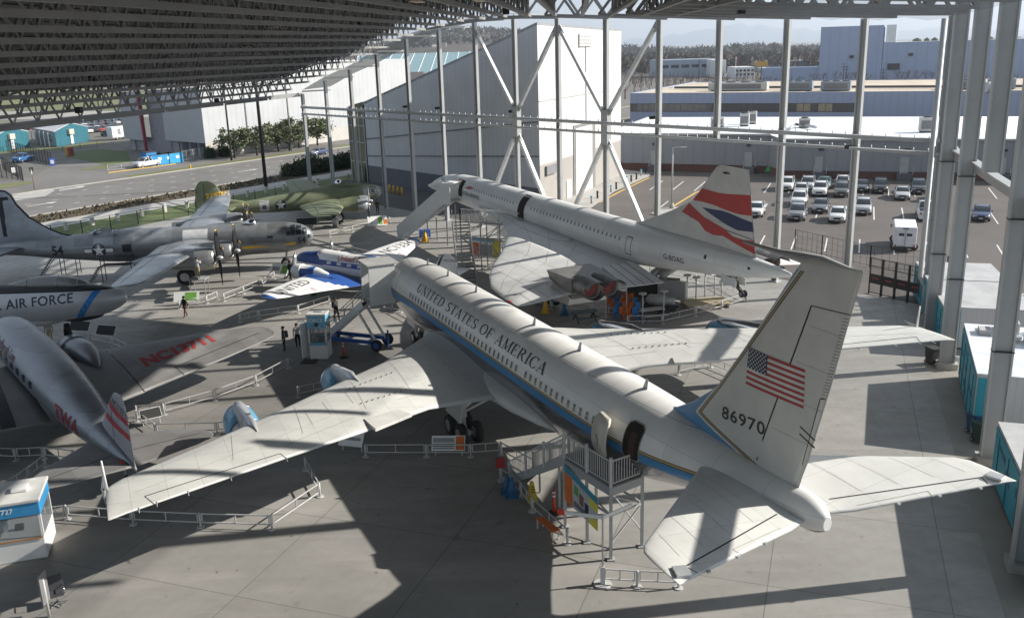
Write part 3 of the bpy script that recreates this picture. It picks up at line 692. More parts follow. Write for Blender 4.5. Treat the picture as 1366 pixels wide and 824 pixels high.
# ------------------------------------------------------------------ supersonic airliner
def concorde():
    rt = plane_root('supersonic_airliner', -9.28, 106.63, -66.43, 'white delta winged supersonic airliner with drooped nose, open doors and red, white and blue fin', 'supersonic jet')
    M = mat('supersonic white paint', (.70, .70, .69), .33, var=.05, vs=.5, dirt=.1, panel=(2.6, 9, .8, .06))
    MW = mat('supersonic wing paint', (.64, .64, .63), .42, var=.08, vs=.4, dirt=.2, panel=(1.9, 1.5, 9, .08))
    M_GRY = mat('worn grey metal', (.22, .21, .2), .5, .5, var=.35, vs=2)
    F = Fus([(0, .03, .03, .03, 4.28), (1.5, .3, .3, .3, 4.38), (4, .72, .74, .7, 4.78), (6.5, 1.02, 1.1, 1.0, 5.02), (9, 1.26, 1.38, 1.3, 5.12), (12, 1.4, 1.55, 1.5, 5.2), (16, 1.44, 1.62, 1.6, 5.26), (30, 1.44, 1.66, 1.6, 5.3), (44, 1.44, 1.66, 1.45, 5.38), (48, 1.4, 1.5, 1.3, 5.6), (52, 1.18, 1.2, 1.15, 5.95), (56, .86, .88, .9, 6.25), (60, .42, .45, .5, 6.52), (62, .1, .12, .14, 6.65), (62.2, .02, .02, .02, 6.66)], 40)
    F.mesh(MB()).build('fuselage', M, rt)
    for a in (6.6, 7.25, 7.9):
        for sd in (-1, 1): F.patch(MB(), a, a + .5, 5.62, 5.98, sd, .012).build('cockpit_window', M_GLASSD, rt)
    mb = MB(); F.patch(mb, 12.2, 13.2, 5.6, 6.5, -1, .012, 0, 4, 2, .5); F.patch(mb, 15.3, 16.6, 5.9, 6.2, -1, .012, 0, 3, 2, .9); mb.build('cheatline', M_REDP, rt)
    a = 17.1
    while a < 46:
        if not 27.6 < a < 30.4:
            F.patch(MB(), a, a + .2, 5.9, 6.14, -1, .01).build('cabin_window', mat('small window', (.16, .17, .18), .3), rt)
        a += .62
    text('lettering', 'BRITISH AIRWAYS', .42, lambda u, v: F.onz(14.6 + u, 5.22 + v, -1, .014), M_LETT, rt, grid=.3)
    text('registration', 'G-BOAG', .34, lambda u, v: F.onz(51.15 + u, 5.62 + v + u * .02, -1, .014), M_NAVY, rt, bold=.01, grid=.3, wide=1.15)
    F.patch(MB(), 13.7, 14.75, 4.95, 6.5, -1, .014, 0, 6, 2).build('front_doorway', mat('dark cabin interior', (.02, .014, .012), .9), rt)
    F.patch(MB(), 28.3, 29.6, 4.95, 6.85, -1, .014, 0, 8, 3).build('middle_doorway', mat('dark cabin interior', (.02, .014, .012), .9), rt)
    mb = MB()
    for (x0, x1, z0, z1) in ((46.6, 46.66, 5.15, 6.3), (47.3, 47.36, 5.15, 6.3), (46.6, 47.36, 6.3, 6.36), (46.6, 47.36, 5.1, 5.16)): F.patch(mb, x0, x1, z0, z1, -1, .012, 0, 4)
    mb.build('rear_door_outline', M_DARK, rt)
    mb = MB()
    for x in (55.2, 59.0): F.patch(mb, x, x + .22, 6.35 if x < 57 else 6.4, 6.6 if x < 57 else 6.55, -1, .012)
    mb.build('vent', M_DARK, rt)
    st = [(.9, 16.5, 47.9, 4.5, .018), (1.5, 19.5, 47.9, 4.52, .02), (2.2, 24.6, 47.9, 4.52, .024), (2.9, 28.2, 47.9, 4.5, .025), (4.1, 32.1, 47.9, 4.36, .026), (4.35, 32.6, 47.9, 4.34, .026), (4.4, 32.7, 51.0, 4.33, .026), (5.6, 34.9, 51.0, 4.2, .026), (7, 37.4, 50.9, 4.05, .026), (8.8, 40.1, 50.85, 3.9, .026), (10.2, 42.7, 50.8, 3.75, .026), (11.2, 45.4, 50.75, 3.65, .025), (11.45, 47.9, 50.5, 3.6, .02), (11.5, 48.6, 50.0, 3.6, .015)]
    for sd in (-1, 1):
        W = Wing(st, sd, camber=.004); mb = W.mesh(MB())
        W.line(mb, [(48.6, 11.3), (47.6, 7.8)], .07); 
        for a, s_ in ((48.4, 10.4), (48.1, 9.2), (47.8, 8.2)): W.line(mb, [(a, s_), (50.5, s_ + .1)], .04, 2)
        for fr in (.3, .5, .7):
            W.line(mb, [(W.at(x)[1] + (W.at(x)[2] - W.at(x)[1]) * fr, x) for x in (2, 4, 6, 8, 10, 11)], .03, 2)
        for s_ in (3, 4.6, 6.2, 7.8, 9.4): W.line(mb, [(W.at(s_)[1] + 1, s_), (47, s_)], .02, 2)
        wo = mb.build('delta_wing', [MW, M_DARK, M_PANEL], rt)
        # inner elevon, drooped
        p = [(47.9, sd * 1.6, 4.86), (47.9, sd * 4.0, 4.74), (52.0, sd * 4.5, 4.3), (52.3, sd * 1.9, 4.35)]; q = [(x, y, z - .25 if x < 50 else z - .05) for x, y, z in p]
        eb = MB().add(p + q, [(0, 1, 2, 3), (7, 6, 5, 4), (0, 4, 5, 1), (1, 5, 6, 2), (2, 6, 7, 3), (3, 7, 4, 0)])
        for k in (.25, .5, .75):
            A = Vector(p[0]).lerp(Vector(p[1]), k); B = Vector(p[3]).lerp(Vector(p[2]), k); eb.strip([A + Vector((0, 0, .012)), B + Vector((0, 0, .012))], .06, 1)
        eb.build('elevon', [MW, mat('dull red line', (.25, .05, .05), .6)], wo)
        MB().box((49.2, sd * 11.5, 3.62), (.5, .12, .08)).build('wing_tip_light', M_REDP, wo)
        # twin engine box with two reheat nozzles
        e = empty('engine_pair', (0, 0, 0)); e.parent = rt
        y0, y1 = sd * 5.0, sd * 7.8
        MB().add([(39, y0, 2.6), (39, y1, 2.6), (50.2, y1, 3.1), (50.2, y0, 3.1), (39, y0, 4.0), (39, y1, 3.85), (50.6, y1, 4.0), (50.6, y0, 4.15)], [(0, 3, 2, 1), (4, 5, 6, 7), (0, 1, 5, 4), (1, 2, 6, 5), (2, 3, 7, 6), (3, 0, 4, 7)]).build('nacelle_box', MW, e)
        MB().add([(47.6, y0 - sd * .25, 5.0), (47.6, y1 + sd * .25, 4.95), (50.7, y1, 4.95), (50.7, y0, 4.97), (47.6, y0, 4.3), (47.6, y1, 4.3), (50.7, y1, 3.6), (50.7, y0, 3.6)], [(0, 1, 2, 3), (7, 6, 5, 4), (0, 4, 5, 1), (1, 5, 6, 2), (2, 6, 7, 3), (3, 7, 4, 0)]).build('tail_fairing', M_GRY, e)
        for yc in (5.8, 7.08):
            MB().lathe([(50.4, .64), (51.6, .68), (52.1, .64), (52.12, .56), (51.6, .55)], (0, sd * yc, 4.5), (1, 0, 0), 28, caps=(False, False)).build('nozzle', M_GRY, e)
            MB().lathe([(51.75, .56), (51.7, .01)], (0, sd * yc, 4.5), (1, 0, 0), 24, caps=(False, False)).build('nozzle_blank', mat('faded red cover', (.36, .09, .08), .8, var=.25), e)
            rg = []
            for x in (51.3, 52.0, 53.0): rg.append([Vector((x, sd * yc + (.72 + (x - 51.3) * .02) * math.cos(t), 4.5 + (.72 - (x - 51.3) * .05) * math.sin(t))) for t in (R(18 + 144 * k / 12) for k in range(13))])
            MB().loft(rg, 0, True, (False, False), False).build('eyelid', M_GRY, e)
            rg = [[v + Vector((0, 0, 0)) for v in r_] for r_ in rg]
            lo = []
            for x in (51.3, 52.0, 52.6): lo.append([Vector((x, sd * yc + .71 * math.cos(t), 4.5 + (.72 - (x - 51.3) * .06) * math.sin(t))) for t in (R(205 + 130 * k / 12) for k in range(13))])
            MB().loft(lo, 0, True, (False, False), False).build('eyelid', M_GRY, e)
        g = empty('main_landing_gear', (0, 0, 0)); g.parent = rt
        MB().cyl((39, sd * 3.85, .6), (38.6, sd * 3.85, 4.4), .17).bar((38.2, sd * 3.85, .6), (39.8, sd * 3.85, .6), .2).bar((39, sd * 3.8, 1.6), (38.6, sd * 1.6, 4.2), .14).build('strut', M_WHITE, g)
        for da in (-.75, .75):
            for dy in (-.35, .35): wheel('wheel', g, (39 + da, sd * 3.85 + dy, .6), .6, .35)
    g = empty('nose_landing_gear', (0, 0, 0)); g.parent = rt
    MB().cyl((20.5, 0, .4), (20.2, 0, 3.9), .12).bar((20.4, 0, 1.5), (22, 0, 3.7), .1).build('strut', M_WHITE, g)
    for y in (-.25, .25): wheel('wheel', g, (20.5, y, .4), .4, .22)
    MB().box((20.6, .6, 2.6), (2.6, .05, 2.0)).build('gear_door', M, g)
    # tail bumper
    g = empty('tail_wheel', (0, 0, 0)); g.parent = rt
    MB().bar((56.3, 0, 5.5), (58.0, 0, 4.65), .16).bar((57.3, 0, 5.5), (57.7, 0, 4.7), .08).build('strut', M_DARK, g)
    for y in (-.12, .12): wheel('wheel', g, (58.0, y, 4.62), .22, .14)
    for y in (-.35, .35): MB().box((57.0, y, 5.25), (1.5, .03, .5)).build('door', M, g)
    W = Wing([(6.6, 43.6, 59.1, 0, .006), (6.95, 45.2, 59.1, 0, .02), (7.3, 46.6, 59.0, 0, .028), (8.0, 48.7, 58.87, 0, .03), (8.6, 50.3, 58.76, 0, .03), (9.58, 52.65, 58.55, 0, .03), (11.9, 54.95, 58.12, 0, .03), (12.05, 55.3, 58.1, 0, .02)], vertical=True)
    mb = W.mesh(MB())
    for up in (1, -1):
        W.line(mb, [(52.0, 8.62), (58.7, 8.62)], .03, 2, up); W.line(mb, [(52.5, 8.5), (58.65, 8.05)], .05, 1, up)
    fo = mb.build('fin', [mat('fin white paint', (.56, .56, .54), .4, var=.07, vs=1, dirt=.3), M_DARK, M_PANEL], rt)
    def band(top, bot, m_, name):
        mb = MB()
        def ev(P, k):
            k *= len(P) - 1; i = min(int(k), len(P) - 2); f = k - i; return (P[i][0] + (P[i + 1][0] - P[i][0]) * f, P[i][1] + (P[i + 1][1] - P[i][1]) * f)
        N = 28
        for up in (-1, 1):
            for i in range(N):
                A, B, C_, D = ev(top, i / N), ev(top, (i + 1) / N), ev(bot, (i + 1) / N), ev(bot, i / N)
                mb.add([W.on(*A, up, .015), W.on(*B, up, .015), W.on(*C_, up, .015), W.on(*D, up, .015)], [(0, 1, 2, 3)])
        mb.build(name, m_, fo, fix=False)
    MR = mat('fin red', (.42, .035, .03), .45); MBL = mat('fin blue', (.018, .028, .10), .45)
    band([(53.6, 10.45), (54.4, 10.42), (55.4, 10.38), (56.3, 10.42), (57.3, 10.52), (58.34, 10.6)], [(52.6, 9.58), (53.8, 9.62), (55.0, 9.58), (56.0, 9.45), (57.2, 9.35), (58.54, 9.42)], MR, 'red_band')
    band([(53.8, 9.28), (54.8, 9.3), (55.8, 9.35), (56.6, 9.3), (57.6, 9.15), (58.62, 9.05)], [(53.8, 9.26), (54.6, 9.0), (55.4, 8.78), (56.3, 8.55), (57.3, 8.38), (58.74, 8.5)], MBL, 'blue_band')
    band([(52.3, 9.34), (53.2, 9.02), (54.0, 8.7), (55.0, 8.5), (56.0, 8.3), (56.9, 7.95), (57.8, 7.9), (58.8, 8.0)], [(51.55, 8.68), (52.6, 8.5), (53.5, 8.3), (54.2, 7.85), (55.0, 7.72), (56.0, 7.82), (57.4, 7.5), (58.98, 7.22)], MR, 'lower_red_band')
    MB().lathe([(55.7, .02), (56.0, .06), (56.4, .02)], (0, -.1, 11.65), (1, 0, 0), 8).build('fin_light', M_DARK, fo)
    return rt
CONC = concorde()
# ------------------------------------------------------------------ olive green wartime bomber
def b17():
    rt = plane_root('green_bomber', -15.01, 112.35, 198.14, 'olive green four engined wartime bomber with white star and yellow 229782 on its fin', 'bomber')
    MG = mat('olive drab paint', (.15, .17, .10), .62, var=.22, vs=.5, dirt=.12); MGR = mat('neutral grey paint', (.3, .31, .31), .6)
    t = NT('bomber two tone'); x, y, z = t.xyz(t.coord()); n = t.noise(t.coord(), .6, 5)
    zz = t.math('ADD', z, t.math('MULTIPLY', n, .5))
    t.col(t.mix(t.gt(zz, t.math('MULTIPLY', 1.0, 1.75)), (.27, .28, .28), t.mix(t.ramp(n, .3, .7), (.125, .145, .08), (.20, .22, .14)))); t.b.inputs['Roughness'].default_value = .6
    F = Fus([(.35, .03, .03, .03, 3.0), (.55, .35, .4, .4, 2.98), (1.2, .68, .78, .75, 2.95), (2.4, .92, 1.02, 1.0, 2.92), (4, 1.05, 1.2, 1.15, 2.85), (6, 1.12, 1.28, 1.2, 2.75), (9, 1.12, 1.22, 1.2, 2.6), (12, 1.02, 1.05, 1.1, 2.45), (15, .8, .8, .85, 2.3), (18, .52, .6, .55, 2.2), (20.5, .33, .5, .4, 2.15), (22, .2, .32, .25, 2.2), (22.2, .1, .15, .12, 2.2)], 28)
    F.mesh(MB()).build('fuselage', t.m, rt)
    F.mesh(MB(), a0=.35, a1=1.25).build('nose_glazing', glass('perspex', (.25, .27, .28), .08), rt).scale = (1, 1.012, 1.0)
    for k in range(6):
        mb = MB(); tt = -1.1 + k * .44
        mb.strip([F.on(a, tt, 1, .02) for a in (.45, .7, .95, 1.2)], .05, 0, Vector((0, 1, 0))); mb.build('nose_frame', M_ALU, rt)
    for a in (1.55, 2.05): F.patch(MB(), a, a + .32, 2.95, 3.3, 1, .015).build('cheek_window', M_GLASSD, rt)
    F.patch(MB(), 1.3, 2.9, 2.3, 3.7, 1, .006, 0, 5, 4).build('nose_panel', M_ALU, rt)
    Fus([(2.9, .1, .05, .05, 3.9), (3.4, .6, .5, .2, 3.95), (4.2, .75, .78, .2, 3.95), (5.2, .7, .62, .2, 3.95), (6.4, .4, .3, .2, 3.9), (7.4, .1, .05, .05, 3.85)], 20).mesh(MB()).build('cockpit', MG, rt)
    for sd in (-1, 1):
        for a in (3.45, 3.95, 4.45): MB().add([(a, sd * .66, 4.2), (a + .42, sd * .72, 4.2), (a + .42, sd * .62, 4.55), (a + .08, sd * .55, 4.5)], [(0, 1, 2, 3)]).build('cockpit_window', M_GLASSD, rt)
    MB().lathe([(0, .5), (.3, .48), (.55, .3), (.65, .02)], (5.6, 0, 4.1), (0, 0, 1), 16).build('top_turret', M_CHROME, rt)
    F.patch(MB(), 13.98, 15.05, 1.75, 2.95, 1, .012, 0, 5, 2).build('waist_hatch', mat('pale grey panel', (.42, .43, .43), .6, var=.2), rt)
    F.patch(MB(), 14.3, 14.75, 1.95, 2.4, 1, .02).build('waist_window', M_GLASSD, rt)
    insignia(F, 12.65, 2.3, 1, .62, rt)
    W = Wing([(1.9, 14.6, 21.9, 0, .03), (2.5, 15.6, 22.15, 0, .05), (3.0, 16.8, 22.2, 0, .07), (3.3, 18.2, 22.15, 0, .08), (3.98, 19.0, 22.0, 0, .09), (4.94, 19.55, 21.85, 0, .09), (5.35, 20.0, 21.6, 0, .08), (5.6, 20.5, 21.3, 0, .05)], vertical=True)
    mb = W.mesh(MB()); W.line(mb, [(21.1, 2.5), (20.95, 5.3)], .06, 1, -1); W.line(mb, [(21.1, 2.5), (20.95, 5.3)], .06, 1, 1)
    fo = mb.build('fin', [MG, M_DARK], rt)
    text('serial_number', '229782', .48, lambda u, v: W.on(20.9 - u, 3.62 + v + u * .1, 1, .03), M_YEL, fo, bold=.02, wide=1.25, grid=.4)
    for sd in (-1, 1):
        W = Wing([(.8, 4.9, 10.7, 2.0, .18), (3.3, 5.5, 10.75, 2.2, .165), (9, 6.6, 10.7, 2.6, .14), (14.6, 7.7, 10.6, 3.0, .11), (15.5, 8.3, 10.4, 3.06, .08), (15.8, 9.0, 10.0, 3.08, .03)], sd)
        mb = W.mesh(MB()); W.line(mb, [(9.5, 9.0), (9.9, 14.8)], .06); W.line(mb, [(9.3, 2), (9.5, 9.0)], .05)
        mb.build('wing', [MG, M_DARK], rt)
        for yy, af in ((3.25, 2.7), (6.5, 3.5)):
            nacelle(rt, [(0, .6), (.15, .68), (.6, .72), (1.1, .7), (1.15, .66), (2.4, .62), (4, .4), (5.2, .1)], af, sd * yy, 2.25 + yy * .03, (M_ALU, MG))
            prop(rt, af - .15, sd * yy, 2.25 + yy * .03, 1.76, 3, .5 + yy, mt=M_ALUD, hub=.16)
        g = empty('main_landing_gear', (0, 0, 0)); g.parent = rt
        MB().cyl((6.39, sd * 2.95, .7), (6.0, sd * 3.0, 2.2), .1).bar((6.4, sd * 2.95, .8), (7.6, sd * 3, 2.1), .09).build('strut', M_STEEL, g)
        wheel('wheel', g, (6.39, sd * 3.25, .70), .70, .42)
        W = Wing([(.3, 17.6, 20.9, 2.35, .1), (5.5, 19.0, 21.1, 2.4, .08), (6.4, 19.6, 20.9, 2.4, .05)], sd); W.mesh(MB()).build('tailplane', MG, rt)
    wheel('tail_wheel', rt, (17.6, 0, .36), .36, .2)
b17()
# ------------------------------------------------------------------ silver heavy bomber
def b29():
    rt = plane_root('silver_bomber', -18.43, 85.44, 187.65, 'long bare metal bomber numbered 54 with glazed nose and black T on its tall tail', 'bomber')
    F = Fus([(.02, .03, .03, .03, 2.85), (.3, .62, .62, .66, 2.85), (1.1, 1.08, 1.1, 1.12, 2.85), (2.4, 1.36, 1.38, 1.38, 2.83), (4, 1.45, 1.45, 1.45, 2.82), (17, 1.45, 1.45, 1.45, 2.82), (20, 1.28, 1.26, 1.25, 2.88), (23, .98, 1.0, .95, 2.95), (26, .66, .72, .62, 3.05), (29, .4, .45, .4, 3.1), (30.1, .3, .32, .3, 3.1)], 36)
    F.mesh(MB()).build('fuselage', M_ALUD, rt)
    for (x0, x1, z0, z1) in ((.55, .95, 3.2, 3.5), (1.05, 1.5, 3.2, 3.62), (1.58, 2.0, 3.2, 3.62), (1.05, 1.5, 3.7, 3.98), (1.58, 2.0, 3.7, 4.02), (.62, .95, 3.55, 3.7), (2.05, 2.35, 3.2, 3.55), (.25, .5, 2.75, 3.1)):
        for sd in (1, -1): F.patch(MB(), x0, x1, z0, z1, sd, .012, 0, 3).build('cockpit_pane', M_GLASSD, rt)
    mb = MB(); mb.bar(F.onz(6.4, 2.3, 1, .04), F.onz(1.6, 2.45, 1, .07), .05, .22); mb.build('yellow_stripe', M_YEL, rt)
    text('nose_number', '54', .55, lambda u, v: F.onz(1.45 - u * .95, 2.35 + v, 1, .02), M_BLACK, rt, bold=.02, grid=.15)
    text('tail_number', '54', .8, lambda u, v: F.onz(23.1 - u * .9, 2.5 + v, 1, .02), M_BLACK, rt, bold=.03, grid=.15)
    insignia(F, 18.95, 2.75, 1, .62, rt, True)
    F.patch(MB(), 3.6, 4.1, 2.95, 3.25, 1, .014).build('side_window', M_GLASSD, rt)
    F.patch(MB(), 16.1, 16.9, 2.5, 3.2, 1, .014, 0, 4, 2).build('blister_window', M_BLACK, rt)
    F.patch(MB(), 9.4, 11.6, 2.7, 4.1, 1, .008, 0, 8, 2).build('pale_panel', mat('pale metal panel', (.6, .6, .6), .5, .2), rt)
    # opened engine cover lying on the spine and a tarpaulin
    mb = MB(); rnd = random.Random(3)
    for k in range(26):
        c = Vector((20.0 - rnd.random() * 3.0, rnd.uniform(-.7, .9), 0)); c.z = F.on(c.x, R(60))[2] + rnd.uniform(.05, .3)
        p = [c + Vector((rnd.uniform(-.5, .5), rnd.uniform(-.35, .35), rnd.uniform(-.2, .3))) for _ in range(4)]; mb.add(p, [(0, 1, 2), (0, 2, 3)])
    mb.build('tarpaulin', mat('crumpled grey tarpaulin', (.4, .41, .42), .5, var=.4, vs=3), rt)
    for x in (5.6,):
        MB().lathe([(0, .55), (.25, .5), (.42, .25), (.45, .01)], (x, 0, 4.24), (0, 0, 1), 18).build('gun_turret', M_CHROME, rt)
    for y in (-.12, .12): MB().cyl((5.6, y, 4.5), (4.6, y, 4.6), .03, n=6).build('gun', M_DARK, rt)
    W = Wing([(3.4, 19.6, 29.4, 0, .02), (3.81, 20.97, 29.4, 0, .04), (4.16, 22.35, 29.4, 0, .06), (4.76, 23.47, 29.4, 0, .08), (5.8, 24.82, 29.3, 0, .09), (6.97, 25.63, 29.1, 0, .09), (7.94, 25.97, 28.8, 0, .09), (8.33, 26.4, 28.4, 0, .08), (8.46, 26.9, 28.0, 0, .04)], vertical=True)
    mb = W.mesh(MB())
    for up in (1, -1):
        W.line(mb, [(29.1, 7.62), (26.3, 7.62)], .34, 1, up); W.line(mb, [(27.0, 7.6), (27.0, 4.25)], .42, 1, up); W.line(mb, [(27.9, 3.6), (27.6, 8.3)], .04, 1, up)
        P = [(20.99, 3.82), (22.4, 4.2), (23.52, 4.8), (24.9, 5.85), (25.75, 7.0), (26.1, 7.9), (26.5, 8.25), (27.2, 8.38)]
        W.line(mb, P, .22, 1, up, 4)
    mb.build('fin', [mat('fin aluminium', (.28, .30, .33), .45, .45, var=.2, vs=1), M_BLACK], rt)
    for sd in (-1, 1):
        W = Wing([(1.2, 8.55, 13.8, 2.85, .17), (4.9, 8.95, 13.5, 3.1, .16), (8.8, 9.4, 13.2, 3.35, .14), (16, 10.0, 12.9, 3.7, .12), (20.8, 10.45, 12.7, 3.95, .1), (21.4, 10.9, 12.4, 3.98, .06), (21.5, 11.3, 12.1, 3.99, .03)], sd)
        mb = W.mesh(MB()); W.line(mb, [(12.1, 10), (12.1, 20.4)], .05); W.line(mb, [(12.4, 2.0), (12.2, 9.6)], .05)
        mb.build('wing', [M_ALU, M_DARK], rt)
        for yy, af, zc in ((4.9, 6.75, 2.75), (8.77, 7.6, 3.0)):
            e = nacelle(rt, [(0, .78), (.15, .88), (.7, .95), (1.5, .95), (1.55, .9), (3, .86), (5, .62), (6.6, .15)], af, sd * yy, zc, (M_ALU, M_ALUD))
            prop(rt, af - .35, sd * yy, zc, 2.5, 4, .12 if sd > 0 else .6, hub=.2)
        g = empty('main_landing_gear', (0, 0, 0)); g.parent = rt
        MB().cyl((11.0, sd * 4.6, .7), (10.6, sd * 4.7, 2.8), .14).build('strut', M_STEEL, g)
        for dy in (-.4, .4): wheel('wheel', g, (11.0, sd * 4.6 + dy, .7), .7, .4)
        W = Wing([(.3, 25.4, 28.9, 3.15, .1), (6.0, 26.6, 28.6, 3.3, .08), (6.6, 27.2, 28.3, 3.3, .04)], sd); mb = W.mesh(MB())
        lb = MB().loft([[W.pt(s_, t_, u, .01) for t_, u in ((.06, 1), (.02, 1), (0, 1), (.02, -1), (.06, -1))] for s_ in (.9, 2, 3.5, 5, 6)], 0, True, (False, False), False)
        to = mb.build('tailplane', M_ALUD, rt); lb.build('deicing_boot', M_BLACK, to)
    g = empty('nose_landing_gear', (0, 0, 0)); g.parent = rt
    MB().cyl((2.8, 0, .4), (2.6, 0, 1.6), .1).build('strut', M_STEEL, g)
    for y in (-.22, .22): wheel('wheel', g, (2.8, y, .42), .42, .24)
b29()
# ------------------------------------------------------------------ blue and white twin airliner
def twin247():
    rt = plane_root('blue_white_airliner', -18.27, 77.68, -24.65, 'small white and royal blue twin engined airliner lettered United Air with UNITED on its wing', 'propeller airliner')
    t = NT('twin airliner fuselage paint'); x, y, z = t.xyz(t.coord())
    zc = t.math('ADD', z, t.math('MULTIPLY', x, .055))     # tail-down attitude
    n = t.noise(t.coord(), 1, 4); wh = t.mix(n, (.66, .66, .65), (.74, .74, .73)); bl = t.mix(n, (.012, .045, .19), (.02, .06, .25))
    c = t.mix(t.band(zc, 2.38, 2.78), wh, bl)
    front = t.math('LESS_THAN', t.math('ADD', x, t.math('MULTIPLY', zc, .9)), 5.3)
    c = t.mix(t.math('MULTIPLY', front, t.gt(zc, 2.3)), c, bl)
    c = t.mix(t.math('MULTIPLY', t.math('LESS_THAN', zc, 1.72), t.gt(x, 2.2)), c, bl)
    t.col(c); t.b.inputs['Roughness'].default_value = .32
    F = Fus([(-.08, .03, .03, .03, 2.3), (.15, .42, .45, .48, 2.3), (.7, .66, .68, .72, 2.3), (1.6, .78, .8, .85, 2.28), (2.6, .84, .98, .92, 2.22), (4, .86, 1.02, .95, 2.15), (8, .82, .95, .92, 1.92), (11, .55, .66, .66, 1.7), (14, .25, .35, .35, 1.5), (15.4, .05, .1, .1, 1.42)], 26)
    F.mesh(MB()).build('fuselage', t.m, rt)
    Fus([(2.15, .2, .05, .1, 2.9), (2.5, .6, .45, .3, 2.85), (3.2, .7, .5, .4, 2.8), (5.2, .5, .35, .4, 2.75), (7, .2, .05, .2, 2.7)], 18).mesh(MB()).build('cabin_roof', mat('airliner white', (.72, .72, .71), .35, var=.04), rt)
    for sd in (-1, 1):
        MB().add([(2.3, sd * .25, 3.02), (2.62, sd * .66, 2.95), (2.8, sd * .6, 3.25), (2.52, sd * .22, 3.3)], [(0, 1, 2, 3)]).build('windscreen', M_GLASSD, rt)
        for a in (3.55, 4.55, 5.55, 6.55, 7.55):
            F.patch(MB(), a, a + .42, 2.48 - a * .055, 2.72 - a * .055, sd, .014).build('cabin_window', mat('curtained window', (.5, .5, .47), .3, var=.3, vs=6), rt)
    text('lettering', 'United Air Lines', .42, lambda u, v: F.onz(4.55 + u, 2.62 + v - u * .05, -1, .015), M_REDP, rt, grid=.25, bold=.01)
    WHT = mat('airliner white', (.72, .72, .71), .35, var=.04); BLU = mat('royal blue paint', (.025, .09, .33), .35, var=.1)
    for sd in (-1, 1):
        W = Wing([(.7, 2.7, 7.6, 1.5, .15), (2.6, 2.95, 7.5, 1.68, .14), (6.5, 3.6, 6.8, 1.98, .13), (9.8, 4.2, 6.2, 2.16, .11), (10.8, 4.6, 5.9, 2.2, .08), (11.25, 5.1, 5.4, 2.2, .03)], sd, inc=.13)
        mb = W.mesh(MB())
        # blue inner panel with a curved outer edge, blue tip
        for i in range(10):
            for j in range(12):
                s0, s1 = .8 + i * .36, .8 + (i + 1) * .36
                t0, t1 = j / 12, (j + 1) / 12
                if s0 < 4.3 - 2.3 * (t0 - .25) ** 2 * (1 if t0 > .25 else -4): mb.add([W.pt(s0, t0, 1, .008), W.pt(s1, t0, 1, .008), W.pt(s1, t1, 1, .008), W.pt(s0, t1, 1, .008)], [(0, 1, 2, 3)], 1)
        for i in range(4):
            s0, s1 = 10.55 + i * .16, 10.55 + (i + 1) * .16
            for j in range(8): mb.add([W.pt(s0, j / 8, 1, .008), W.pt(s1, j / 8, 1, .008), W.pt(s1, j / 8 + .125, 1, .008), W.pt(s0, j / 8 + .125, 1, .008)], [(0, 1, 2, 3)], 1)
        W.line(mb, [(6.1, 6.2), (5.55, 9.9)], .025, 2)
        for d in (0, .16): W.line(mb, [(6.0, 6.45 + d), (6.6, 6.5 + d)], .05, 3)
        wo = mb.build('wing', [WHT, BLU, M_DARK, M_REDP], rt)
        text('wing_lettering', 'UNITED' if sd < 0 else 'NC13347', .95, lambda u, v: W.on(5.75 - v - (.1 * u if sd < 0 else .1 * (3.7 - u)), (9.95 - u if sd < 0 else 5.5 + u), 1, .014), M_LETT, wo, grid=.25, wide=.95)
        nacelle(rt, [(0, .55), (.12, .62), (.5, .66), (.85, .65), (.87, .6), (1.6, .6), (2.6, .38), (3.4, .06)], 1.55, sd * 2.62, 1.95, (WHT, WHT), split=4)
        MB().lathe([(.9, .615), (1.6, .615), (2.2, .5)], (1.55, sd * 2.62, 1.93), (1, 0, 0), 20, caps=(False, False)).build('nacelle_band', BLU, rt)
        prop(rt, 1.45, sd * 2.62, 1.95, 1.5, 3, .3, tip=False, mt=M_ALU, hub=.13)
        g = empty('main_landing_gear', (0, 0, 0)); g.parent = rt
        MB().bar((3.2, sd * 2.6, .5), (3.4, sd * 2.6, 1.4), .12).build('strut', M_STEEL, g); wheel('wheel', g, (3.2, sd * 2.6, .5), .5, .3)
        W = Wing([(.2, 12.6, 14.9, 1.6, .09), (3.2, 13.4, 14.9, 1.7, .07), (3.6, 13.9, 14.7, 1.7, .03)], sd); W.mesh(MB()).build('tailplane', WHT, rt)
    W = Wing([(1.4, 12.8, 15.5, 0, .05), (2.2, 13.2, 15.5, 0, .08), (2.9, 13.6, 15.4, 0, .08), (3.4, 13.95, 15.15, 0, .07), (3.68, 14.3, 14.8, 0, .03)], vertical=True)
    fo = W.mesh(MB()).build('fin', WHT, rt)
    mb = MB().loft([[W.pt(z_, t_, u, .01) for t_, u in ((.2, -1), (.08, -1), (0, 1), (.08, 1), (.2, 1))] for z_ in (2.2, 2.6, 3.0, 3.4, 3.6)], 0, True, (False, False), False); mb.build('fin_edge', M_NAVY, fo)
    text('tail_lettering', 'NC13347', .2, lambda u, v: W.on(14.25 + u, 3.05 + v, -1, .014), M_LETT, fo)
twin247()
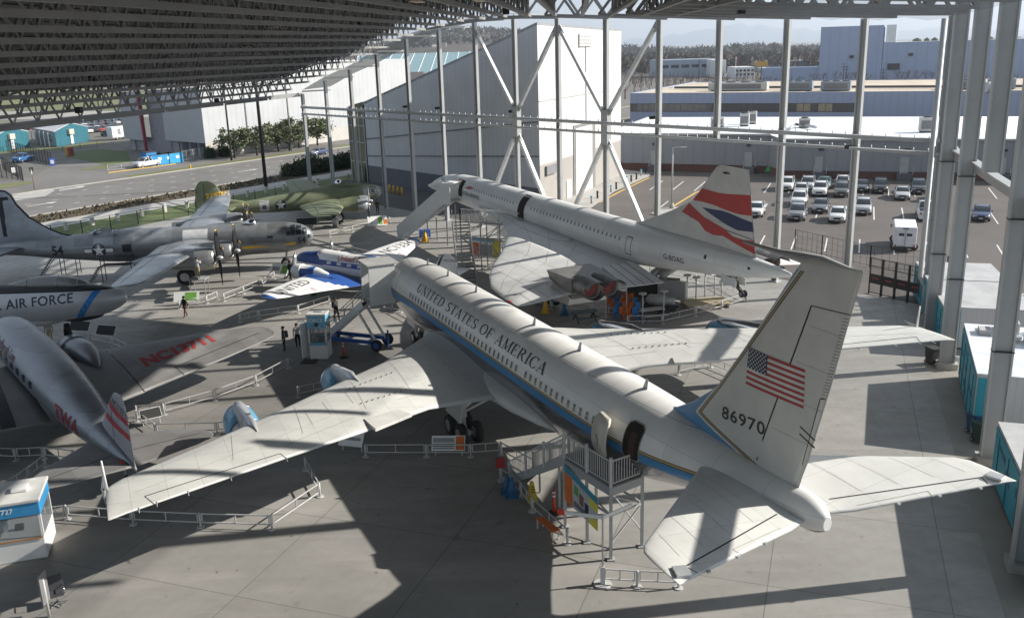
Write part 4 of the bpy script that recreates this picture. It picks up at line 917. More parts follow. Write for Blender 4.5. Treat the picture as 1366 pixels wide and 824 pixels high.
# ------------------------------------------------------------------ silver twin airliner in the shade
def dc2():
    rt = plane_root('silver_airliner', -30.07, 52.68, -48.04, 'silver tail dragger airliner lettered TWA with red striped rudder, in deep shade', 'propeller airliner')
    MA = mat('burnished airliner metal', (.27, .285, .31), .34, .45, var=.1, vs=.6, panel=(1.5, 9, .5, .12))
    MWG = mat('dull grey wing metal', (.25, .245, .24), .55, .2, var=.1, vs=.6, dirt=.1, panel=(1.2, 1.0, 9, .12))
    F = Fus([(-1.2, .03, .03, .03, 3.55), (-.9, .5, .5, .5, 3.58), (0, 1.05, 1.0, 1.0, 3.72), (1.2, 1.25, 1.2, 1.25, 3.75), (3, 1.34, 1.26, 1.35, 3.62), (8, 1.34, 1.26, 1.35, 3.0), (11, 1.2, 1.16, 1.25, 2.55), (14, .95, .88, .9, 2.05), (17, .48, .5, .52, 1.6), (18.9, .12, .16, .25, 1.3), (19.1, .03, .04, .05, 1.25)], 32)
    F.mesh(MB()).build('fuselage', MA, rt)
    a = 2.5
    while a < 9.3:
        for sd in (-1, 1): F.patch(MB(), a, a + .42, 3.9 - a * .122, 4.28 - a * .122, sd, .014).build('cabin_window', M_GLASSD, rt)
        a += 1.0
    text('lettering', 'The Lindbergh Line', .42, lambda u, v: F.onz(1.6 + u * .95, 4.42 + v - (1.6 + u) * .122, -1, .016), mat('maroon lettering', (.10, .015, .02), .5), rt, grid=.25, bold=.01)
    text('tail_lettering', 'TWA', .62, lambda u, v: F.onz(11.9 + u * 1.15, 2.2 + v - u * .18, -1, .02), mat('dull red lettering', (.26, .02, .025), .55), rt, grid=.25, bold=.035, spacing=1.1)
    for sd in (-1, 1):
        W = Wing([(1.0, 2.4, 10.6, 2.35, .12), (2.6, 3.2, 10.55, 2.42, .13), (3.7, 3.75, 10.5, 2.46, .13), (3.9, 3.85, 10.45, 2.48, .13), (9.2, 5.4, 9.6, 2.64, .11), (12.0, 6.5, 9.0, 2.7, .09), (12.75, 7.1, 8.7, 2.7, .06), (12.95, 7.7, 8.3, 2.7, .03)], sd, inc=.12)
        mb = W.mesh(MB())
        W.line(mb, [(3.85, 3.85), (10.4, 3.85)], .07)
        W.line(mb, [(9.05, 6.2), (7.95, 12.1)], .09); W.line(mb, [(9.05, 6.2), (10.0, 6.3)], .05)
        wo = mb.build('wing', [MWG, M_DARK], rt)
        if sd > 0: text('registration', 'NC13711', 1.0, lambda u, v: W.on(8.2 - v - u * .13, 4.85 + u * .84, 1, .016), mat('faded red lettering', (.34, .05, .05), .6), wo, grid=.3, bold=.05, wide=1.0)
        else: MB().loft([[W.pt(s_ + .9 * t_, t_, 1, .02) for s_ in (1.75, 2.45)] for t_ in (0, .02, .08, .2, .4, .6, .8, .98)], 0, True, (False, False), False).build('walkway', M_BLACK, wo)
        e = nacelle(rt, [(0, .8), (.12, .9), (.5, .96), (1.0, .95), (1.1, .86), (1.6, .94), (2.6, .8), (3.8, .46), (4.8, .05)], 2.2, sd * 2.75, 2.65, (MA, MA))
        prop(rt, 2.05, sd * 2.75, 2.55, 1.65, 3, 0, tip=False, hub=.15)
        g = empty('main_landing_gear', (0, 0, 0)); g.parent = rt
        MB().bar((4.6, sd * 2.75, .55), (4.4, sd * 2.75, 2.0), .12).build('strut', M_STEEL, g); wheel('wheel', g, (4.6, sd * 2.75, .55), .55, .35)
        W = Wing([(.15, 14.3, 19.1, 1.42, .07), (.9, 15.0, 19.1, 1.45, .08), (3.0, 16.4, 18.95, 1.5, .075), (3.8, 17.1, 18.75, 1.52, .05), (4.1, 17.8, 18.4, 1.52, .02)], sd)
        mb = W.mesh(MB()); W.line(mb, [(17.55, .5), (17.95, 3.6)], .05)
        mb.build('tailplane', [MWG, M_DARK], rt)
    W = Wing([(1.2, 14.6, 19.0, 0, .03), (2.0, 14.9, 19.0, 0, .05), (2.45, 15.2, 19.0, 0, .07), (3.0, 15.9, 19.0, 0, .075), (3.68, 16.6, 19.0, 0, .075), (4.3, 17.2, 18.95, 0, .07), (4.6, 17.6, 18.75, 0, .05), (4.72, 18.0, 18.45, 0, .02)], vertical=True)
    fo = W.mesh(MB()).build('fin', mat('fin silver', (.45, .46, .49), .4, .35), rt)
    mb = MB()
    for up in (-1, 1):
        for zt, zb in ((4.15, 3.85), (3.45, 3.15)):
            for i in range(6):
                k0, k1 = .08 + i * .15, .08 + (i + 1) * .15
                P = []
                for k, zz in ((k0, zb), (k1, zb), (k1, zt), (k0, zt)):
                    z2 = zz - k * .55; le, te = W.at(z2)[1:3]; P.append(W.on(le + (te - le) * k, z2, up, .014))
                mb.add(P, [(0, 1, 2, 3)])
    mb.build('red_stripe', mat('rudder red', (.40, .05, .06), .55), fo, fix=False)
    lb = MB(); W.line(lb, [(17.05, 1.85), (17.25, 4.2)], .05, 0, -1); lb.build('rudder_gap', M_DARK, fo)
    text('tail_number', 'NC13711', .34, lambda u, v: W.on(17.35 + u * .95, 4.1 + v - u * .25, -1, .016), M_LETT, fo)
    wheel('tail_wheel', rt, (17.6, 0, .25), .25, .14); MB().cyl((17.6, 0, .25), (17.4, 0, 1.2), .06).build('tail_strut', M_STEEL, rt)
    MB().box((18.3, -.35, 1.55), (.5, .1, .07)).build('control_lock', M_REDP, rt)
dc2()
# ------------------------------------------------------------------ swept jet bomber, only its nose in the picture
def b47():
    rt = plane_root('jet_bomber', -26.61, 62.1, 182.57, 'grey jet bomber nose lettered U.S. AIR FORCE with black glare panel and bubble canopy', 'jet bomber')
    t = NT('jet bomber paint'); x, y, z = t.xyz(t.coord()); n = t.noise(t.coord(), .8, 5)
    c = t.mix(n, (.40, .41, .43), (.52, .53, .55))
    top = t.math('MULTIPLY', t.gt(z, t.math('ADD', 4.02, t.math('MULTIPLY', x, .012))), t.gt(t.math('ADD', x, t.math('MULTIPLY', z, -.6)), -1.75))
    c = t.mix(top, c, (.012, .012, .014))
    bd = t.math('ADD', x, t.math('MULTIPLY', z, .745))
    c = t.mix(t.math('MULTIPLY', t.band(bd, 4.62, 5.1), t.math('LESS_THAN', z, 4.04)), c, (.03, .20, .52))
    t.col(c); t.b.inputs['Roughness'].default_value = .4; t.b.inputs['Metallic'].default_value = .35
    F = Fus([(.06, .03, .03, .03, 3.32), (.2, .28, .3, .3, 3.32), (.7, .6, .65, .65, 3.3), (1.6, .9, .98, .98, 3.24), (3, 1.08, 1.22, 1.22, 3.2), (5, 1.15, 1.32, 1.35, 3.2), (9, 1.2, 1.38, 1.45, 3.2), (24, 1.2, 1.4, 1.45, 3.2), (31, .5, .7, .6, 3.7), (33, .2, .3, .3, 3.9)], 36)
    F.mesh(MB()).build('fuselage', t.m, rt)
    cn = Fus([(2.6, .08, .05, .1, 4.35), (3.2, .42, .38, .2, 4.38), (4.2, .5, .62, .2, 4.4), (6, .5, .6, .2, 4.45), (7.2, .35, .3, .2, 4.5), (8.0, .1, .05, .1, 4.52)], 22)
    co_ = cn.mesh(MB()).build('canopy', glass('hazy canopy', (.16, .16, .15), .15), rt)
    for a in (3.2, 4.55, 6.6):
        MB().tube([cn.on(a, R(t_), 1, .012) if t_ <= 90 else cn.on(a, R(180 - t_), -1, .012) for t_ in range(0, 181, 15)], .03, 6).build('canopy_frame', M_ALU, co_)
    text('lettering', 'U.S. AIR FORCE', .62, lambda u, v: F.onz(9.55 - u * .985, 3.02 + v + u * .06, 1, .015), M_NAVY, rt, grid=.2, bold=.012, spacing=1.05)
    rnd = random.Random(5); mb = MB()
    for k in range(22):
        z_ = 2.3 + rnd.random() * 1.0; a = 4.86 - .745 * z_ + rnd.uniform(-.17, .17); 
        mb.add([F.onz(a + .018 * math.sin(q), z_ + .018 * math.cos(q), 1, .016) for q in (k_ * pi / 3 for k_ in range(6))], [tuple(range(6))])
    mb.build('band_stars', M_STARW, rt, fix=False)
    Fus([(1.9, .1, .05, .1, 2.2), (2.4, .5, .2, .28, 2.2), (3.4, .6, .2, .36, 2.12), (4.4, .4, .2, .25, 2.05), (4.8, .1, .05, .1, 2.0)], 18).mesh(MB()).build('radome', M_BLACK, rt)
    Fus([(4.6, .3, .4, .3, 2.1), (6, .6, .5, .45, 2.0), (10, .7, .5, .5, 1.95)], 18).mesh(MB()).build('bomb_bay_fairing', mat('pale grey fairing', (.42, .42, .41), .6), rt)
    g = empty('front_landing_gear', (0, 0, 0)); g.parent = rt
    MB().cyl((9.5, 0, .6), (9.4, 0, 2.0), .18).build('strut', M_STEEL, g)
    for y in (-.35, .35): wheel('wheel', g, (9.5, y, .6), .6, .36)
    g = empty('rear_landing_gear', (0, 0, 0)); g.parent = rt
    MB().cyl((20.5, 0, .6), (20.4, 0, 2.0), .18).build('strut', M_STEEL, g)
    for y in (-.35, .35): wheel('wheel', g, (20.5, y, .6), .6, .36)
    MB().tube([(.1, 0, 3.32), (-.55, 0, 3.3)], [.04, .015], 8).build('refuelling_probe', M_ALU, rt)
b47()
# ------------------------------------------------------------------ ground, road, lot
def Q(c, s, z=0.0): return Vector((.822 * c + .57 * s, -.57 * c + .822 * s, z))     # c across the road, s along it
RD = Vector((.57, .822, 0)); RA = math.atan2(.822, .57)
def sheet(name, pts, z, m_, kind='structure', label=None):
    o = MB().poly([Vector((p[0], p[1], z)) for p in pts]).build(name, m_, kind=kind, fix=False)
    me = o.data
    if me.polygons[0].normal.z < 0: me.flip_normals()
    return o
def floor_mat():
    t = NT('pavilion concrete'); co = t.coord('World'); x, y, z = t.xyz(co)
    u = t.math('SUBTRACT', t.math('MULTIPLY', x, .943), t.math('MULTIPLY', y, .333)); v = t.math('ADD', t.math('MULTIPLY', x, .333), t.math('MULTIPLY', y, .943))
    n1 = t.noise(co, .16, 6, .65); n2 = t.noise(co, 1.3, 6, .7); n3 = t.noise(co, .5, 5, .6, (.25, 1, 1))
    c = t.mix(t.ramp(n1, .3, .7), (.235, .225, .205), (.335, .325, .305))
    c = t.mix(t.math('MULTIPLY', t.ramp(n2, .42, .7), .35), c, (.20, .19, .17))
    c = t.mix(t.math('MULTIPLY', t.ramp(n3, .5, .72), .5), c, (.43, .40, .385))
    # each slab cast a little differently, sawn joints between
    cu = t.math('FLOOR', t.math('DIVIDE', t.math('ADD', u, 1.35), 6.2)); cv = t.math('FLOOR', t.math('DIVIDE', v, 6.2))
    sl = t.math('FRACT', t.math('MULTIPLY', t.math('SINE', t.math('ADD', t.math('MULTIPLY', cu, 12.99), t.math('MULTIPLY', cv, 78.2))), 4375.5))
    c = t.mix(t.math('MULTIPLY', sl, .28), c, (.17, .165, .155))
    j = t.math('MAXIMUM', t.math('LESS_THAN', t.math('FRACT', t.math('DIVIDE', t.math('ADD', u, 1.35), 6.2)), .006), t.math('LESS_THAN', t.math('FRACT', t.math('DIVIDE', v, 6.2)), .006))
    c = t.mix(t.math('MULTIPLY', j, .75), c, (.09, .105, .1))
    st = t.noise(co, .9, 3, .5); c = t.mix(t.math('MULTIPLY', t.ramp(st, .68, .74), .45), c, (.1, .095, .085))
    ty = t.noise(co, .7, 4, .6, (.09, 1.3, 1)); c = t.mix(t.math('MULTIPLY', t.ramp(ty, .6, .72), .35), c, (.12, .115, .11))
    dr = t.noise(co, 2.6, 2, .4); c = t.mix(t.math('MULTIPLY', t.ramp(dr, .74, .77), .6), c, (.07, .065, .06))
    t.col(c); t.set(t.b.inputs['Roughness'], t.ramp(n2, .3, .7, .5, .72)); t.b.inputs['Specular IOR Level'].default_value = .35
    t.bump(n2, .12, .01)
    return t.m
def asphalt(name, a, b):
    t = NT(name); co = t.coord('World'); n1 = t.noise(co, .09, 6, .65); n2 = t.noise(co, 2.2, 5, .7); n3 = t.noise(co, .35, 6, .7, (.3, 1, 1))
    c = t.mix(t.ramp(n1, .3, .7), a, b); c = t.mix(t.math('MULTIPLY', t.ramp(n3, .5, .75), .5), c, sc(b, 1.35)); c = t.mix(t.math('MULTIPLY', n2, .4), c, sc(a, .7))
    v = t.n.new('ShaderNodeTexVoronoi'); v.feature = 'DISTANCE_TO_EDGE'; v.inputs['Scale'].default_value = .11; t.l.new(co, v.inputs['Vector'])
    c = t.mix(t.math('MULTIPLY', t.math('LESS_THAN', v.outputs['Distance'], .008), .18), c, sc(a, .45))
    t.col(c); t.b.inputs['Roughness'].default_value = .85; t.bump(n2, .2, .01)
    return t.m
def grass_mat(name, a, b):
    t = NT(name); co = t.coord('World'); n1 = t.noise(co, .35, 6, .7); n2 = t.noise(co, 6, 4, .7)
    c = t.mix(t.ramp(n1, .3, .7), a, b); c = t.mix(t.math('MULTIPLY', n2, .45), c, sc(a, .5)); t.col(c); t.b.inputs['Roughness'].default_value = .9; t.bump(n2, .5, .03)
    return t.m
M_FLOOR = floor_mat(); M_LOT = asphalt('parking asphalt', (.085, .073, .066), (.125, .109, .099)); M_ROAD = asphalt('road asphalt', (.135, .125, .115), (.19, .178, .165)); M_LAND = asphalt('outlying ground', (.11, .105, .09), (.17, .16, .14))
M_GRASS = grass_mat('lawn', (.075, .105, .03), (.12, .155, .05)); M_GRASSD = grass_mat('dry grass', (.12, .13, .05), (.19, .19, .08)); M_BED = grass_mat('bark bed', (.06, .045, .032), (.12, .09, .06))
M_WALK = mat('footway concrete', (.36, .345, .32), .8, var=.12, coord='World', vs=.8, dirt=.15)
M_LINE = mat('white road paint', (.62, .61, .58), .7, var=.2, coord='World', vs=2, dirt=.25); M_LINEY = mat('yellow road paint', (.55, .36, .08), .7, var=.2, coord='World', vs=2)
sheet('ground', [(-14000, -400), (14000, -400), (14000, 26000), (-14000, 26000)], -.045, M_LAND)
ROW0 = Vector((-28.1, 130.9, 0)); ROWS = Vector((4.164, -4.736, 0))
def col_at(i): return ROW0 + ROWS * i
rn = Vector((ROWS.y, -ROWS.x, 0)).normalized() * -1                      # out of the pavilion, across the far row
sheet('parking_lot', [gp(1366, 560), Q(0, 40), Q(40, 60), Q(60, 145), Q(-20, 145), Q(-69, 131), Q(-58, 80), (3, 100), col_at(14) + rn * .6], -.016, M_LOT)
E1 = col_at(14) + rn * 1.0
sheet('pavilion_floor', [(19.5, 27.0), (20.6, 30), (30.6, 64.0), E1, col_at(0) + rn * 1.0, Q(-99.5, 92), Q(-98.5, 20), (-60, -20), (10, -20)], 0.0, M_FLOOR)
# paler edge strip along the right hand columns
sheet('floor_edge_strip', [(31.2, 63.6), (28.85, 63.7), (16.6, 27.5), (8.0, 2.0), (12, 2), (20.4, 27.5)], .004, mat('edge concrete', (.25, .235, .205), .75, var=.14, coord='World', vs=.5, dirt=.3))
sheet('service_yard', [col_at(0) + rn * .8, col_at(9) + rn * .8, (8.0, 116), (-20.5, 149.5)], -.026, asphalt('yard asphalt', (.07, .07, .068), (.10, .1, .096)))
# lawn, footway, planting bed, road and verge run parallel
def strip_(name, c0, c1, s0, s1, z, m_, kind='structure'): return sheet(name, [Q(c0, s0), Q(c1, s0), Q(c1, s1), Q(c0, s1)], z, m_, kind)
strip_('lawn', -107.8, -99.3, 30, 113, .012, M_GRASS, 'stuff')
strip_('footway', -112.6, -107.8, 0, 260, .02, M_WALK)
strip_('planting_bed', -118.6, -112.6, 0, 300, .03, M_BED)
strip_('road', -141.2, -118.6, -60, 900, -.01, M_ROAD)
for c0 in (-118.6, -141.3): MB().box(Q(c0, 300, .05), (900, .3, .16), RA).build('kerb', M_WALK, kind='structure')
strip_('verge', -145.4, -141.5, 93, 320, .012, M_GRASSD, 'stuff')
strip_('service_lane', -160, -145.6, 60, 330, -.008, M_ROAD)
mb = MB()
for s in range(-20, 300, 4):
    for c in (-124.2, -129.8, -135.4): mb.box(Q(c, s, -.004), (.9, .14, .006), RA)
mb.build('lane_markers', M_LINE, kind='structure')
mb = MB()
for px, py in ((327, 228), (51, 273), (275, 257), (92, 251)):
    c = gp(px, py); mb.box((c.x, c.y, -.003), (3.2, .25, .008), RA); mb.prism([(1.5, -.6), (2.8, 0), (1.5, .6)], -.007, .001, M=Matrix.Translation(c) @ Matrix.Rotation(RA, 4, 'Z'))
mb.build('lane_arrows', M_LINE, kind='structure')
mb = MB(); a, b = gp(79, 254.5), gp(112, 249); mb.bar(a, b, .35, .01); mb.build('stop_line', M_LINE, kind='structure')
# side entrance on the far left, lawns and kerbs
sheet('side_entrance', [gp(60, 226), gp(70, 222), gp(128, 199), gp(172, 196), gp(150, 210), gp(210, 232), gp(60, 256), gp(0, 262)], -.004, M_ROAD)
sheet('entrance_lawn', [gp(90, 209.5), gp(96, 204), gp(128, 198.5), gp(168, 202), gp(176, 216), gp(146, 221)], .03, M_GRASS, 'stuff')
sheet('verge_tip', [gp(108, 227.5), gp(112, 225), gp(145, 219.5), gp(146, 224)], .02, M_GRASSD, 'stuff')
sheet('verge_left', [gp(-30, 252), gp(0, 245.5), gp(43, 241.5), gp(43, 245), gp(0, 252)], .02, M_GRASSD, 'stuff')
sheet('verge_corner', [gp(5, 262), gp(50, 252), gp(40, 255.5), gp(14, 262)], .024, M_GRASSD, 'stuff')
sheet('corner_footway', [gp(14, 262), gp(40, 255), gp(66, 252), gp(74, 254), gp(60, 262), gp(20, 268)], .02, M_WALK)
sheet('far_field', [gp(-200, 178), gp(170, 166), gp(170, 158), gp(-200, 168)], -.02, M_GRASSD, 'stuff')
sheet('runway', [gp(-300, 166), gp(200, 156), gp(200, 148), gp(-300, 150)], -.01, mat('runway concrete', (.3, .28, .25), .85, coord='World', vs=.02))
sheet('strip_field', [gp(-60, 203), gp(80, 196), gp(140, 188), gp(140, 190.5), gp(80, 200), gp(-60, 208)], -.02, M_GRASSD, 'stuff')
sheet('far_field', [gp(-300, 150), gp(200, 147), gp(200, 118), gp(-300, 118)], -.015, M_GRASSD, 'stuff')
# parking bay lines, white, in rows, and the yellow edge line
LD = Vector((.357, .934, 0)); LN = Vector((.934, -.357, 0)); LA = math.atan2(LD.y, LD.x)
mb = MB()
def bay(px, py, n0, n1, length, step=3.05, back=0):
    o = gp(px, py)
    for k in range(n0, n1): 
        p = o + LN * (k * step) + LD * (length / 2 - back); mb.box((p.x, p.y, -.011), (length, .13, .006), LA)
bay(1146, 337, -5, 9, 6.4); bay(1166, 293, -8, 10, 8.5); bay(1330, 265, -14, 6, 9)
for k in range(9):
    p = gp(1300, 425) + LD * (k * .9); mb.bar(p, p + LN * 9 + LD * 1.6, .3, .006)
mb.build('bay_lines', M_LINE, kind='structure')
mb = MB(); P = [gp(x, y, -.008) for x, y in ((845, 312), (868, 296), (905, 271), (928, 257), (945, 251))]; mb.strip(P, .3)
P = [gp(x, y, -.008) for x, y in ((800, 270), (826, 256), (866, 237))]; mb.strip(P, .3); mb.build('edge_lines', M_LINEY, kind='structure')
sheet('side_footway', [gp(745, 268), gp(769, 257), gp(812, 243), gp(830, 226), gp(868, 232), gp(866, 236), gp(820, 256), gp(780, 284)], .06, M_WALK)
sheet('traffic_island', [gp(868, 286), gp(880, 279), gp(905, 277), gp(918, 281), gp(900, 290)], .1, M_WALK)
# ------------------------------------------------------------------ buildings
def rib(name, a, ang, pitch=.45, var=.06, rough=.5, dirt=.08, seam=0.0):
    if name in MATS: return MATS[name]
    t = NT(name); co = t.coord('World'); x, y, z = t.xyz(co)
    u = t.math('ADD', t.math('MULTIPLY', x, math.cos(ang)), t.math('MULTIPLY', y, math.sin(ang)))
    n = t.noise(co, .25, 5, .6); n2 = t.noise(co, 1.1, 4, .6, (1, 1, .12))
    c = t.mix(t.ramp(n, .3, .7), sc(a, 1 - var), sc(a, 1 + var)); c = t.mix(t.math('MULTIPLY', t.ramp(n2, .5, .8), dirt * 2), c, sc(a, .55))
    f = t.math('FRACT', t.math('DIVIDE', u, pitch)); g = t.math('LESS_THAN', f, .16); c = t.mix(t.math('MULTIPLY', g, .18), c, sc(a, .5))
    if seam: c = t.mix(t.math('MULTIPLY', t.math('LESS_THAN', t.math('FRACT', t.math('DIVIDE', z, seam)), .02), .3), c, sc(a, .4))
    t.col(c); t.b.inputs['Roughness'].default_value = rough; t.bump(g, .4, .03); MATS[name] = t.m
    return t.m
def walls(mb, P, H, z0=0.0, mi=0):
    n = len(P)
    for i in range(n):
        a, b = P[i], P[(i + 1) % n]; ha, hb = H[i], H[(i + 1) % n]
        mb.add([(a[0], a[1], z0), (b[0], b[1], z0), (b[0], b[1], hb), (a[0], a[1], ha)], [(0, 1, 2, 3)], mi)
    return mb
def local(o, P): return [(Vector((p[0], p[1], 0)) - o).to_2d() for p in P]
def wall_panel(A, B, k0, k1, z0, z1, out, thick=.06):
    """box lying on the wall from A to B"""
    A = Vector((A[0], A[1], 0)); B = Vector((B[0], B[1], 0)); d = B - A
    p = A + d * ((k0 + k1) / 2); n = Vector((d.y, -d.x, 0)).normalized() * out
    return p + n * (thick / 2) + Vector((0, 0, (z0 + z1) / 2)), (d.length * (k1 - k0), thick, z1 - z0), math.atan2(d.y, d.x)
# hangar: tall grey gallery with a roof that slopes down to the left
hc = Vector((3.9, 112.6, 0)); hr = Vector((17.2, 141.0, 0)); hl = Vector((-21.4, 142.2, 0)); hb = hr + (hl - hc)
zt = hz(hc.x, hc.y, 34); zr = hz(hr.x, hr.y, 42.5); zl = hz(hl.x, hl.y, 137); zb_ = zl + zr - zt
HG = empty('exhibition_hall', hc, 0, 'tall grey ribbed metal hall with a long sloping roof and white end wall', 'building')
la = math.atan2((hl - hc).y, (hl - hc).x); ra = math.atan2((hr - hc).y, (hr - hc).x)
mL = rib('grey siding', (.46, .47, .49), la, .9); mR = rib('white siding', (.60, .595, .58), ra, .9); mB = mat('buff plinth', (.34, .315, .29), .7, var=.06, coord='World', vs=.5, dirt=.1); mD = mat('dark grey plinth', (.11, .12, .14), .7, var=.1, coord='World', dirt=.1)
def wl(mb, a, b, za0, zb0, za1, zb1, mi=0): mb.add([(a.x, a.y, za0), (b.x, b.y, zb0), (b.x, b.y, zb1), (a.x, a.y, za1)], [(0, 1, 2, 3)], mi)
def rel(mb, o):
    mb.v = [tuple(Vector(v) - o) for v in mb.v]; return mb
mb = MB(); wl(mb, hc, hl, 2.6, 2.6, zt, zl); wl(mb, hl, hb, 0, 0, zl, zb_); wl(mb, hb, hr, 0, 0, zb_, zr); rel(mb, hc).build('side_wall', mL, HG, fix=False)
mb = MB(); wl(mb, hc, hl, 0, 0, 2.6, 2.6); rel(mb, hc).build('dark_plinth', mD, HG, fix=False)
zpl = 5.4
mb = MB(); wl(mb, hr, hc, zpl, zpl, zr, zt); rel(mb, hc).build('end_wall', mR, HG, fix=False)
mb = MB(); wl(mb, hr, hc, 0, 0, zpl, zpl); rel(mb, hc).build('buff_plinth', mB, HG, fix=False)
mb = MB(); up_ = Vector((0, 0, .35)); P4 = [hc + Vector((0, 0, zt)), hr + Vector((0, 0, zr)), hb + Vector((0, 0, zb_)), hl + Vector((0, 0, zl))]
ov = (hl - hc).normalized() * 2.2; P4[2] = P4[2] + ov + Vector((0, 0, -.8)); P4[3] = P4[3] + ov + Vector((0, 0, -.8))
mb.add(P4 + [p + up_ for p in P4], [(0, 3, 2, 1), (4, 5, 6, 7), (0, 1, 5, 4), (1, 2, 6, 5), (2, 3, 7, 6), (3, 0, 4, 7)]); rel(mb, hc).build('roof', mat('grey roof sheet', (.26, .27, .28), .55, coord='World'), HG)
for zz in (zt * .49, zt * .30): 
    mb = MB(); mb.bar(hc + Vector((-.03, -.05, zz)), hl + Vector((-.03, -.05, zz * .62)), .07, .16); rel(mb, hc).build('panel_seam', mat('seam grey', (.16, .16, .17), .6), HG)
mb = MB(); mb.bar(hc + Vector((.06, -.03, zt * .60)), hr + Vector((.06, -.03, zt * .60)), .05, .1); rel(mb, hc).build('panel_seam', mat('seam pale', (.45, .45, .44), .6), HG)
c, s_, a = wall_panel(hc, hr, .36, .63, 0, 9.2, 1, .10); MB().box(c - hc, s_, a).build('door_opening', mat('mid steel grey', (.2, .2, .2), .7), HG)  # surround of the roller door, one even mid grey
c, s_, a = wall_panel(hc, hr, .38, .585, 0, 8.8, 1, .16); MB().box(c - hc, s_, a).build('roller_door', rib('roller door slats', (.62, .60, .57), pi / 2, 30, seam=.35), HG)
c, s_, a = wall_panel(hc, hr, .275, .325, 0, 2.4, 1, .12); d_ = MB().box(c - hc, s_, a).build('door', M_WHITE, HG); MB().box(c - hc + Vector((.1, -.1, -.1)), (.1, .1, .1), a).build('handle', M_STEEL, d_)
c, s_, a = wall_panel(hc, hr, .05, .15, 4.0, 5.1, 1, .3); MB().box(c - hc, s_, a).build('wall_sign_frame', mat('slate grey', (.2, .2, .21), .6), HG)
c, s_, a = wall_panel(hc, hr, .43, .58, zt * .885, zt * .955, 1, .15); vo = MB().box(c - hc, s_, a).build('vent_louvre', mat('louvre grey', (.42, .42, .42), .6), HG)
for k in range(9): MB().box(c - hc + Vector((0.1, -.08, -.75 + k * .18)), (s_[0] * .96, .1, .05), a).build('louvre_blade', M_WHITE, vo)
c, s_, a = wall_panel(hc, hr, .515, .522, 9.3, zt * .95, 1, .12); MB().box(c - hc, s_, a).build('downpipe', mL, HG)
# glazed lean-to at the low end of the hall
g0 = hl + (hl - hc).normalized() * .4; g1 = g0 + (hl - hc).normalized() * 4.5
GL = empty('glazed_foyer', g0, 0, 'olive glazed foyer at the low left end of the grey hall', 'building')
zg = hz(g1.x, g1.y, 143)
n_ = Vector(((hl - hc).y, -(hl - hc).x, 0)).normalized() * -1
gq = [g0, g1, g1 + (hr - hc) * .7, g0 + (hr - hc) * .7]
walls(MB(), local(g0, gq), [zl, zg, zg, zl]).build('wall', glass('olive glazing', (.10, .10, .06), .15), GL, fix=True)
MB().add([(p.x - g0.x, p.y - g0.y, z) for p, z in zip(gq, (zl + .1, zg + .1, zg + .1, zl + .1))], [(0, 1, 2, 3)]).build('roof', MATS['grey roof sheet'], GL)
for k in range(4):
    p = g0.lerp(g1, k / 3) - g0; MB().bar((p.x, p.y - .05, 0), (p.x, p.y - .05, zg), .15).build('mullion', M_STEEL, GL)
for z in (3, 6, 8.5): MB().bar((0, -.06, z), (g1.x - g0.x, g1.y - g0.y - .06, z), .1).build('transom', M_STEEL, GL)
# long white-roofed grey annex beyond the car park
b0 = Vector((15.5, 149.5, 0)); b1 = Vector((39.3, 139.0, 0)); b2 = Vector((39.6, 133.6, 0)); b3 = Vector((75.5, 121.8, 0)); bk = Vector((11, 30, 0))
AN = empty('grey_annex', b0, 0, 'long low grey annex with white flat roof and brick base behind the parked cars', 'building')
za = hz(b1.x, b1.y, 180); zb2 = hz(b2.x, b2.y, 186)
aa = math.atan2((b3 - b2).y, (b3 - b2).x); mA = rib('annex siding', (.22, .23, .25), aa, 1.6, dirt=.05)
F4 = [b0, b1, b2, b3, b3 + bk * 1.25, b0 + bk * 1.1]; H4 = [za, za, zb2, zb2, zb2, za]
walls(MB(), local(b0, F4), H4, 1.1).build('wall', mA, AN)
F5 = [p + (p - Vector((45, 150, 0))).normalized() * -.12 for p in F4]
walls(MB(), local(b0, F5), [1.12] * 6).build('brick_base', mat('red brick base', (.10, .042, .033), .8, var=.25, coord='World', vs=3, dirt=.2), AN)
MB().poly([(p.x - b0.x, p.y - b0.y, za - .15) for p in F4]).build('roof', mat('white roof membrane', (.80, .80, .81), .6, var=.05, coord='World', vs=.15, dirt=.08), AN)
for A_, B_ in ((b0, b1), (b2, b3)):
    MB().bar(A_ - b0 + Vector((0, -.1, za if A_ is b0 else zb2)), B_ - b0 + Vector((0, -.1, za if A_ is b0 else zb2)), .4, .25).build('coping', mat('coping grey', (.36, .36, .37), .5), AN)
for A_, B_, ks in ((b0, b1, (.3, .86)), (b2, b3, (.12, .42, .74))):
    for k in ks:
        c, s_, a = wall_panel(A_, B_, k, k + (1.1 / (B_ - A_).length), .95, 3.1, 1, .1); d_ = MB().box(c - b0, s_, a).build('door', mat('grey door', (.33, .34, .35), .5), AN)
        MB().box(c - b0 + Vector((.35, -.1, 0)), (.08, .1, .12)).build('handle', M_STEEL, d_)
        c, s_, a = wall_panel(A_, B_, k - .01, k + (1.6 / (B_ - A_).length), 0, .95, 1, 1.2); MB().box(c - b0, s_, a).build('door_step', mat('dark steel', (.09, .09, .1), .6), AN)
        for q in (-.9, .9): MB().bar(c - b0 + Vector((q, -.6, .4)), c - b0 + Vector((q, -.6, 1.4)), .06).build('step_rail', M_STEEL, AN)
        c, s_, a = wall_panel(A_, B_, k + .01, k + .03, 4.0, 4.3, 1, .3); MB().box(c - b0, s_, a).build('wall_lamp', M_DARK, AN)
c, s_, a = wall_panel(b0, b1, .02, .1, 3.6, 4.4, 1, .5); MB().box(c - b0, s_, a).build('wall_unit', M_STEEL, AN)
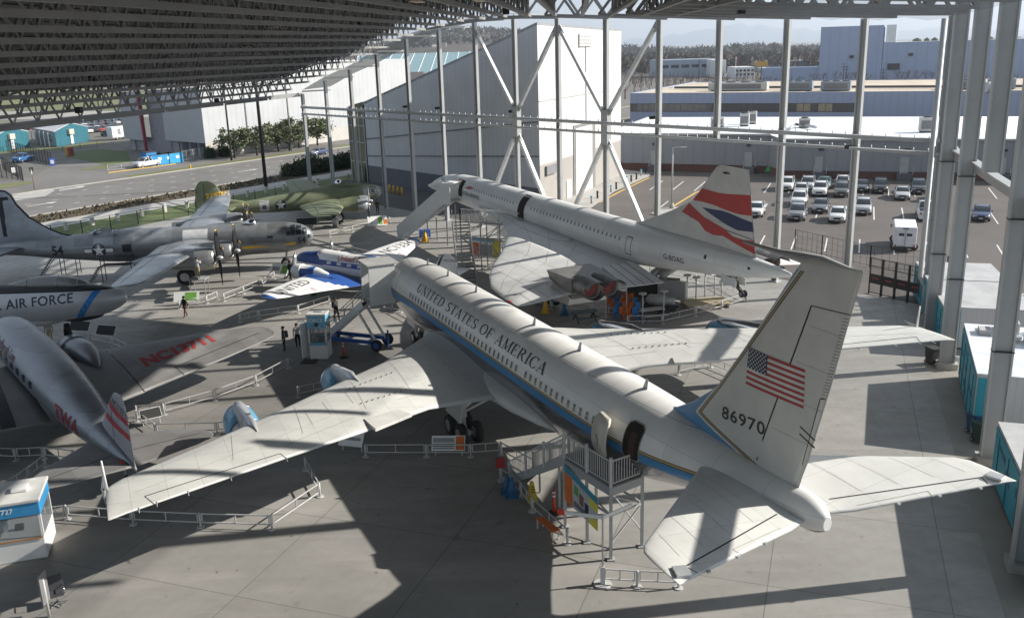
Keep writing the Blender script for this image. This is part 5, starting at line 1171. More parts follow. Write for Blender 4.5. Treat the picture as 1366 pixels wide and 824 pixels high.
MB().prism([(-1.3, 0), (1.4, 0), (1.4, .5), (.9, 1.1), (-.2, 1.25), (-1.0, .7)], 0, .1, M=Matrix.Translation(vp(1032, 224, b0, b1) - b0 + Vector((0, -.16, -.6))) @ Matrix.Rotation(math.atan2((b1 - b0).y, (b1 - b0).x), 4, 'Z') @ Matrix.Rotation(pi / 2, 4, 'X')).build('green_painted_patch', mat('bright green paint', (.03, .35, .12), .6), AN)
ZR = za - .1
M_ACU = mat('air unit grey', (.42, .42, .41), .6, var=.1, dirt=.2)
def roof_unit(px, py, sx, sy, sz, label, z, name='rooftop_unit', m_=None, rz=None, fans=1):
    p = gp(px, py, z); e = empty(name, (p.x, p.y, z), aa if rz is None else rz, label, 'air unit', 'rooftop air units')
    MB().box((0, 0, sz / 2 + .15), (sx, sy, sz)).build('casing', m_ or M_ACU, e, bevel=.03)
    MB().box((0, 0, .08), (sx * .9, sy * .9, .16)).build('base', M_DARK, e)
    for k in range(fans): MB().cyl(((k - (fans - 1) / 2) * sx / max(fans, 1), 0, sz + .15), ((k - (fans - 1) / 2) * sx / max(fans, 1), 0, sz + .3), min(sx / fans, sy) * .38, n=14).build('fan_guard', M_DARK, e)
    MB().box((0, -sy / 2 - .01, sz * .5 + .1), (sx * .8, .04, sz * .6)).build('grille', mat('grille', (.16, .16, .16), .7), e)
roof_unit(993, 168, 1.5, 1.5, 1.9, 'left one of two white box air units standing side by side on the white roof', ZR)
roof_unit(1003, 165, 1.5, 1.5, 1.9, 'right one of two white box air units standing side by side on the white roof', ZR)
roof_unit(1073, 170, 1.8, 1.5, 1.3, 'single low grey air unit beside ducts on the white roof', ZR)
roof_unit(957, 169, 2.2, 1.5, 1.4, 'squat grey air unit near the pale column, left on the white roof', ZR)
roof_unit(1237, 176, 2.4, 1.8, 2.0, 'grey air unit with a hood at the right end of the white roof', ZR)
MB().tube([gp(1053, 172, ZR + .4), gp(1062, 166, ZR + .4), gp(1080, 168, ZR + .4), gp(1088, 170, ZR + .4)], .25, 8).build('roof_duct', M_STEEL, label='bent metal duct lying on the white annex roof', cat='duct')
# blue-white office block behind, with ribbon windows
o0 = gp(840.5, 178); o0.z = 0; od = Vector((.905, -.425, 0)); o1 = o0 + od * 125
OF = empty('ribbon_window_office', o0, 0, 'long two storey pale blue office block with one ribbon of dark windows', 'building')
zo = hz(o0.x, o0.y, 124.5); ob = Vector((.425, .905, 0)) * 60
mO = rib('pale blue siding', (.30, .34, .46), math.atan2(od.y, od.x), 1.5, dirt=.03, var=.04)
F6 = [o0, o1, o1 + ob, o0 + ob]
walls(MB(), local(o0, F6), [zo] * 4).build('wall', mO, OF)
MB().poly([(p.x - o0.x, p.y - o0.y, zo - .25) for p in F6]).build('roof', mat('tan gravel roof', (.50, .42, .33), .85, var=.15, coord='World', vs=.2), OF)
wz0, wz1 = hz(o0.x, o0.y, 148.5), hz(o0.x, o0.y, 139)
e1 = (vp(1151, 140, o0, o1) - o0).length; e1 = Vector((vp(1151, 140, o0, o1).x - o0.x, vp(1151, 140, o0, o1).y - o0.y, 0)).length
c, s_, a = wall_panel(o0, o0 + od * e1, 0, 1, wz0 - .1, wz1 + .1, 1, .06); MB().box(c - o0, s_, a).build('window_band', M_DARK, OF)
npn = 34
for k in range(npn):
    c, s_, a = wall_panel(o0, o0 + od * e1, (k + .04) / npn, (k + .96) / npn, wz0, wz1, 1, .12)
    MB().box(c - o0, s_, a).build('window', glass('tan blind glass', (.30, .24, .16), .2) if k in (25, 26, 28, 29) else glass('office glass', (.07, .065, .06), .1), OF)
for px in (862, 912): 
    p = vp(px, 163, o0, o1); MB().box(p - o0 + Vector((-.1, -.2, 0)), (3, .2, .9), math.atan2(od.y, od.x)).build('wall_vent', M_DARK, OF)
p = vp(1197, 162, o0, o1); MB().box(p - o0 + Vector((-.1, -.2, 0)), (4, .2, 1.6), math.atan2(od.y, od.x)).build('loading_door', mat('mid steel grey', (.2, .2, .2), .7), OF)  # loading door in the same even mid grey
oa = math.atan2(od.y, od.x); M_ACB = mat('air unit blue grey', (.22, .26, .3), .6, var=.1)
for px, w_, h_, lb, m_, fn in ((985, 13, 1.7, 'very long pale grey air handling unit on the tan office roof', M_ACU, 4), (1065, 6, 1.8, 'blue grey air unit right of the long pale unit on the office roof', M_ACB, 3), (1115, 6, 1.8, 'blue grey air unit left of the wide column on the office roof', M_ACB, 3), (1272, 3, 1.7, 'dark air unit between the first two right columns on the office roof', M_ACB, 1), (1290, 3, 1.7, 'dark air unit just right of the second right column on the office roof', M_ACB, 1), (1335, 5, 1.9, 'large blue grey air unit at the far right of the office roof', M_ACB, 2)):
    roof_unit(px, 121 if px < 1200 else 119, w_, 3, h_, lb, zo - .2, m_=m_, rz=oa, fans=fn)
MB().bar(gp(900, 117, zo + .2), gp(1366, 115, zo + .2), .5).build('roof_pipe', mat('dark steel', (.09, .09, .1), .6), label='long dark pipe running along the tan office roof', cat='pipe')
MB().tube([gp(1313, 117, zo + .6), gp(1325, 116, zo + .6)], 1.0, 14).build('roof_tank', M_STEEL, label='round grey tank lying on the office roof', cat='tank')
# giant blue plant with a raised block
p0 = gp(1091, 112); p0.z = 0; pd = Vector((.925, -.38, 0)); p1 = p0 + pd * 330; pm = vp(1178, 60, p0, p1); pm.z = 0; pb = Vector((.38, .925, 0))
PL = empty('blue_plant', p0, 0, 'huge windowless blue industrial building with a taller block at its left end', 'building')
zp = hz(p0.x, p0.y, 36.5); zq = hz(pm.x, pm.y, 57)
mP = rib('plant blue siding', (.33, .385, .53), math.atan2(pd.y, pd.x), 4, dirt=.02, var=.04)
FF = [p0, pm, pm + pb * 60, p0 + pb * 60]; walls(MB(), local(p0, FF), [zp] * 4).build('tall_block', [mP], PL)
MB().poly([(p.x - p0.x, p.y - p0.y, zp) for p in FF]).build('tall_roof', M_STEEL, PL)
FF = [pm + pd * .2, p1, p1 + pb * 60, pm + pd * .2 + pb * 60]; walls(MB(), local(p0, FF), [zq] * 4).build('long_block', mP, PL)
MB().poly([(p.x - p0.x, p.y - p0.y, zq) for p in FF]).build('long_roof', M_STEEL, PL)
MB().box(pm - p0 + pb * 20 + pd * 3 + Vector((0, 0, (zp + zq) / 2)), (4, 40, zp - zq), math.atan2(pd.y, pd.x)).build('white_end_wall', mat('bright white cladding', (.8, .8, .8), .5, coord='World'), PL)
for px, py in ((1192, 89), (1215, 73), (1136, 76)):
    q = vp(px, py, p0, p1); MB().box(q - p0 + Vector((-.2, -.4, 0)), (1.8 if px != 1192 else 5, .5, 1.2 if px != 1192 else 2.6), math.atan2(pd.y, pd.x)).build('vent', M_DARK, PL)
MB().box(p0 - pd * 12 - p0 + Vector((0, 0, hz(p0.x, p0.y, 90) / 2)) + pb * 12, (26, 20, hz(p0.x, p0.y, 90)), math.atan2(pd.y, pd.x)).build('low_wing', mP, PL)
for px, r_ in ((1225, 2.2), (1239, 1.4), (1250, 1.6), (1275, 1.3), (1327, 2)):
    p = vp(px, 55, p0, p1) + pb * 30; MB().lathe([(0, r_ * .2), (.5, r_), (1.3, r_ * .8), (2, r_ * .2)], (p.x, p.y, zq - .5), (0, 0, 1), 10).build('rooftop_shrub', mat('dark roof dome', (.07, .085, .06), .9), label='dark rounded tuft %s' % {1225: 'largest and leftmost on the blue plant roof', 1239: 'small, second from left on the blue plant roof', 1250: 'in the middle of the row on the blue plant roof', 1275: 'beside the wide column on the blue plant roof', 1327: 'at the far right of the blue plant roof'}[px], cat='shrub', group='dark tufts along the plant roof')
# white theatre block on the left with grey end wall
w0 = gp(276.3, 211); w0.z = 0; wL = gp(168, 200); wL.z = 0; wR = w0 + RD * 62; wt = 17.5
WB = empty('white_theatre_block', w0, 0, 'big white ribbed building with a grey end wall and a red fin, across the road', 'building')
wb = (wL - w0)
mW1 = rib('theatre white siding', (.47, .48, .49), RA, 1.4, dirt=.03); mW2 = mat('theatre grey panel', (.40, .405, .42), .6, coord='World', vs=.3, var=.05)
zk = hz(w0.x, w0.y, 190.5)
mb = MB(); wl(mb, wR, w0, zk, zk, wt, wt); wl(mb, wR, wR + wb, 0, 0, wt, wt); rel(mb, w0).build('long_wall', mW1, WB, fix=False)
mb = MB(); wl(mb, wR, w0, 0, 0, zk, zk); rel(mb, w0).build('base_wall', mat('pale block base', (.48, .46, .42), .8, coord='World', dirt=.15), WB, fix=False)
kA = .55; kB = .42
m1 = w0 + wb * (1 - kA); m2 = w0 + wb * .72
inn = Vector((-wb.y, wb.x, 0)).normalized() * -1.2
mb = MB(); wl(mb, w0, w0 + wb * .46, zk * .95, zk * .95, wt, wt); wl(mb, w0 + wb * .70, w0 + wb, zk * .8, zk * .8, wt, wt); rel(mb, w0).build('end_panel', mW2, WB, fix=False)
mb = MB(); wl(mb, w0 + wb * .46 + RD * 1.2, w0 + wb * .70 + RD * 1.2, 0, 0, wt, wt); wl(mb, w0 + RD * 1.3, w0 + wb + RD * 1.3, 0, 0, zk, zk); rel(mb, w0).build('recessed_wall', mat('recess grey', (.27, .26, .29), .7, coord='World'), WB, fix=False)
MB().bar(w0 + wb * .70 - w0 + RD * -.4, w0 + wb * .73 - w0 + RD * -.4 + Vector((0, 0, wt)), .45, .6).build('red_fin', mat('crimson cladding', (.28, .02, .05), .5), WB)
MB().poly([(p.x, p.y, wt) for p in (Vector((0, 0, 0)), wR - w0, wR - w0 + wb, wb)]).build('roof', MATS['white roof membrane'], WB)
for k in (.06, .16, .26, .36, .80, .92):
    c, s_, a = wall_panel(w0 + RD * 1.25, w0 + wb + RD * 1.25, k, k + .06, 0, 3.2, 1 if False else -1, .15); MB().box(c - w0, s_, a).build('door', mat('dull grey door', (.30, .30, .30), .6) if k > .3 else mat('dark steel', (.09, .09, .1), .6), WB)
# teal cottages
for (nc, lf, rg, lab) in ((gp(76.2, 196.1), gp(48.8, 190.3), gp(119.5, 188.1), 'teal hut with grey pitched roof and pale porch posts, nearer the theatre block'), (gp(-2, 203), gp(-30, 196), gp(40.1, 195.4), 'teal hut with grey pitched roof cut by the left edge of the photo')):
    TC = empty('teal_hut', nc, 0, lab, 'hut', 'teal huts beyond the road')
    d1 = rg - nc; d2 = lf - nc; d2 = d2 * 1.05; h0 = 3.5; h1 = 4.9
    mT = mat('teal boards', (.018, .12, .16), .65, var=.12, coord='World', vs=1); mS = mat('pale blue grey boards', (.25, .30, .33), .65, coord='World')
    ridge = d1 * .5
    MB().add([(0, 0, 0), (d1.x, d1.y, 0), (d1.x, d1.y, h0), (ridge.x, ridge.y, h1), (0, 0, h0)], [(0, 1, 2, 3, 4)]).add([(d2.x, d2.y, 0), (d1.x + d2.x, d1.y + d2.y, 0), (d1.x + d2.x, d1.y + d2.y, h0), (ridge.x + d2.x, ridge.y + d2.y, h1), (d2.x, d2.y, h0)], [(0, 1, 2, 3, 4)]).build('gable_wall', mT, TC)
    MB().add([(0, 0, 0), (d2.x, d2.y, 0), (d2.x, d2.y, h0), (0, 0, h0)], [(0, 1, 2, 3)]).build('side_wall', mS, TC)
    for s__ in (0, 1):
        e_ = d1 * s__ * 1.03 - d1 * (.03 if s__ == 0 else 0); q = [Vector((e_.x, e_.y, h0 - .05)), Vector((ridge.x, ridge.y, h1)), Vector((ridge.x + d2.x, ridge.y + d2.y, h1)), Vector((e_.x + d2.x, e_.y + d2.y, h0 - .05))]
        MB().add(q + [v + Vector((0, 0, .15)) for v in q], [(0, 3, 2, 1), (4, 5, 6, 7), (0, 1, 5, 4), (1, 2, 6, 5), (2, 3, 7, 6), (3, 0, 4, 7)]).build('roof', mat('pale roof sheet', (.48, .48, .50), .5, coord='World'), TC)
    nn = Vector((d1.y, -d1.x, 0)).normalized() * .35
    MB().box(d1 * .42 + nn + Vector((0, 0, 3.0)), (2.0, .6, 1.2), math.atan2(d1.y, d1.x)).build('air_unit', mat('beige unit', (.5, .47, .4), .6), TC)
    MB().box(d1 * .45 + nn * .4 + Vector((0, 0, 1.2)), (1.1, .15, 2.1), math.atan2(d1.y, d1.x)).build('door', M_WHITE, TC)
    for k in (.1, .3, .5, .7, .9):
        p = d2 * k + Vector((-d2.y, d2.x, 0)).normalized() * (1.1); MB().bar((p.x, p.y, 0), (p.x, p.y, 3.3), .18).build('porch_post', M_WHITE, TC)
    for k in (.2, .6):
        c, s_, a = wall_panel((0, 0), d2, k, k + .13, 1.1, 2.5, -1, .08); MB().box(c, s_, a).build('window', M_GLASSD, TC)
# glass-roofed gallery and brown roof far behind the hall's low end
q0 = gp(478, 150); q0.z = 0
def far_block(name, px0, px1, pyb, pyt, depth, m_, label, cat='building', roofm=None, tilt=0.0):
    a_, b_ = gp(px0, pyb), gp(px1, pyb - (px1 - px0) * .0294); d = b_ - a_; d.z = 0
    z = hz(a_.x, a_.y, pyt); bk_ = Vector((-d.y, d.x, 0)).normalized() * depth
    e = empty(name, (a_.x, a_.y, 0), 0, label, cat)
    o = Vector((a_.x, a_.y, 0)); F_ = [o, o + d, o + d + bk_, o + bk_]
    walls(MB(), local(o, F_), [z, z, z + tilt, z + tilt]).build('wall', m_, e)
    MB().poly([(p.x - o.x, p.y - o.y, zz) for p, zz in zip(F_, (z, z, z + tilt, z + tilt))]).build('roof', roofm or M_ACU, e)
    return e, o, d, z
e, o, d, z = far_block('brown_roofed_hall', 468, 560, 158, 128, 22, mat('dull red wall', (.16, .07, .06), .8, coord='World'), 'dark brown roofed building with skylights beyond the low end of the grey hall', roofm=mat('brown roof', (.09, .075, .075), .7, coord='World'), tilt=6)
for k in (.12, .22): MB().box(d * k + Vector((-d.y, d.x, 0)).normalized() * 10 + Vector((0, 0, z + 2.9)), (2.2, 4, .3), math.atan2(d.y, d.x)).build('skylight', M_WHITE, e)
e, o, d, z = far_block('glass_gallery', 462, 640, 135, 101, 45, mat('steel and glass wall', (.25, .3, .31), .3, coord='World', vs=.3, var=.3), 'glass roofed gallery with white trusses rising behind the grey hall roof', roofm=glass('blue green glass roof', (.16, .27, .28), .2), tilt=8)
for k in range(12): MB().bar(d * (k / 11) + Vector((0, 0, z)), d * (k / 11) + Vector((-d.y, d.x, 0)).normalized() * 45 + Vector((0, 0, z + 8)), .25).build('roof_rib', M_WHITE, e)
for zz in (z * .93, z * .8): MB().bar(Vector((0, -.3, zz)), d + Vector((0, -.3, zz)), .4).build('white_truss', M_WHITE, e)
MW_ = mat('far white wall', (.7, .7, .7), .6, coord='World'); MSL = mat('slate roof', (.2, .23, .27), .6, coord='World')
for nm, x0, x1, yb, yt, dp, mm, lb, rm in (('far_warehouse', 880, 962, 104, 81, 40, mat('far grey blue wall', (.30, .35, .42), .6, coord='World'), 'long blue grey warehouse with window strip and white end wall in the distance', MSL), ('far_white_shed', 955, 968, 104, 80.5, 40, MW_, 'bright white end wall of the distant warehouse', MW_), ('far_office', 980, 1006, 105, 90, 18, MW_, 'small white distant office with dark windows beside the flagpole', MW_), ('far_shed', 830, 842, 98, 90, 30, MW_, 'small white shed roofs far off beside the hall corner', MW_), ('far_garage', 848, 868, 98, 91, 30, MW_, 'white garage with blue roof far away, left of the first far column', MSL), ('far_store', 1022, 1040, 97, 91, 30, MW_, 'low white distant store under the yellow sign', MW_), ('far_depot', 1000, 1092, 95, 83, 50, mat('far dark wall', (.13, .15, .19), .7, coord='World'), 'long dark roofed depot near the wooded hill', MSL)):
    e, o, d, z = far_block(nm, x0, x1, yb, yt, dp, mm, lb, roofm=rm)
    if 'warehouse' in nm:
        for k in range(6):
            c, s_, a = wall_panel((0, 0), d, (k + .1) / 6, (k + .85) / 6, z * .55, z * .72, 1, .3); MB().box(c, s_, a).build('window', M_DARK, e)
    if 'office' in nm:
        for k in range(5):
            for zz in (.25, .6): c, s_, a = wall_panel((0, 0), d, (k + .2) / 5, (k + .8) / 5, z * zz, z * (zz + .18), 1, .3); MB().box(c, s_, a).build('window', M_DARK, e)
# ------------------------------------------------------------------ the pavilion: columns, rails, braces, roof
M_COL = mat('pale grey column paint', (.40, .41, .41), .45, .1, var=.06, vs=.6, dirt=.12)
M_COLR = mat('mid grey column paint', (.34, .35, .35), .5, .1, var=.06, vs=.6, dirt=.15)
ZTOP = [14.0, 15.8, 17.2, 19.0, 20.6, 21.4, 22.0, 22.1, 21.9, 21.6, 21.3, 21.0, 20.8, 20.55, 20.5]
rowa = math.atan2(ROWS.y, ROWS.x)
CG = 'steel columns along the far side of the pavilion'
NTH = ['first', 'second', 'third', 'fourth', 'fifth', 'sixth', 'seventh', 'eighth', 'ninth', 'tenth', 'eleventh', 'twelfth', 'thirteenth', 'fourteenth', 'fifteenth']
NEAR = {0: 'shortest, under the low roof end', 1: 'in front of the road hedge', 2: 'before the glazed foyer', 3: 'by the green bomber nose', 4: 'beside the drooped jet nose', 5: 'behind the drooped jet nose', 6: 'left of the first cross brace', 7: 'in the middle of the left cross brace', 8: 'between the two cross braces', 9: 'in the middle of the right cross brace', 10: 'right of the white hall end', 11: 'hanging only above the rail', 12: 'rising by the white parked cars', 13: 'behind the flag tail tip', 14: 'at the corner with the downpipe'}
for i in range(15):
    p = col_at(i); zb = 0 if i != 11 else 11.3
    c = empty('column', (p.x, p.y, 0), rowa, 'tall pale steel column, %s from the left in the far row, %s' % (NTH[i], NEAR[i]), 'column', CG)
    z1 = ZTOP[i]
    for x in (-.2, .2): MB().box((x, 0, (zb + z1) / 2), (.1, .34, z1 - zb)).build('flange', M_COL, c)
    MB().box((0, 0, (zb + z1) / 2), (.31, .05, z1 - zb)).build('web', M_COL, c)
    if zb == 0: MB().box((0, 0, .04), (.8, .7, .08)).build('base_plate', M_STEEL, c)
    if i not in (11,):
        for z in (6.5, 12.4):
            if z < z1: MB().box((0, 0, z), (.54, .4, .06)).build('splice_plate', M_COL, c)
    if i in (4, 5, 7, 10, 13): MB().box((-.45, -.3, 12.9 - (i == 13) * 1.5), (.25, .6, .28)).build('camera_box', M_DARK, c)
# two horizontal rails with small stand-offs
for z, r_, nm in ((12.2, .17, 'upper'), (11.3, .13, 'lower')):
    e = empty('wall_rail', (ROW0.x, ROW0.y, z), rowa, '%s of the two long horizontal steel rails running along the far columns' % nm, 'rail', 'horizontal wall rails')
    L = ROWS.length * 14
    MB().cyl((0, -.32, 0), (L, -.32, 0), r_, n=10).build('tube', M_COL, e)
    mb = MB()
    for k in range(int(L / 1.05)): mb.cyl((k * 1.05 + .4, -.32, 0), (k * 1.05 + .4, -.32, .34), .045, n=5)
    s_ = mb.build('stand_off', M_STEEL, e); s_['kind'] = 'stuff'
# cross braces
def brace(a, za, b, zb, lab):
    p, q = col_at(a), col_at(b); f = Vector((0, -.02, 0))
    e = empty('brace', (p.x, p.y, 0), 0, lab, 'brace', 'white diagonal braces')
    o = Vector((p.x, p.y, 0)); d = Vector((q.x, q.y, zb)) - Vector((p.x, p.y, za)); dn = d.normalized()
    A = Vector((p.x, p.y, za)) - o; B = Vector((q.x, q.y, zb)) - o
    MB().bar(A + dn * .9, B - dn * .9, .34, .34).build('tube', mat('white brace paint', (.62, .63, .63), .45, .1, dirt=.06), e)
    for k in (A + dn * .7, B - dn * .7): MB().bar(k - dn * .5, k + dn * .5, .1, .5).build('gusset', M_COL, e)
for j, nm in ((7, 'left'), (9, 'right')):
    for s_ in (-1, 1):
        sn = 'left' if s_ < 0 else 'right'
        brace(j + s_, 21.3, j, 12.7, 'upper %s diagonal of the %s white cross brace' % (sn, nm))
        brace(j, 10.9, j + s_, .3, 'lower %s diagonal of the %s white cross brace' % (sn, nm))
MB().box((0, 0, 0), (.8, .6, 3.0), rowa, mat=Matrix.Translation(col_at(7) + Vector((0, -.05, 11.9))) @ Matrix.Rotation(rowa, 4, 'Z')).build('brace_node', M_COL, label='grey steel joint box where the left cross brace meets its column', cat='joint')
MB().box((0, 0, 0), (.8, .6, 3.2), rowa, mat=Matrix.Translation(col_at(9) + Vector((0, -.05, 11.8))) @ Matrix.Rotation(rowa, 4, 'Z')).build('brace_node', M_COL, label='grey steel joint box where the right cross brace meets its column', cat='joint')
# right hand columns, square to the side wall
RC = [(28.0, 58.8, 0, 23, 'nearest the corner'), (26.0, 52.2, 0, 23, 'rising beside the second container'), (24.0, 45.7, 12.6, 23, 'short, standing on the side beam'), (22.0, 39.2, 0, 23, 'broad, in front of the blue container door'), (18.75, 30.3, 0, 23, 'cut by the right edge of the photo')]
wd = Vector((28.0 - 22.0, 58.8 - 39.2, 0)).normalized(); wa = math.atan2(wd.y, wd.x)
for k, (x, y, z0, z1, lb) in enumerate(RC):
    c = empty('column', (x, y, 0), wa, 'heavy grey column of the right side wall, %s' % lb, 'column', 'heavy columns of the right side wall')
    for q in (-.39, .39): MB().box((0, q, (z0 + z1) / 2), (.42, .09, z1 - z0)).build('flange', M_COL, c)
    MB().box((-.05, 0, (z0 + z1) / 2), (.1, .69, z1 - z0)).build('web', M_COLR, c)
    if z0 == 0:
        MB().box((0, 0, .18), (.9, 1.15, .36)).build('footing', M_WALK, c)
        for z in (5.5, 11.5): MB().box((-.02, 0, z), (.5, .9, .05)).build('splice_plate', M_DARK, c)
        MB().box((-.3, -.5, .7), (.2, .25, .3)).build('junction_box', M_STEEL, c)
g = empty('side_beam', (30.2, 64.6, 12.2), math.atan2(58.8 - 64.6, 28 - 30.2), 'long horizontal beam with a bright top running along the right columns', 'beam')
a_ = Vector((30.2, 64.6, 0)); P = [Vector(p) for p in ((30.2, 64.6, 12.2), (28.0, 58.8, 12.2), (26, 52.2, 12.3), (24.0, 45.7, 12.3), (22.0, 39.2, 12.4), (18.75, 30.3, 12.4), (14, 18, 12.4))]
inv = g.matrix_basis.inverted()
for i in range(len(P) - 1):
    off = Vector((.38, -.12, 0)); MB().bar(inv @ (P[i] + off), inv @ (P[i + 1] + off), .5, .1).build('top_flange', M_COL, g); MB().bar(inv @ (P[i] + off + Vector((0, 0, -.3))), inv @ (P[i + 1] + off + Vector((0, 0, -.3))), .1, .5).build('web', M_COLR, g)
c14 = col_at(14); MB().tube([(c14.x - .75, c14.y - .35, 20.3), (c14.x - .75, c14.y - .35, 2.6), (c14.x - .5, c14.y - .8, 1.9), (c14.x - .5, c14.y - .8, .05)], .19, 10).build('downpipe', M_COL, label='white rainwater downpipe with a kink, beside the corner column', cat='downpipe')
# roof: open web joists run along the view and follow an arched profile across it
AX = Vector((.075, 1, 0))
PF = [(-37.9, 14.0, 15.7), (-33.4, 15.8, 17.0), (-28.9, 17.3, 18.1), (-24.4, 19.0, 19.1), (-19.8, 20.5, 19.95), (-15.3, 21.4, 20.6), (-10.8, 22.0, 21.1), (-6.3, 22.1, 21.3), (-1.8, 21.9, 21.3), (2.8, 21.6, 21.2), (7.3, 21.3, 21.0), (11.8, 21.0, 20.85), (16.3, 20.8, 20.7), (20.8, 20.6, 20.6), (25.4, 20.5, 20.55), (30, 20.4, 20.5)]
def prof(u):
    for a, b in zip(PF, PF[1:]):
        if u <= b[0]:
            k = max(0, (u - a[0]) / (b[0] - a[0])); return a[1] + (b[1] - a[1]) * k, a[2] + (b[2] - a[2]) * k
    return PF[-1][1:]
def row_y(u): # where the joist at u meets the far row: X = u + .075 Y on ROW0 + t ROWS
    t = (u + .075 * ROW0.y - ROW0.x) / (ROWS.x - .075 * ROWS.y); return ROW0.y + ROWS.y * t
def rz_(u, y):
    zf, zn = prof(u); yr = row_y(u); k = min(max((y - 35) / max(yr - 35, 1), -.3), 1.05); return zn + (zf - zn) * k
def rp(u, y, dz=0): return Vector((u + .075 * y, y, rz_(u, y) + dz))
def deck_end(u):
    k = min(max((u + 24) / 10, 0), 1)
    return min(row_y(u) - (.3 + 10.2 * k) - max(0, (u + 12) * .2), 118)
RF = empty('pavilion_roof', (0, 40, 20), 0, 'dark arched pavilion roof on rows of open web steel joists, with translucent netting at its right end', 'roof')
RO = Vector((0, 40, 20))
M_JO = mat('joist grey', (.24, .24, .24), .65, var=.12, vs=.4); M_DK = mat('roof deck grey', (.13, .13, .135), .8, var=.2, vs=.15, stretch=(1, .2, 1))
DEP = 1.75; k = 0; u = -37.9
while u < 9:
    yr = deck_end(u) + .6; y0 = 14 if u < -8 else (2 if u < 6 else 12)
    if u > 11: y0 = 25
    mb = MB(); n = max(1, int((yr - y0) / 9)); ys = [y0 + (yr - y0) * i / n for i in range(n + 1)]
    for i in range(n):
        mb.bar(rp(u, ys[i]) - RO, rp(u, ys[i + 1]) - RO, .26, .22); mb.bar(rp(u, ys[i], DEP) - RO, rp(u, ys[i + 1], DEP) - RO, .22, .18)
    jo = mb.build('joist', M_JO, RF)
    wb_ = MB(); st = 2.9; y = y0; q = 0
    while y + st <= yr:
        a, b, c = rp(u, y), rp(u, y + st / 2, DEP), rp(u, y + st)
        wb_.bar(a - RO, b - RO, .09 if q % 2 else .13, .09); wb_.bar(b - RO, c - RO, .09 if q % 2 else .13, .09)
        if q % 3 == 0: wb_.bar(a - RO, rp(u, y, DEP) - RO, .07, .07)
        y += st; q += 1
    wb_.build('joist_web', M_JO, jo); u += 2.26; k += 1
# purlins above and the opaque deck, which stops short of the sunny sides
DE = [(-36.2, 12), (-24, 12), (-16, 8), (-8, 0), (-2, -6), (4, -8), (11.2, -8)]
mb = MB(); us = [-37 + i * (48.2 / 22) for i in range(23)]
for a, b in zip(us, us[1:]):
    ya0, yb0 = -25, -25
    na = 10
    for i in range(na):
        A0 = ya0 + (deck_end(a) - ya0) * i / na; A1 = ya0 + (deck_end(a) - ya0) * (i + 1) / na; B0 = yb0 + (deck_end(b) - yb0) * i / na; B1 = yb0 + (deck_end(b) - yb0) * (i + 1) / na
        mb.add([rp(a, A0, DEP + .12) - RO, rp(b, B0, DEP + .12) - RO, rp(b, B1, DEP + .12) - RO, rp(a, A1, DEP + .12) - RO], [(0, 1, 2, 3)])
mb.add([Vector((x, y, rz_(x - .075 * y, y) + DEP + .12)) - RO for x, y in ((13.0, 57.5), (18.2, 61.5), (17.4, 71), (9, 75))], [(0, 1, 2, 3)])
mb.build('deck', M_DK, RF, fix=False)
for y in range(20, 126, 7):
    mb = MB(); uu = [u for u in [-37.9 + 2.26 * i for i in range(29)] if y < deck_end(u) + 1 and u < 11.5]
    for a, b in zip(uu, uu[1:]): mb.bar(rp(a, y, DEP * .98) - RO, rp(b, y, DEP * .98) - RO, .12, .16)
    if len(uu) > 1: mb.build('purlin', M_JO, RF)
# low eave beam on the left, edge beam over the far row, edge beam on the right
mb = MB()
for i in range(8): mb.bar(rp(-38.6, 14 + i * 15, -.15) - RO, rp(-38.6, 14 + (i + 1) * 14.8, -.15) - RO, .35, .5)
mb.build('eave_beam', M_JO, RF)
# lateral trusses across the open right part, running out from the deck edge to the right beam
for yc in (22.5, 29.5, 36.2, 42.4, 50.3, 55.6, 61, 66.6, 72, 77.5, 83.5, 89, 95, 101):
    def xy(x): return Vector((x, yc + (x - 20) * .1228, 0))
    x0 = 9.0 if yc < 76 else -22
    while xy(x0).y < deck_end(x0 - .075 * xy(x0).y) - .5 and x0 < 9: x0 += .5
    x1 = x0
    while True:
        q = xy(x1 + .5); f = (q.y - 18) / (64.9 - 18); xr = 14 + 16.3 * f
        if q.y > 64.9: xr = min(30.3, ROW0.x + (q.y - ROW0.y) / ROWS.y * ROWS.x)
        if q.x > xr or x1 > 31: break
        x1 += .5
    if x1 - x0 < 4: continue
    n = max(2, int((x1 - x0) / 2.4)); mb = MB()
    for i in range(n):
        a, b = xy(x0 + (x1 - x0) * i / n), xy(x0 + (x1 - x0) * (i + 1) / n); m_ = (a + b) / 2
        za, zb, zm = [rz_(p.x - .075 * p.y, p.y) for p in (a, b, m_)]
        A, B, A2, B2, Mm = a + Vector((0, 0, za)), b + Vector((0, 0, zb)), a + Vector((0, 0, za + DEP)), b + Vector((0, 0, zb + DEP)), m_ + Vector((0, 0, zm + DEP))
        mb.bar(A - RO, B - RO, .42, .2); mb.bar(A2 - RO, B2 - RO, .36, .2); mb.bar(A - RO, Mm - RO, .2, .2); mb.bar(Mm - RO, B - RO, .2, .2)
    mb.build('cross_truss', M_JO, RF)
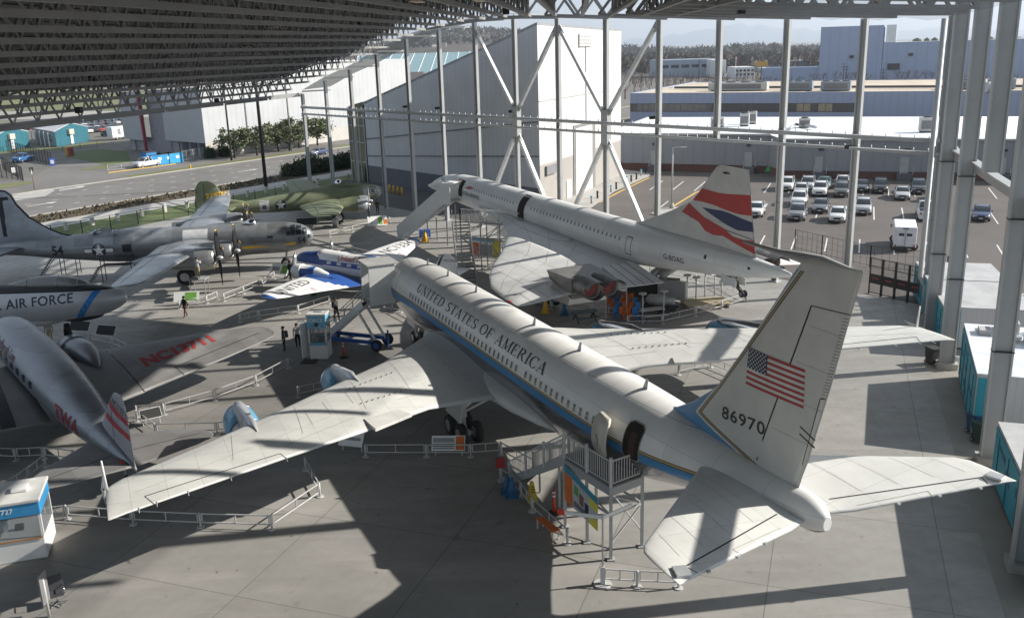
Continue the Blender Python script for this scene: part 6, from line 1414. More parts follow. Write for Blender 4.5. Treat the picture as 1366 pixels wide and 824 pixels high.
# bird netting slung under the open part
t = NT('bird netting'); n = t.noise(t.coord(), .8, 4, .6, (.15, 1, 1)); t.col((.10, .105, .11)); t.b.inputs['Roughness'].default_value = .9
t.set(t.b.inputs['Alpha'], t.ramp(n, .3, .7, .14, .3))
mb = MB(); rows = []
for i in range(13):
    y = 22 + i * 3.6; lo = 9 + .0 * i
    f = (y - 18) / (64.9 - 18); xr = 14 + (30.3 - 14) * f; ur = xr - .075 * y
    rows.append([rp(lo + (ur - lo) * j / 10, y, -.12 - .2 * math.sin(pi * ((j * 2.5) % 1))) - RO for j in range(11)])
mb.loft(rows, 0, True, (False, False), False).build('netting', t.m, RF, fix=False)
# thin pale canopy beyond the far row
t = NT('translucent canopy sheet'); n = t.noise(t.coord(), .5, 4); t.col(t.mix(n, (.42, .44, .46), (.55, .57, .58))); t.b.inputs['Roughness'].default_value = .5; t.b.inputs['Transmission Weight'].default_value = .0; t.b.inputs['Alpha'].default_value = .75
mb = MB(); rows = []
for i in range(0, 8):
    p = col_at(i) + Vector((0, 0, ZTOP[i] + .5)); rows.append([p - RO, p + rn * 4.5 + Vector((0, 0, .25)) - RO])
mb.loft(rows, 0, False, (False, False), False).build('canopy_sheet', t.m, RF, fix=False)
for i in range(0, 8):
    p = col_at(i) + Vector((0, 0, ZTOP[i] + .3)); MB().bar(p - RO, p + rn * 4.5 - RO, .14, .2).build('canopy_arm', M_COL, RF)
# lamps hung under the joists
LG = 'rectangular lamps under the roof'
def lamp(px, py, lb, u0):
    d = ray(px, py); p = CC + d * (u0 / d.y)
    e = empty('roof_lamp', p, 1.5, lb, 'roof lamp', LG)
    MB().box((0, 0, .1), (1.5, .5, .16)).build('housing', M_DARK, e); MB().box((0, 0, .0), (1.4, .42, .05)).build('diffuser', mat('lamp diffuser', (.62, .52, .42), .5), e)
lamp(424, 5.5, 'flat rectangular lamp under the dark roof, highest of the left diagonal row', 50); lamp(370, 36.5, 'flat rectangular lamp under the dark roof, second down the left diagonal row', 62); lamp(328, 63, 'flat rectangular lamp under the dark roof, third down the left diagonal row', 74)
lamp(557, 2.5, 'flat lamp under the bright roof edge, left of the hall', 40); lamp(640, 1.2, 'flat lamp under the bright roof edge, above the cross brace', 40)
for px, py, yy, lb in ((124, 106, 62, 'small black loudspeaker under the roof joists, far left'), (105, 147, 66, 'small black loudspeaker hung under the lowest joist on the left'), (289, 134, 95, 'small black loudspeaker hung at the lowest joist by the theatre'), (481, 30, 70, 'small black loudspeaker under the roof near the far columns'), (675, 15, 60, 'black loudspeaker under the roof edge above the left cross brace'), (989, 14, 55, 'black loudspeaker under the roof edge above the white cars')):
    d = ray(px, py); p = CC + d * (yy / d.y); MB().box((0, 0, 0), (.42, .5, .42), .3, mat=Matrix.Translation(p)).build('loudspeaker', M_BLACK, label=lb, cat='loudspeaker', bevel=.05)
# ------------------------------------------------------------------ stairs, platforms, booths, barriers
M_RAIL = mat('barrier grey paint', (.52, .52, .51), .5, .1, vs=2, dirt=.1)
M_BLUE = mat('chassis blue paint', (.02, .10, .36), .45); M_TEALC = mat('container teal', (.025, .30, .40), .55, var=.15, vs=.8, dirt=.12); M_ORNG = mat('orange paint', (.62, .16, .03), .5); M_CONE = mat('safety orange', (.62, .05, .02), .5); M_LBLUE = mat('booth sky blue', (.16, .46, .66), .5)
JM = JET.matrix_basis.copy()
def jl(a, b, z): return JM @ Vector((a, -b, z))        # airliner local: b to port
def pgrid(mb, p, q, h, step=.13, r=.014, post=.05, ends=True):
    """guard rail with close balusters from p to q"""
    p = Vector(p); q = Vector(q); u = Vector((0, 0, h)); n = max(2, int((q - p).length / step))
    mb.bar(p + u, q + u, .06, .05); mb.bar(p + u * .12, q + u * .12, .04)
    for i in range(1, n): x = p.lerp(q, i / n); mb.bar(x + u * .12, x + u, r * 2)
    return mb
def rear_platform():
    A, B, C_, D = jl(31.29, 2.9, 0), jl(34.38, 2.54, 0), jl(34.10, .95, 0), jl(31.0, 1.25, 0); h = 3.1
    e = empty('access_platform', A, 0, 'grey steel access platform with stairs at the open rear door of the presidential jet', 'platform')
    r_ = lambda p, z=0: Vector((p.x - A.x, p.y - A.y, z))
    for p in (A, B, C_, D, (A + B) / 2 + (D - A) * 0): MB().bar(r_(p), r_(p, h), .12).box(r_(p, .03), (.3, .3, .05)).build('leg', M_COL, e)
    MB().prism([r_(p)[:2] for p in (A, B, C_, D)], h - .06, h).build('deck', mat('deck plate', (.3, .3, .3), .6, .2), e)
    mb = MB()
    for p, q in ((A, B), (B, C_), (D, A)): mb.bar(r_(p, h - .2), r_(q, h - .2), .1, .34)
    mb.build('edge_beam', M_COLR, e)
    for p, q in ((A, B), (B, C_), (C_, D), (D, A)):
        mb = MB(); mb.bar(r_(p, 1.9), r_(q, 1.9), .07); mb.bar(r_(p, .7), r_(q, 1.9), .05); mb.bar(r_(p, h - .4), r_(q, 1.9), .05); mb.build('bracing', M_COL, e)
    mid = (A + B) / 2
    for p, q in ((A, mid), (mid, B), (B, C_)):
        pgrid(MB(), r_(p, h), r_(q, h), 1.05).build('guard_rail', M_RAIL, e)
    for p in (A, mid, B, C_): MB().bar(r_(p, h), r_(p, h + 1.16), .11).box(r_(p, h + 1.18), (.14, .14, .04)).build('post', M_RAIL, e)
    pgrid(MB(), r_(D, h) + (r_(A) - r_(D)) * .1, r_(D, h) + Vector((0, 0, 0)) + (r_(D) - r_(C_)) * .3, 1.05).build('guard_rail', M_RAIL, e)
    # stairs down beside the fuselage
    F1 = jl(26.5, 3.25, 0); w = (D - A).normalized() * 1.35
    n = 18
    for i in range(n):
        k = (i + .5) / n; p = F1.lerp(A, k); MB().box(r_(p + w * .5, h * (i + 1) / n - .03), ((A - F1).length / n, 1.3, .05), math.atan2((A - F1).y, (A - F1).x)).build('tread', mat('deck plate', (.3, .3, .3), .6, .2), e)
    for o in (Vector((0, 0, 0)), w):
        MB().bar(r_(F1 + o, .1), r_(A + o, h - .1), .06, .36).build('stringer', M_COL, e)
        for k0, k1 in ((0, .33), (.33, .66), (.66, 1)):
            p, q = F1.lerp(A, k0) + o, F1.lerp(A, k1) + o
            pgrid(MB(), r_(p, h * k0), r_(q, h * k1), 1.05).build('guard_rail', M_RAIL, e); MB().bar(r_(p, h * k0), r_(p, h * k0 + 1.16), .11).build('post', M_RAIL, e)
    for k in (.35, .7): p = F1.lerp(A, k) + w * .5; MB().bar(r_(p), r_(p, h * k - .2), .09).build('leg', M_COL, e)
    MB().cyl(r_(F1 + w * .2, 0), r_(F1 + w * .2, .02), .2).build('foot_plate', M_STEEL, e)
    # banner under the platform
    b = empty('information_banner', (A + (mid - A) * .12).to_tuple(), 0, 'blue, orange and yellow information banner strapped under the rear access platform', 'banner')
    o = A + (mid - A) * .12; nn = (A - D).normalized() * .12; d = (B - A) * .72
    P = [Vector((0, 0, 1.35)) + nn, d + Vector((0, 0, .95)) + nn, d + Vector((0, 0, 2.35)) + nn, Vector((0, 0, 2.95)) + nn]
    q = lambda u, v, f=0: P[0].lerp(P[1], u).lerp(P[3].lerp(P[2], u), v) + nn.normalized() * f
    def rc(u0, u1, v0, v1, f, m_, nm): MB().add([q(u0, v0, f), q(u1, v0, f), q(u1, v1, f), q(u0, v1, f), q(u0, v0, f - .01), q(u1, v0, f - .01), q(u1, v1, f - .01), q(u0, v1, f - .01)], [(0, 1, 2, 3), (7, 6, 5, 4), (0, 4, 5, 1), (1, 5, 6, 2), (2, 6, 7, 3), (3, 7, 4, 0)]).build(nm, m_, b)
    MGR = mat('banner grey', (.42, .44, .46), .7); MYE = mat('banner yellow', (.62, .55, .06), .7)
    rc(0, 1, 0, 1, 0, MGR, 'sheet'); rc(0, 1, .82, 1, .012, mat('banner blue', (.04, .25, .36), .7), 'header'); rc(0, .24, .0, .8, .012, M_ORNG, 'orange_panel'); rc(.76, 1, .55, .8, .012, MYE, 'yellow_panel'); rc(.76, 1, .0, .3, .012, MYE, 'yellow_panel')
    rc(.3, .42, .45, .7, .014, mat('sign green', (.1, .3, .08), .7), 'picture'); rc(.46, .58, .3, .6, .014, mat('picture brown', (.16, .1, .07), .7), 'picture'); rc(.62, .73, .2, .5, .014, M_NAVY, 'picture')
    for k in range(4): rc(.28, .72, .1 + k * .04, .115 + k * .04, .014, M_LETT, 'text_line')
rear_platform()
# rear gangway gate sign: tall post with two white arms
p = gp(804, 779); e = empty('gate_post', p, 0, 'tall slim grey post with two pale sign arms below the rear platform', 'post')
MB().cyl((0, 0, 0), (0, 0, .05), .34, n=18).build('base', M_RAIL, e); MB().bar((0, 0, .05), (0, 0, .75), .16).bar((0, 0, .7), (0, 0, 2.9), .06).build('pole', M_RAIL, e)
for d, lb in ((Vector((-1.55, 1.0, -.25)), 0), (Vector((1.2, .9, .0)), 1)):
    MB().bar((0, 0, 2.75), Vector((0, 0, 2.75)) + d, .03, .14).build('sign_arm', M_WHITE, e)
    if lb == 0: MB().bar(Vector((0, 0, 2.75)) + d * .86, Vector((0, 0, 2.75)) + d * 1.02, .05, .22).build('red_end', M_CONE, e)
# low barrier rails
BG = 'low grey visitor barriers'
def barrier(pts, lab, h=.65, closed_last=False):
    P = [gp(x, y) for x, y in pts]; e = empty('barrier', P[0], 0, lab, 'barrier', BG); o = P[0]
    for p in P: MB().cyl(p - o, p - o + Vector((0, 0, .04)), .17, n=14).cyl(p - o + Vector((0, 0, .02)), p - o + Vector((0, 0, h + .04)), .05, n=8).build('post', M_RAIL, e)
    for a, b in zip(P, P[1:]):
        d = (b - a); n = d.normalized() * .1; mb = MB(); a_, b_ = a - o + n, b - o - n
        for z in (h, h * .38): mb.bar(a_ + Vector((0, 0, z)), b_ + Vector((0, 0, z)), .045)
        for k in (0, .5, 1): mb.bar(a_.lerp(b_, k) + Vector((0, 0, h * .38)), a_.lerp(b_, k) + Vector((0, 0, h)), .04)
        mb.build('rail', M_RAIL, e)
barrier([(62, 695), (90, 692), (178, 699), (268, 703), (363, 706), (427, 662), (408, 627)], 'low grey barrier running under the left wing tip and turning up at its right end')
barrier([(488, 609), (569, 609), (628, 609), (668, 606), (712, 630)], 'low grey barrier with information panels behind the left wing, by the main wheels')
barrier([(668, 641), (695, 661), (710, 682), (757, 725)], 'low grey barrier along the rear stairs, behind the orange bench')
barrier([(804, 779), (850, 782), (905, 784)], 'low grey barrier between the tall gate post and the left tailplane tip')
barrier([(183, 556), (219, 553), (287, 534), (342, 514), (385, 491)], 'low grey barrier between the silver airliner wing and the left wing of the jet')
barrier([(183, 562), (208, 580), (290, 579), (330, 572)], 'low grey barrier corner by the outer left engine, beside two dark panels')
barrier([(398, 530), (440, 521), (510, 516)], 'low grey barrier just behind the inner left engine')
barrier([(-20, 612), (22, 614), (60, 612), (100, 617)], 'low grey barrier in deep shade under the silver airliner tail')
barrier([(10, 660), (40, 640), (62, 622)], 'low grey barrier stub beside the left tailplane of the silver airliner')
barrier([(299, 402), (325, 392), (350, 382), (366, 372)], 'low white barrier near the blue airliner wing tip with a green panel')
barrier([(240, 412), (276, 405), (290, 399)], 'low white barrier by the walking visitor')
barrier([(440, 316), (470, 309), (497, 303), (520, 297)], 'low grey barrier in front of the silver bomber nose')
barrier([(320, 430), (345, 425), (398, 418), (440, 405)], 'low grey barrier between the ticket booth and the lettered wing')
barrier([(512, 414), (535, 417), (560, 430)], 'low grey barrier under the nose of the presidential jet')
barrier([(120, 455), (150, 462), (170, 470)], 'low dark barrier under the jet bomber nose beside sloping panels')
barrier([(837, 433), (884, 432), (928, 422), (963, 412), (995, 402), (961, 384), (928, 377), (867, 363)], 'long low barrier looping round the ground equipment behind the delta wing')
barrier([(905, 500), (948, 490), (985, 505), (1000, 530)], 'low grey barrier on the floor behind the right wing of the jet')
barrier([(690, 400), (735, 412), (790, 418), (835, 425)], 'low grey barrier behind the delta wing tip')
barrier([(430, 340), (470, 338), (500, 346)], 'low barrier by the trash bin near the silver bomber nose')
# sign panels on the barriers
def panel(px, py, w, h, rz, lab, cols, z0=.55, tilt=55, name='information_sign'):
    p = gp(px, py); e = empty(name, p, rz, lab, 'sign')
    T = Matrix.Translation((0, 0, z0 + .1)) @ Matrix.Rotation(R(tilt), 4, 'X')
    for x in (-w * .4, w * .4): MB().bar((x, 0, 0), (x, .05, z0 + .1), .05).build('leg', M_RAIL, e)
    MB().box((0, 0, 0), (w, h, .03), mat=T).build('board', M_WHITE, e)
    for (x0, x1, y0, y1, m_) in cols: MB().box((0, 0, 0), (w * (x1 - x0), h * (y1 - y0), .006), mat=T @ Matrix.Translation((w * ((x0 + x1) / 2 - .5), h * ((y0 + y1) / 2 - .5), .02))).build('print', m_, e)
    return e
MTX = mat('print grey', (.3, .3, .31), .7); MGN = mat('print green', (.16, .38, .06), .7)
panel(599, 607, 1.65, .75, -.05, 'white information panel with orange end on the barrier behind the left wing', [(.72, .98, .05, .95, M_ORNG), (.04, .68, .55, .85, MTX), (.04, .68, .12, .18, M_LETT), (.04, .68, .26, .32, M_LETT), (.04, .68, .4, .46, M_LETT)])
panel(470, 601, 1.3, .75, -.3, 'pale information panel partly hidden under the left wing trailing edge', [(.1, .9, .4, .6, MTX)])
panel(374, 368, 2.0, 1.0, -.5, 'white and green information panel beside the visitor at the blue airliner', [(.62, .95, .1, .9, MGN), (.08, .5, .3, .7, MTX)])
panel(250, 406, 2.0, .9, .1, 'grey and green panel behind the walking visitor', [(.45, .9, .1, .9, MGN)])
panel(108, 446, 1.7, .8, -.25, 'dark sloping panel pair, left one, under the jet bomber', [(.02, .98, .05, .95, M_DARK)]); panel(143, 452, 1.6, .8, -.3, 'dark sloping panel pair, right one, beside the silver airliner engine', [(.02, .98, .05, .95, M_DARK)])
panel(203, 566, 1.1, .6, .6, 'dark sloping panel at the barrier corner near the red striped rudder', [(.02, .98, .05, .95, M_DARK)])
panel(504, 302, 2.2, 1.2, .3, 'white and green panel with orange stand near the green bomber nose', [(.55, .75, .1, .9, MGN), (.8, 1, .1, .6, M_ORNG)])
panel(410, 306, 2.4, 1.0, .1, 'dark framed panel like a bench next to the trash bin', [(.02, .98, .05, .95, M_DARK)], .8)
p = gp(448, 302); MB().lathe([(0, .36), (.9, .38), (.95, .3), (1.0, .1)], p, (0, 0, 1), 16).build('trash_bin', M_STEEL, label='grey round trash bin near the silver bomber nose', cat='bin')
p = gp(668, 641); MB().box(p + Vector((0, -.1, .95)), (.42, .12, .45), .1).build('red_sign', M_REDP, label='small red sign box on the barrier at the foot of the rear stairs', cat='sign')
e = empty('wall_board', gp(648, 352), -.6, 'orange, blue and yellow information board under the delta jet platform', 'sign')
MB().box((0, 0, 1.5), (3.6, .06, 1.9)).build('board', M_WHITE, e)
for x0, w, z0, h, m_ in ((-1.2, 1.0, 1.3, 1.3, M_ORNG), (.1, 1.4, 1.3, 1.1, MTX), (1.3, .9, 1.5, 1.7, mat('banner yellow', (.62, .55, .06), .7)), (-.3, 2.8, 2.3, .35, M_LBLUE)): MB().box((x0, -.04, z0), (w, .03, h)).build('print', m_, e)
for x in (-1.7, 1.7): MB().bar((x, 0, 0), (x, 0, 2.4), .08).build('post', M_RAIL, e)
# cones, bollards, bench
def cone(px, py, lab, m_, h=.75, r=.24, band=True, sq=True, name='traffic_cone'):
    p = gp(px, py); e = empty(name, p, 0, lab, 'cone')
    MB().box((0, 0, .025), (r * 2.1, r * 2.1, .05)).build('base', M_DARK if sq else m_, e, bevel=.01); MB().lathe([(.05, r), (h * .5, r * .55), (h, r * .2), (h + .01, .02)], (0, 0, 0), (0, 0, 1), 18).build('body', m_, e)
    if band: MB().lathe([(h * .55, r * .54), (h * .72, r * .42)], (0, 0, 0), (0, 0, 1), 18, caps=(False, False)).build('band', M_WHITE, e)
cone(683, 661, 'blue traffic cone, nearer one of two under the rear stairs', mat('cone blue', (.02, .12, .24), .55), .9, .28, False, False); cone(677, 656, 'blue traffic cone, farther one of two under the rear stairs', MATS['cone blue'], .9, .28, False, False)
cone(753, 420, 'blue traffic cone behind the presidential jet near the delta wing', MATS['cone blue'], 1.0, .3, False, False); cone(728, 417, 'tall yellow cone behind the presidential jet', M_YEL, 1.2, .3, False, False)
cone(567, 322, 'yellow cone by the covered stairs beside blue equipment', M_YEL, 1.3, .35, False, False)
def warn(px, py):
    p = gp(px, py); e = empty('warning_stand', p, .4, 'yellow folding wet floor stand with black writing beside the rear stairs', 'floor sign')
    MB().add([(-.2, -.2, 0), (.2, -.2, 0), (.2, .2, 0), (-.2, .2, 0), (-.07, -.06, .95), (.07, -.06, .95), (.07, .06, .95), (-.07, .06, .95)], [(0, 3, 2, 1), (4, 5, 6, 7), (0, 1, 5, 4), (1, 2, 6, 5), (2, 3, 7, 6), (3, 0, 4, 7)]).build('body', mat('bright yellow plastic', (.6, .42, .02), .45), e, bevel=.02)
    for z in (.5, .62, .74): MB().box((0, -.215 + z * .15, z), (.2 - z * .1, .01, .05)).build('print', M_BLACK, e)
warn(710, 668)
def delin(px, py, lab):
    p = gp(px, py); e = empty('delineator', p, 0, lab, 'bollard')
    MB().lathe([(0, .3), (.06, .26), (.08, .1)], (0, 0, 0), (0, 0, 1), 8).build('base', M_DARK, e); MB().cyl((0, 0, .05), (0, 0, 1.1), .065).build('tube', M_CONE, e)
    for z in (.78, .95): MB().cyl((0, 0, z), (0, 0, z + .08), .07).build('band', M_WHITE, e)
delin(739, 684, 'red delineator post with white bands on the floor beside the rear stairs'); delin(459, 477, 'red delineator post with white bands beside the ticket booth')
b1_, b2_ = gp(716, 687, .44), gp(746, 711, .44); e = empty('bench', ((b1_.x + b2_.x) / 2, (b1_.y + b2_.y) / 2, 0), math.atan2(b2_.y - b1_.y, b2_.x - b1_.x), 'flat bench with orange seat and grey legs in front of the barrier', 'bench')
MB().box((0, 0, .44), (1.35, .36, .05)).build('seat', M_ORNG, e, bevel=.012)
for x in (-.6, .6):
    for y in (-.14, .14): MB().bar((x, y, 0), (x, y, .42), .045).build('leg', M_RAIL, e)
# mobile stairs with a shelter at the front door
def front_stairs():
    o = jl(3.6, 3.0, 0); th = R(-65.58); e = empty('boarding_stairs', o, th, 'white mobile boarding stairs with tall shelter and blue chassis at the jet nose', 'boarding stairs')
    L = lambda a, b, z: Vector((a - 3.6, -(b - 3.0), z))
    # shelter
    A0, A1, B0, B1, z0, z1 = 2.5, 4.6, 1.9, 3.1, 3.1, 5.75
    MB().box(L((A0 + A1) / 2, B0, (z0 + z1) / 2 - .1), (A1 - A0, .06, 2.3)).build('inner_wall', M_WHITE, e) if False else None
    MB().box(L(A1, (B0 + B1) / 2 - .25, (z0 + z1) / 2), (.07, B1 - B0 + .6, z1 - z0)).build('shelter_wall', M_WHITE, e, bevel=.02)
    MB().box(L(A0, (B0 + B1) / 2, (z0 + z1) / 2), (.07, B1 - B0, z1 - z0)).build('shelter_wall', M_WHITE, e, bevel=.02)
    MB().box(L((A0 + A1) / 2, (B0 + B1) / 2 - .35, z1 + .06), (A1 - A0 + .25, B1 - B0 + 1.0, .1)).build('shelter_roof', mat('shelter roof grey', (.46, .46, .45), .6, dirt=.15), e, bevel=.03)
    MB().box(L((A0 + A1) / 2, (B0 + B1) / 2 - .3, z0 - .05), (A1 - A0, B1 - B0 + .6, .12)).build('landing', M_STEEL, e)
    MB().box(L(A1 + .35, 1.55, 4.1), (.6, .06, 1.6)).build('side_flap', M_WHITE, e)
    # stair flight
    T = L(3.4, 3.1, 3.1); F0 = L(.9, 5.6, .15); n = 15; w = Vector((0.72, .72, 0)); 
    d = (F0 - T); d.z = 0; w = Vector((-d.y, d.x, 0)).normalized() * .62
    for i in range(n):
        p = F0.lerp(T, (i + .5) / n); MB().box((p.x, p.y, .15 + (3.1 - .15) * (i + 1) / n - .03), (.30, 1.2, .04), math.atan2(d.y, d.x)).build('tread', M_DARK, e)
    for s_ in (-1, 1):
        MB().bar(F0 + w * s_, T + w * s_, .05, .42).build('stringer', M_WHITE, e)
        mb = MB(); up = Vector((0, 0, .95)); mb.bar(F0 + w * s_ + up, T + w * s_ + up, .05)
        for k in (0, .2, .4, .6, .8, 1): p = F0.lerp(T, k) + w * s_; mb.bar(p, p + up, .04)
        mb.bar(F0 + w * s_ + up * .5, T + w * s_ + up * .5, .035); mb.build('handrail', M_RAIL, e)
    # chassis, legs, wheels
    for s_ in (-1, 1):
        MB().bar(F0 + w * s_ * 1.0 + Vector((0, 0, .4)), L(4.4, 2.4, .55) + w * s_, .14, .24).build('chassis_beam', M_BLUE, e)
        MB().bar(L(4.3, 2.5, .55) + w * s_, T.lerp(F0, .12) + w * s_, .14, .12).build('prop_strut', M_WHITE, e)
    for k in (.15, .45, .8): p = F0.lerp(L(4.4, 2.4, .55), k); p.z = .5; MB().bar(p - w, p + w, .12, .16).build('cross_beam', M_BLUE, e)
    for s_ in (-1, 1): wheel('wheel', e, L(4.3, 2.45, .42) + w * s_ * 1.25, .42, .24, w.normalized(), rim=M_BLUE)
    for s_ in (-1, 1): wheel('wheel', e, F0.lerp(L(4.4, 2.4, .5), .12) * 1 + w * s_ * 1.1 + Vector((0, 0, .1)), .3, .2, w.normalized(), rim=M_BLUE)
    MB().bar(L(4.9, 2.2, .2), L(4.9, 2.2, 1.4), .1).build('jack', M_BLUE, e)
front_stairs()
# booths
def booth(p, rz, lab, w, d, h, stripe, main, txt, fn='ticket_booth', door=True):
    e = empty(fn, p, rz, lab, 'booth'); sill, top = h * .36, h * .74
    MB().box((0, 0, sill / 2), (w, d, sill)).build('base', main, e, bevel=.04)
    for x in (-w / 2 + .05, w / 2 - .05):
        for y in (-d / 2 + .05, d / 2 - .05): MB().bar((x, y, sill), (x, y, top), .1).build('corner_post', main, e)
    g_ = glass('booth glass', (.22, .25, .26), .05, .35)
    for x, y, sx, sy in ((0, -d / 2 + .03, w - .2, .03), (0, d / 2 - .03, w - .2, .03), (w / 2 - .03, 0, .03, d - .2), (-w / 2 + .03, 0, .03, d - .2)): MB().box((x, y, (sill + top) / 2), (sx, sy, top - sill)).build('window', g_, e)
    MB().box((0, 0, (top + h) / 2 - .06), (w + .04, d + .04, h - top - .12)).build('fascia', stripe, e, bevel=.03)
    MB().box((0, 0, h - .06), (w + .12, d + .12, .14)).build('roof', mat('booth roof white', (.6, .6, .58), .6, dirt=.25), e, bevel=.03)
    MB().box((0, -.1, sill - .02), (w - .15, d * .5, .05)).build('counter', main, e); MB().box((.1, -.1, sill + .12), (.3, .2, .24)).build('till', M_DARK, e); MB().box((-.4, -.05, sill + .15), (.16, .16, .3)).build('till', M_WHITE, e)
    text('lettering', txt, (h - top) * .3, plane_fn((0, -d / 2 - .035, (top + h) / 2 - .12), (1, 0, 0), (0, 0, 1)), M_WHITE, e, center=True, bold=.02)
    return e
e = booth(gp(429, 475), -.05, 'narrow white and sky blue ticket booth with open door by the boarding stairs', 1.2, 1.2, 3.05, M_LBLUE, M_WHITE, 'AIR FORCE ONE')
MB().box((0, -.64, 1.05), (1.2, .03, .16)).build('blue_band', M_LBLUE, e); MB().box((0, -.64, 2.16), (1.2, .03, .12)).build('blue_band', M_LBLUE, e)
MB().cyl((0, -.63, 2.36), (0, -.66, 2.36), .14, n=20).build('round_emblem', M_LETT, e)
d_ = MB().box((-.85, -.25, 1.25), (.06, .95, 2.3), -.5).build('open_door', M_WHITE, e); MB().box((-.87, -.27, 1.6), (.07, .6, .9), -.5).build('door_window', M_GLASSD, d_)
MB().box((0, -.05, 3.06), (.5, .12, .06)).build('roof_handle', M_DARK, e)
MB().box(gp(413, 482) + Vector((0, 0, .01)), (1.0, 1.0, .02), -.1).build('floor_mat', M_BLACK, label='black mat on the floor in front of the open booth door', cat='mat')
e = booth(gp(14, 748) + Vector((.0, .9, 0)), R(17), 'white and blue booth numbered 727 with hip windows, cut by the left edge', 2.3, 2.1, 2.6, mat('booth stripe blue', (.05, .30, .60), .45), M_WHITE, '727')
MB().box((0, -1.08, .93), (2.2, .02, .06)).build('orange_band', mat('dull orange', (.45, .2, .06), .6), e)
MB().box((.35, .0, 2.7), (.6, .5, .14)).build('roof_vent', M_WHITE, e, bevel=.03)
# office chair and sign post in front of the lower booth
e = empty('office_chair', gp(78, 806), .5, 'black mesh office chair with chrome arms on the floor at the lower left corner', 'chair')
MB().box((0, .25, .78), (.5, .05, .62)).build('backrest', mat('black mesh', (.06, .06, .07), .8), e, bevel=.02); MB().box((0, 0, .47), (.5, .5, .05)).build('seat', MATS['black mesh'], e, bevel=.02)
for x in (-.28, .28): MB().tube([(x, .25, .5), (x, .22, .7), (x, -.2, .7), (x, -.2, .5)], .018, 6).build('armrest', M_CHROME, e)
MB().cyl((0, 0, .1), (0, 0, .46), .03).build('column', M_CHROME, e)
for k in range(5): MB().bar((0, 0, .1), (.3 * math.cos(k * 1.257), .3 * math.sin(k * 1.257), .06), .035).build('base_arm', M_CHROME, e)
e = empty('sign_post', gp(66, 822), .0, 'grey slab sign on a round post beside the office chair', 'sign'); MB().cyl((0, 0, 0), (0, 0, 1.6), .05).build('post', M_RAIL, e); MB().box((0, -.03, 1.2), (.06, .5, 1.2)).build('board', mat('sign slate', (.2, .2, .21), .6), e)
# covered escalator stairs and platform at the delta jet
CM = CONC.matrix_basis.copy()
def cl_(a, b, z): return CM @ Vector((a, -b, z))
def covered_stairs():
    T = cl_(14.2, 1.9, 0); Ft = gp(538, 318); Ft = Vector((Ft.x, Ft.y, 0)); e = empty('covered_stairs', T, 0, 'long white covered stairs rising to the front door of the delta winged jet', 'boarding stairs')
    d = (Ft - T).normalized(); w = Vector((-d.y, d.x, 0)) * .95; L = (Ft - T).length; z1 = 4.75
    P = lambda k, s_, z: (T - T) + d * (L * k) + w * s_ + Vector((0, 0, z))
    for s_ in (-1, 1):
        MB().add([P(0, s_, z1 - .5), P(.12, s_, z1 - .5), P(1, s_, .1), P(1, s_, 1.5), P(.2, s_, z1 + 1.0), P(.12, s_, z1 + 1.6), P(0, s_, z1 + 1.6)] + [P(k, s_ * .95, z) for k, z in ((0, z1 - .5), (.12, z1 - .5), (1, .1), (1, 1.5), (.2, z1 + 1.0), (.12, z1 + 1.6), (0, z1 + 1.6))], [(0, 1, 2, 3, 4, 5, 6), (13, 12, 11, 10, 9, 8, 7)] + [(i, (i + 1) % 7, 7 + (i + 1) % 7, 7 + i) for i in range(7)]).build('side_panel', M_WHITE, e)
    n = 22
    for i in range(n): p = P(.12 + .88 * (i + .5) / n, 0, z1 - .2 - (z1 - .2) * (i + .5) / n); MB().box(p, (L * .88 / n, 1.7, .05), math.atan2(d.y, d.x)).build('tread', M_STEEL, e)
    MB().box(P(.06, 0, z1 + 1.63), (L * .16, 2.0, .08), math.atan2(d.y, d.x)).build('canopy', M_WHITE, e)
    MB().box(P(.06, 0, z1 - .25), (L * .14, 1.8, .1), math.atan2(d.y, d.x)).build('landing', M_STEEL, e)
    for k in (.1, .45):
        for s_ in (-.8, .8): MB().bar(P(k, s_, 0), P(k, s_, (z1 - .3) * (1 - k)), .12).build('leg', M_COL, e)
covered_stairs()
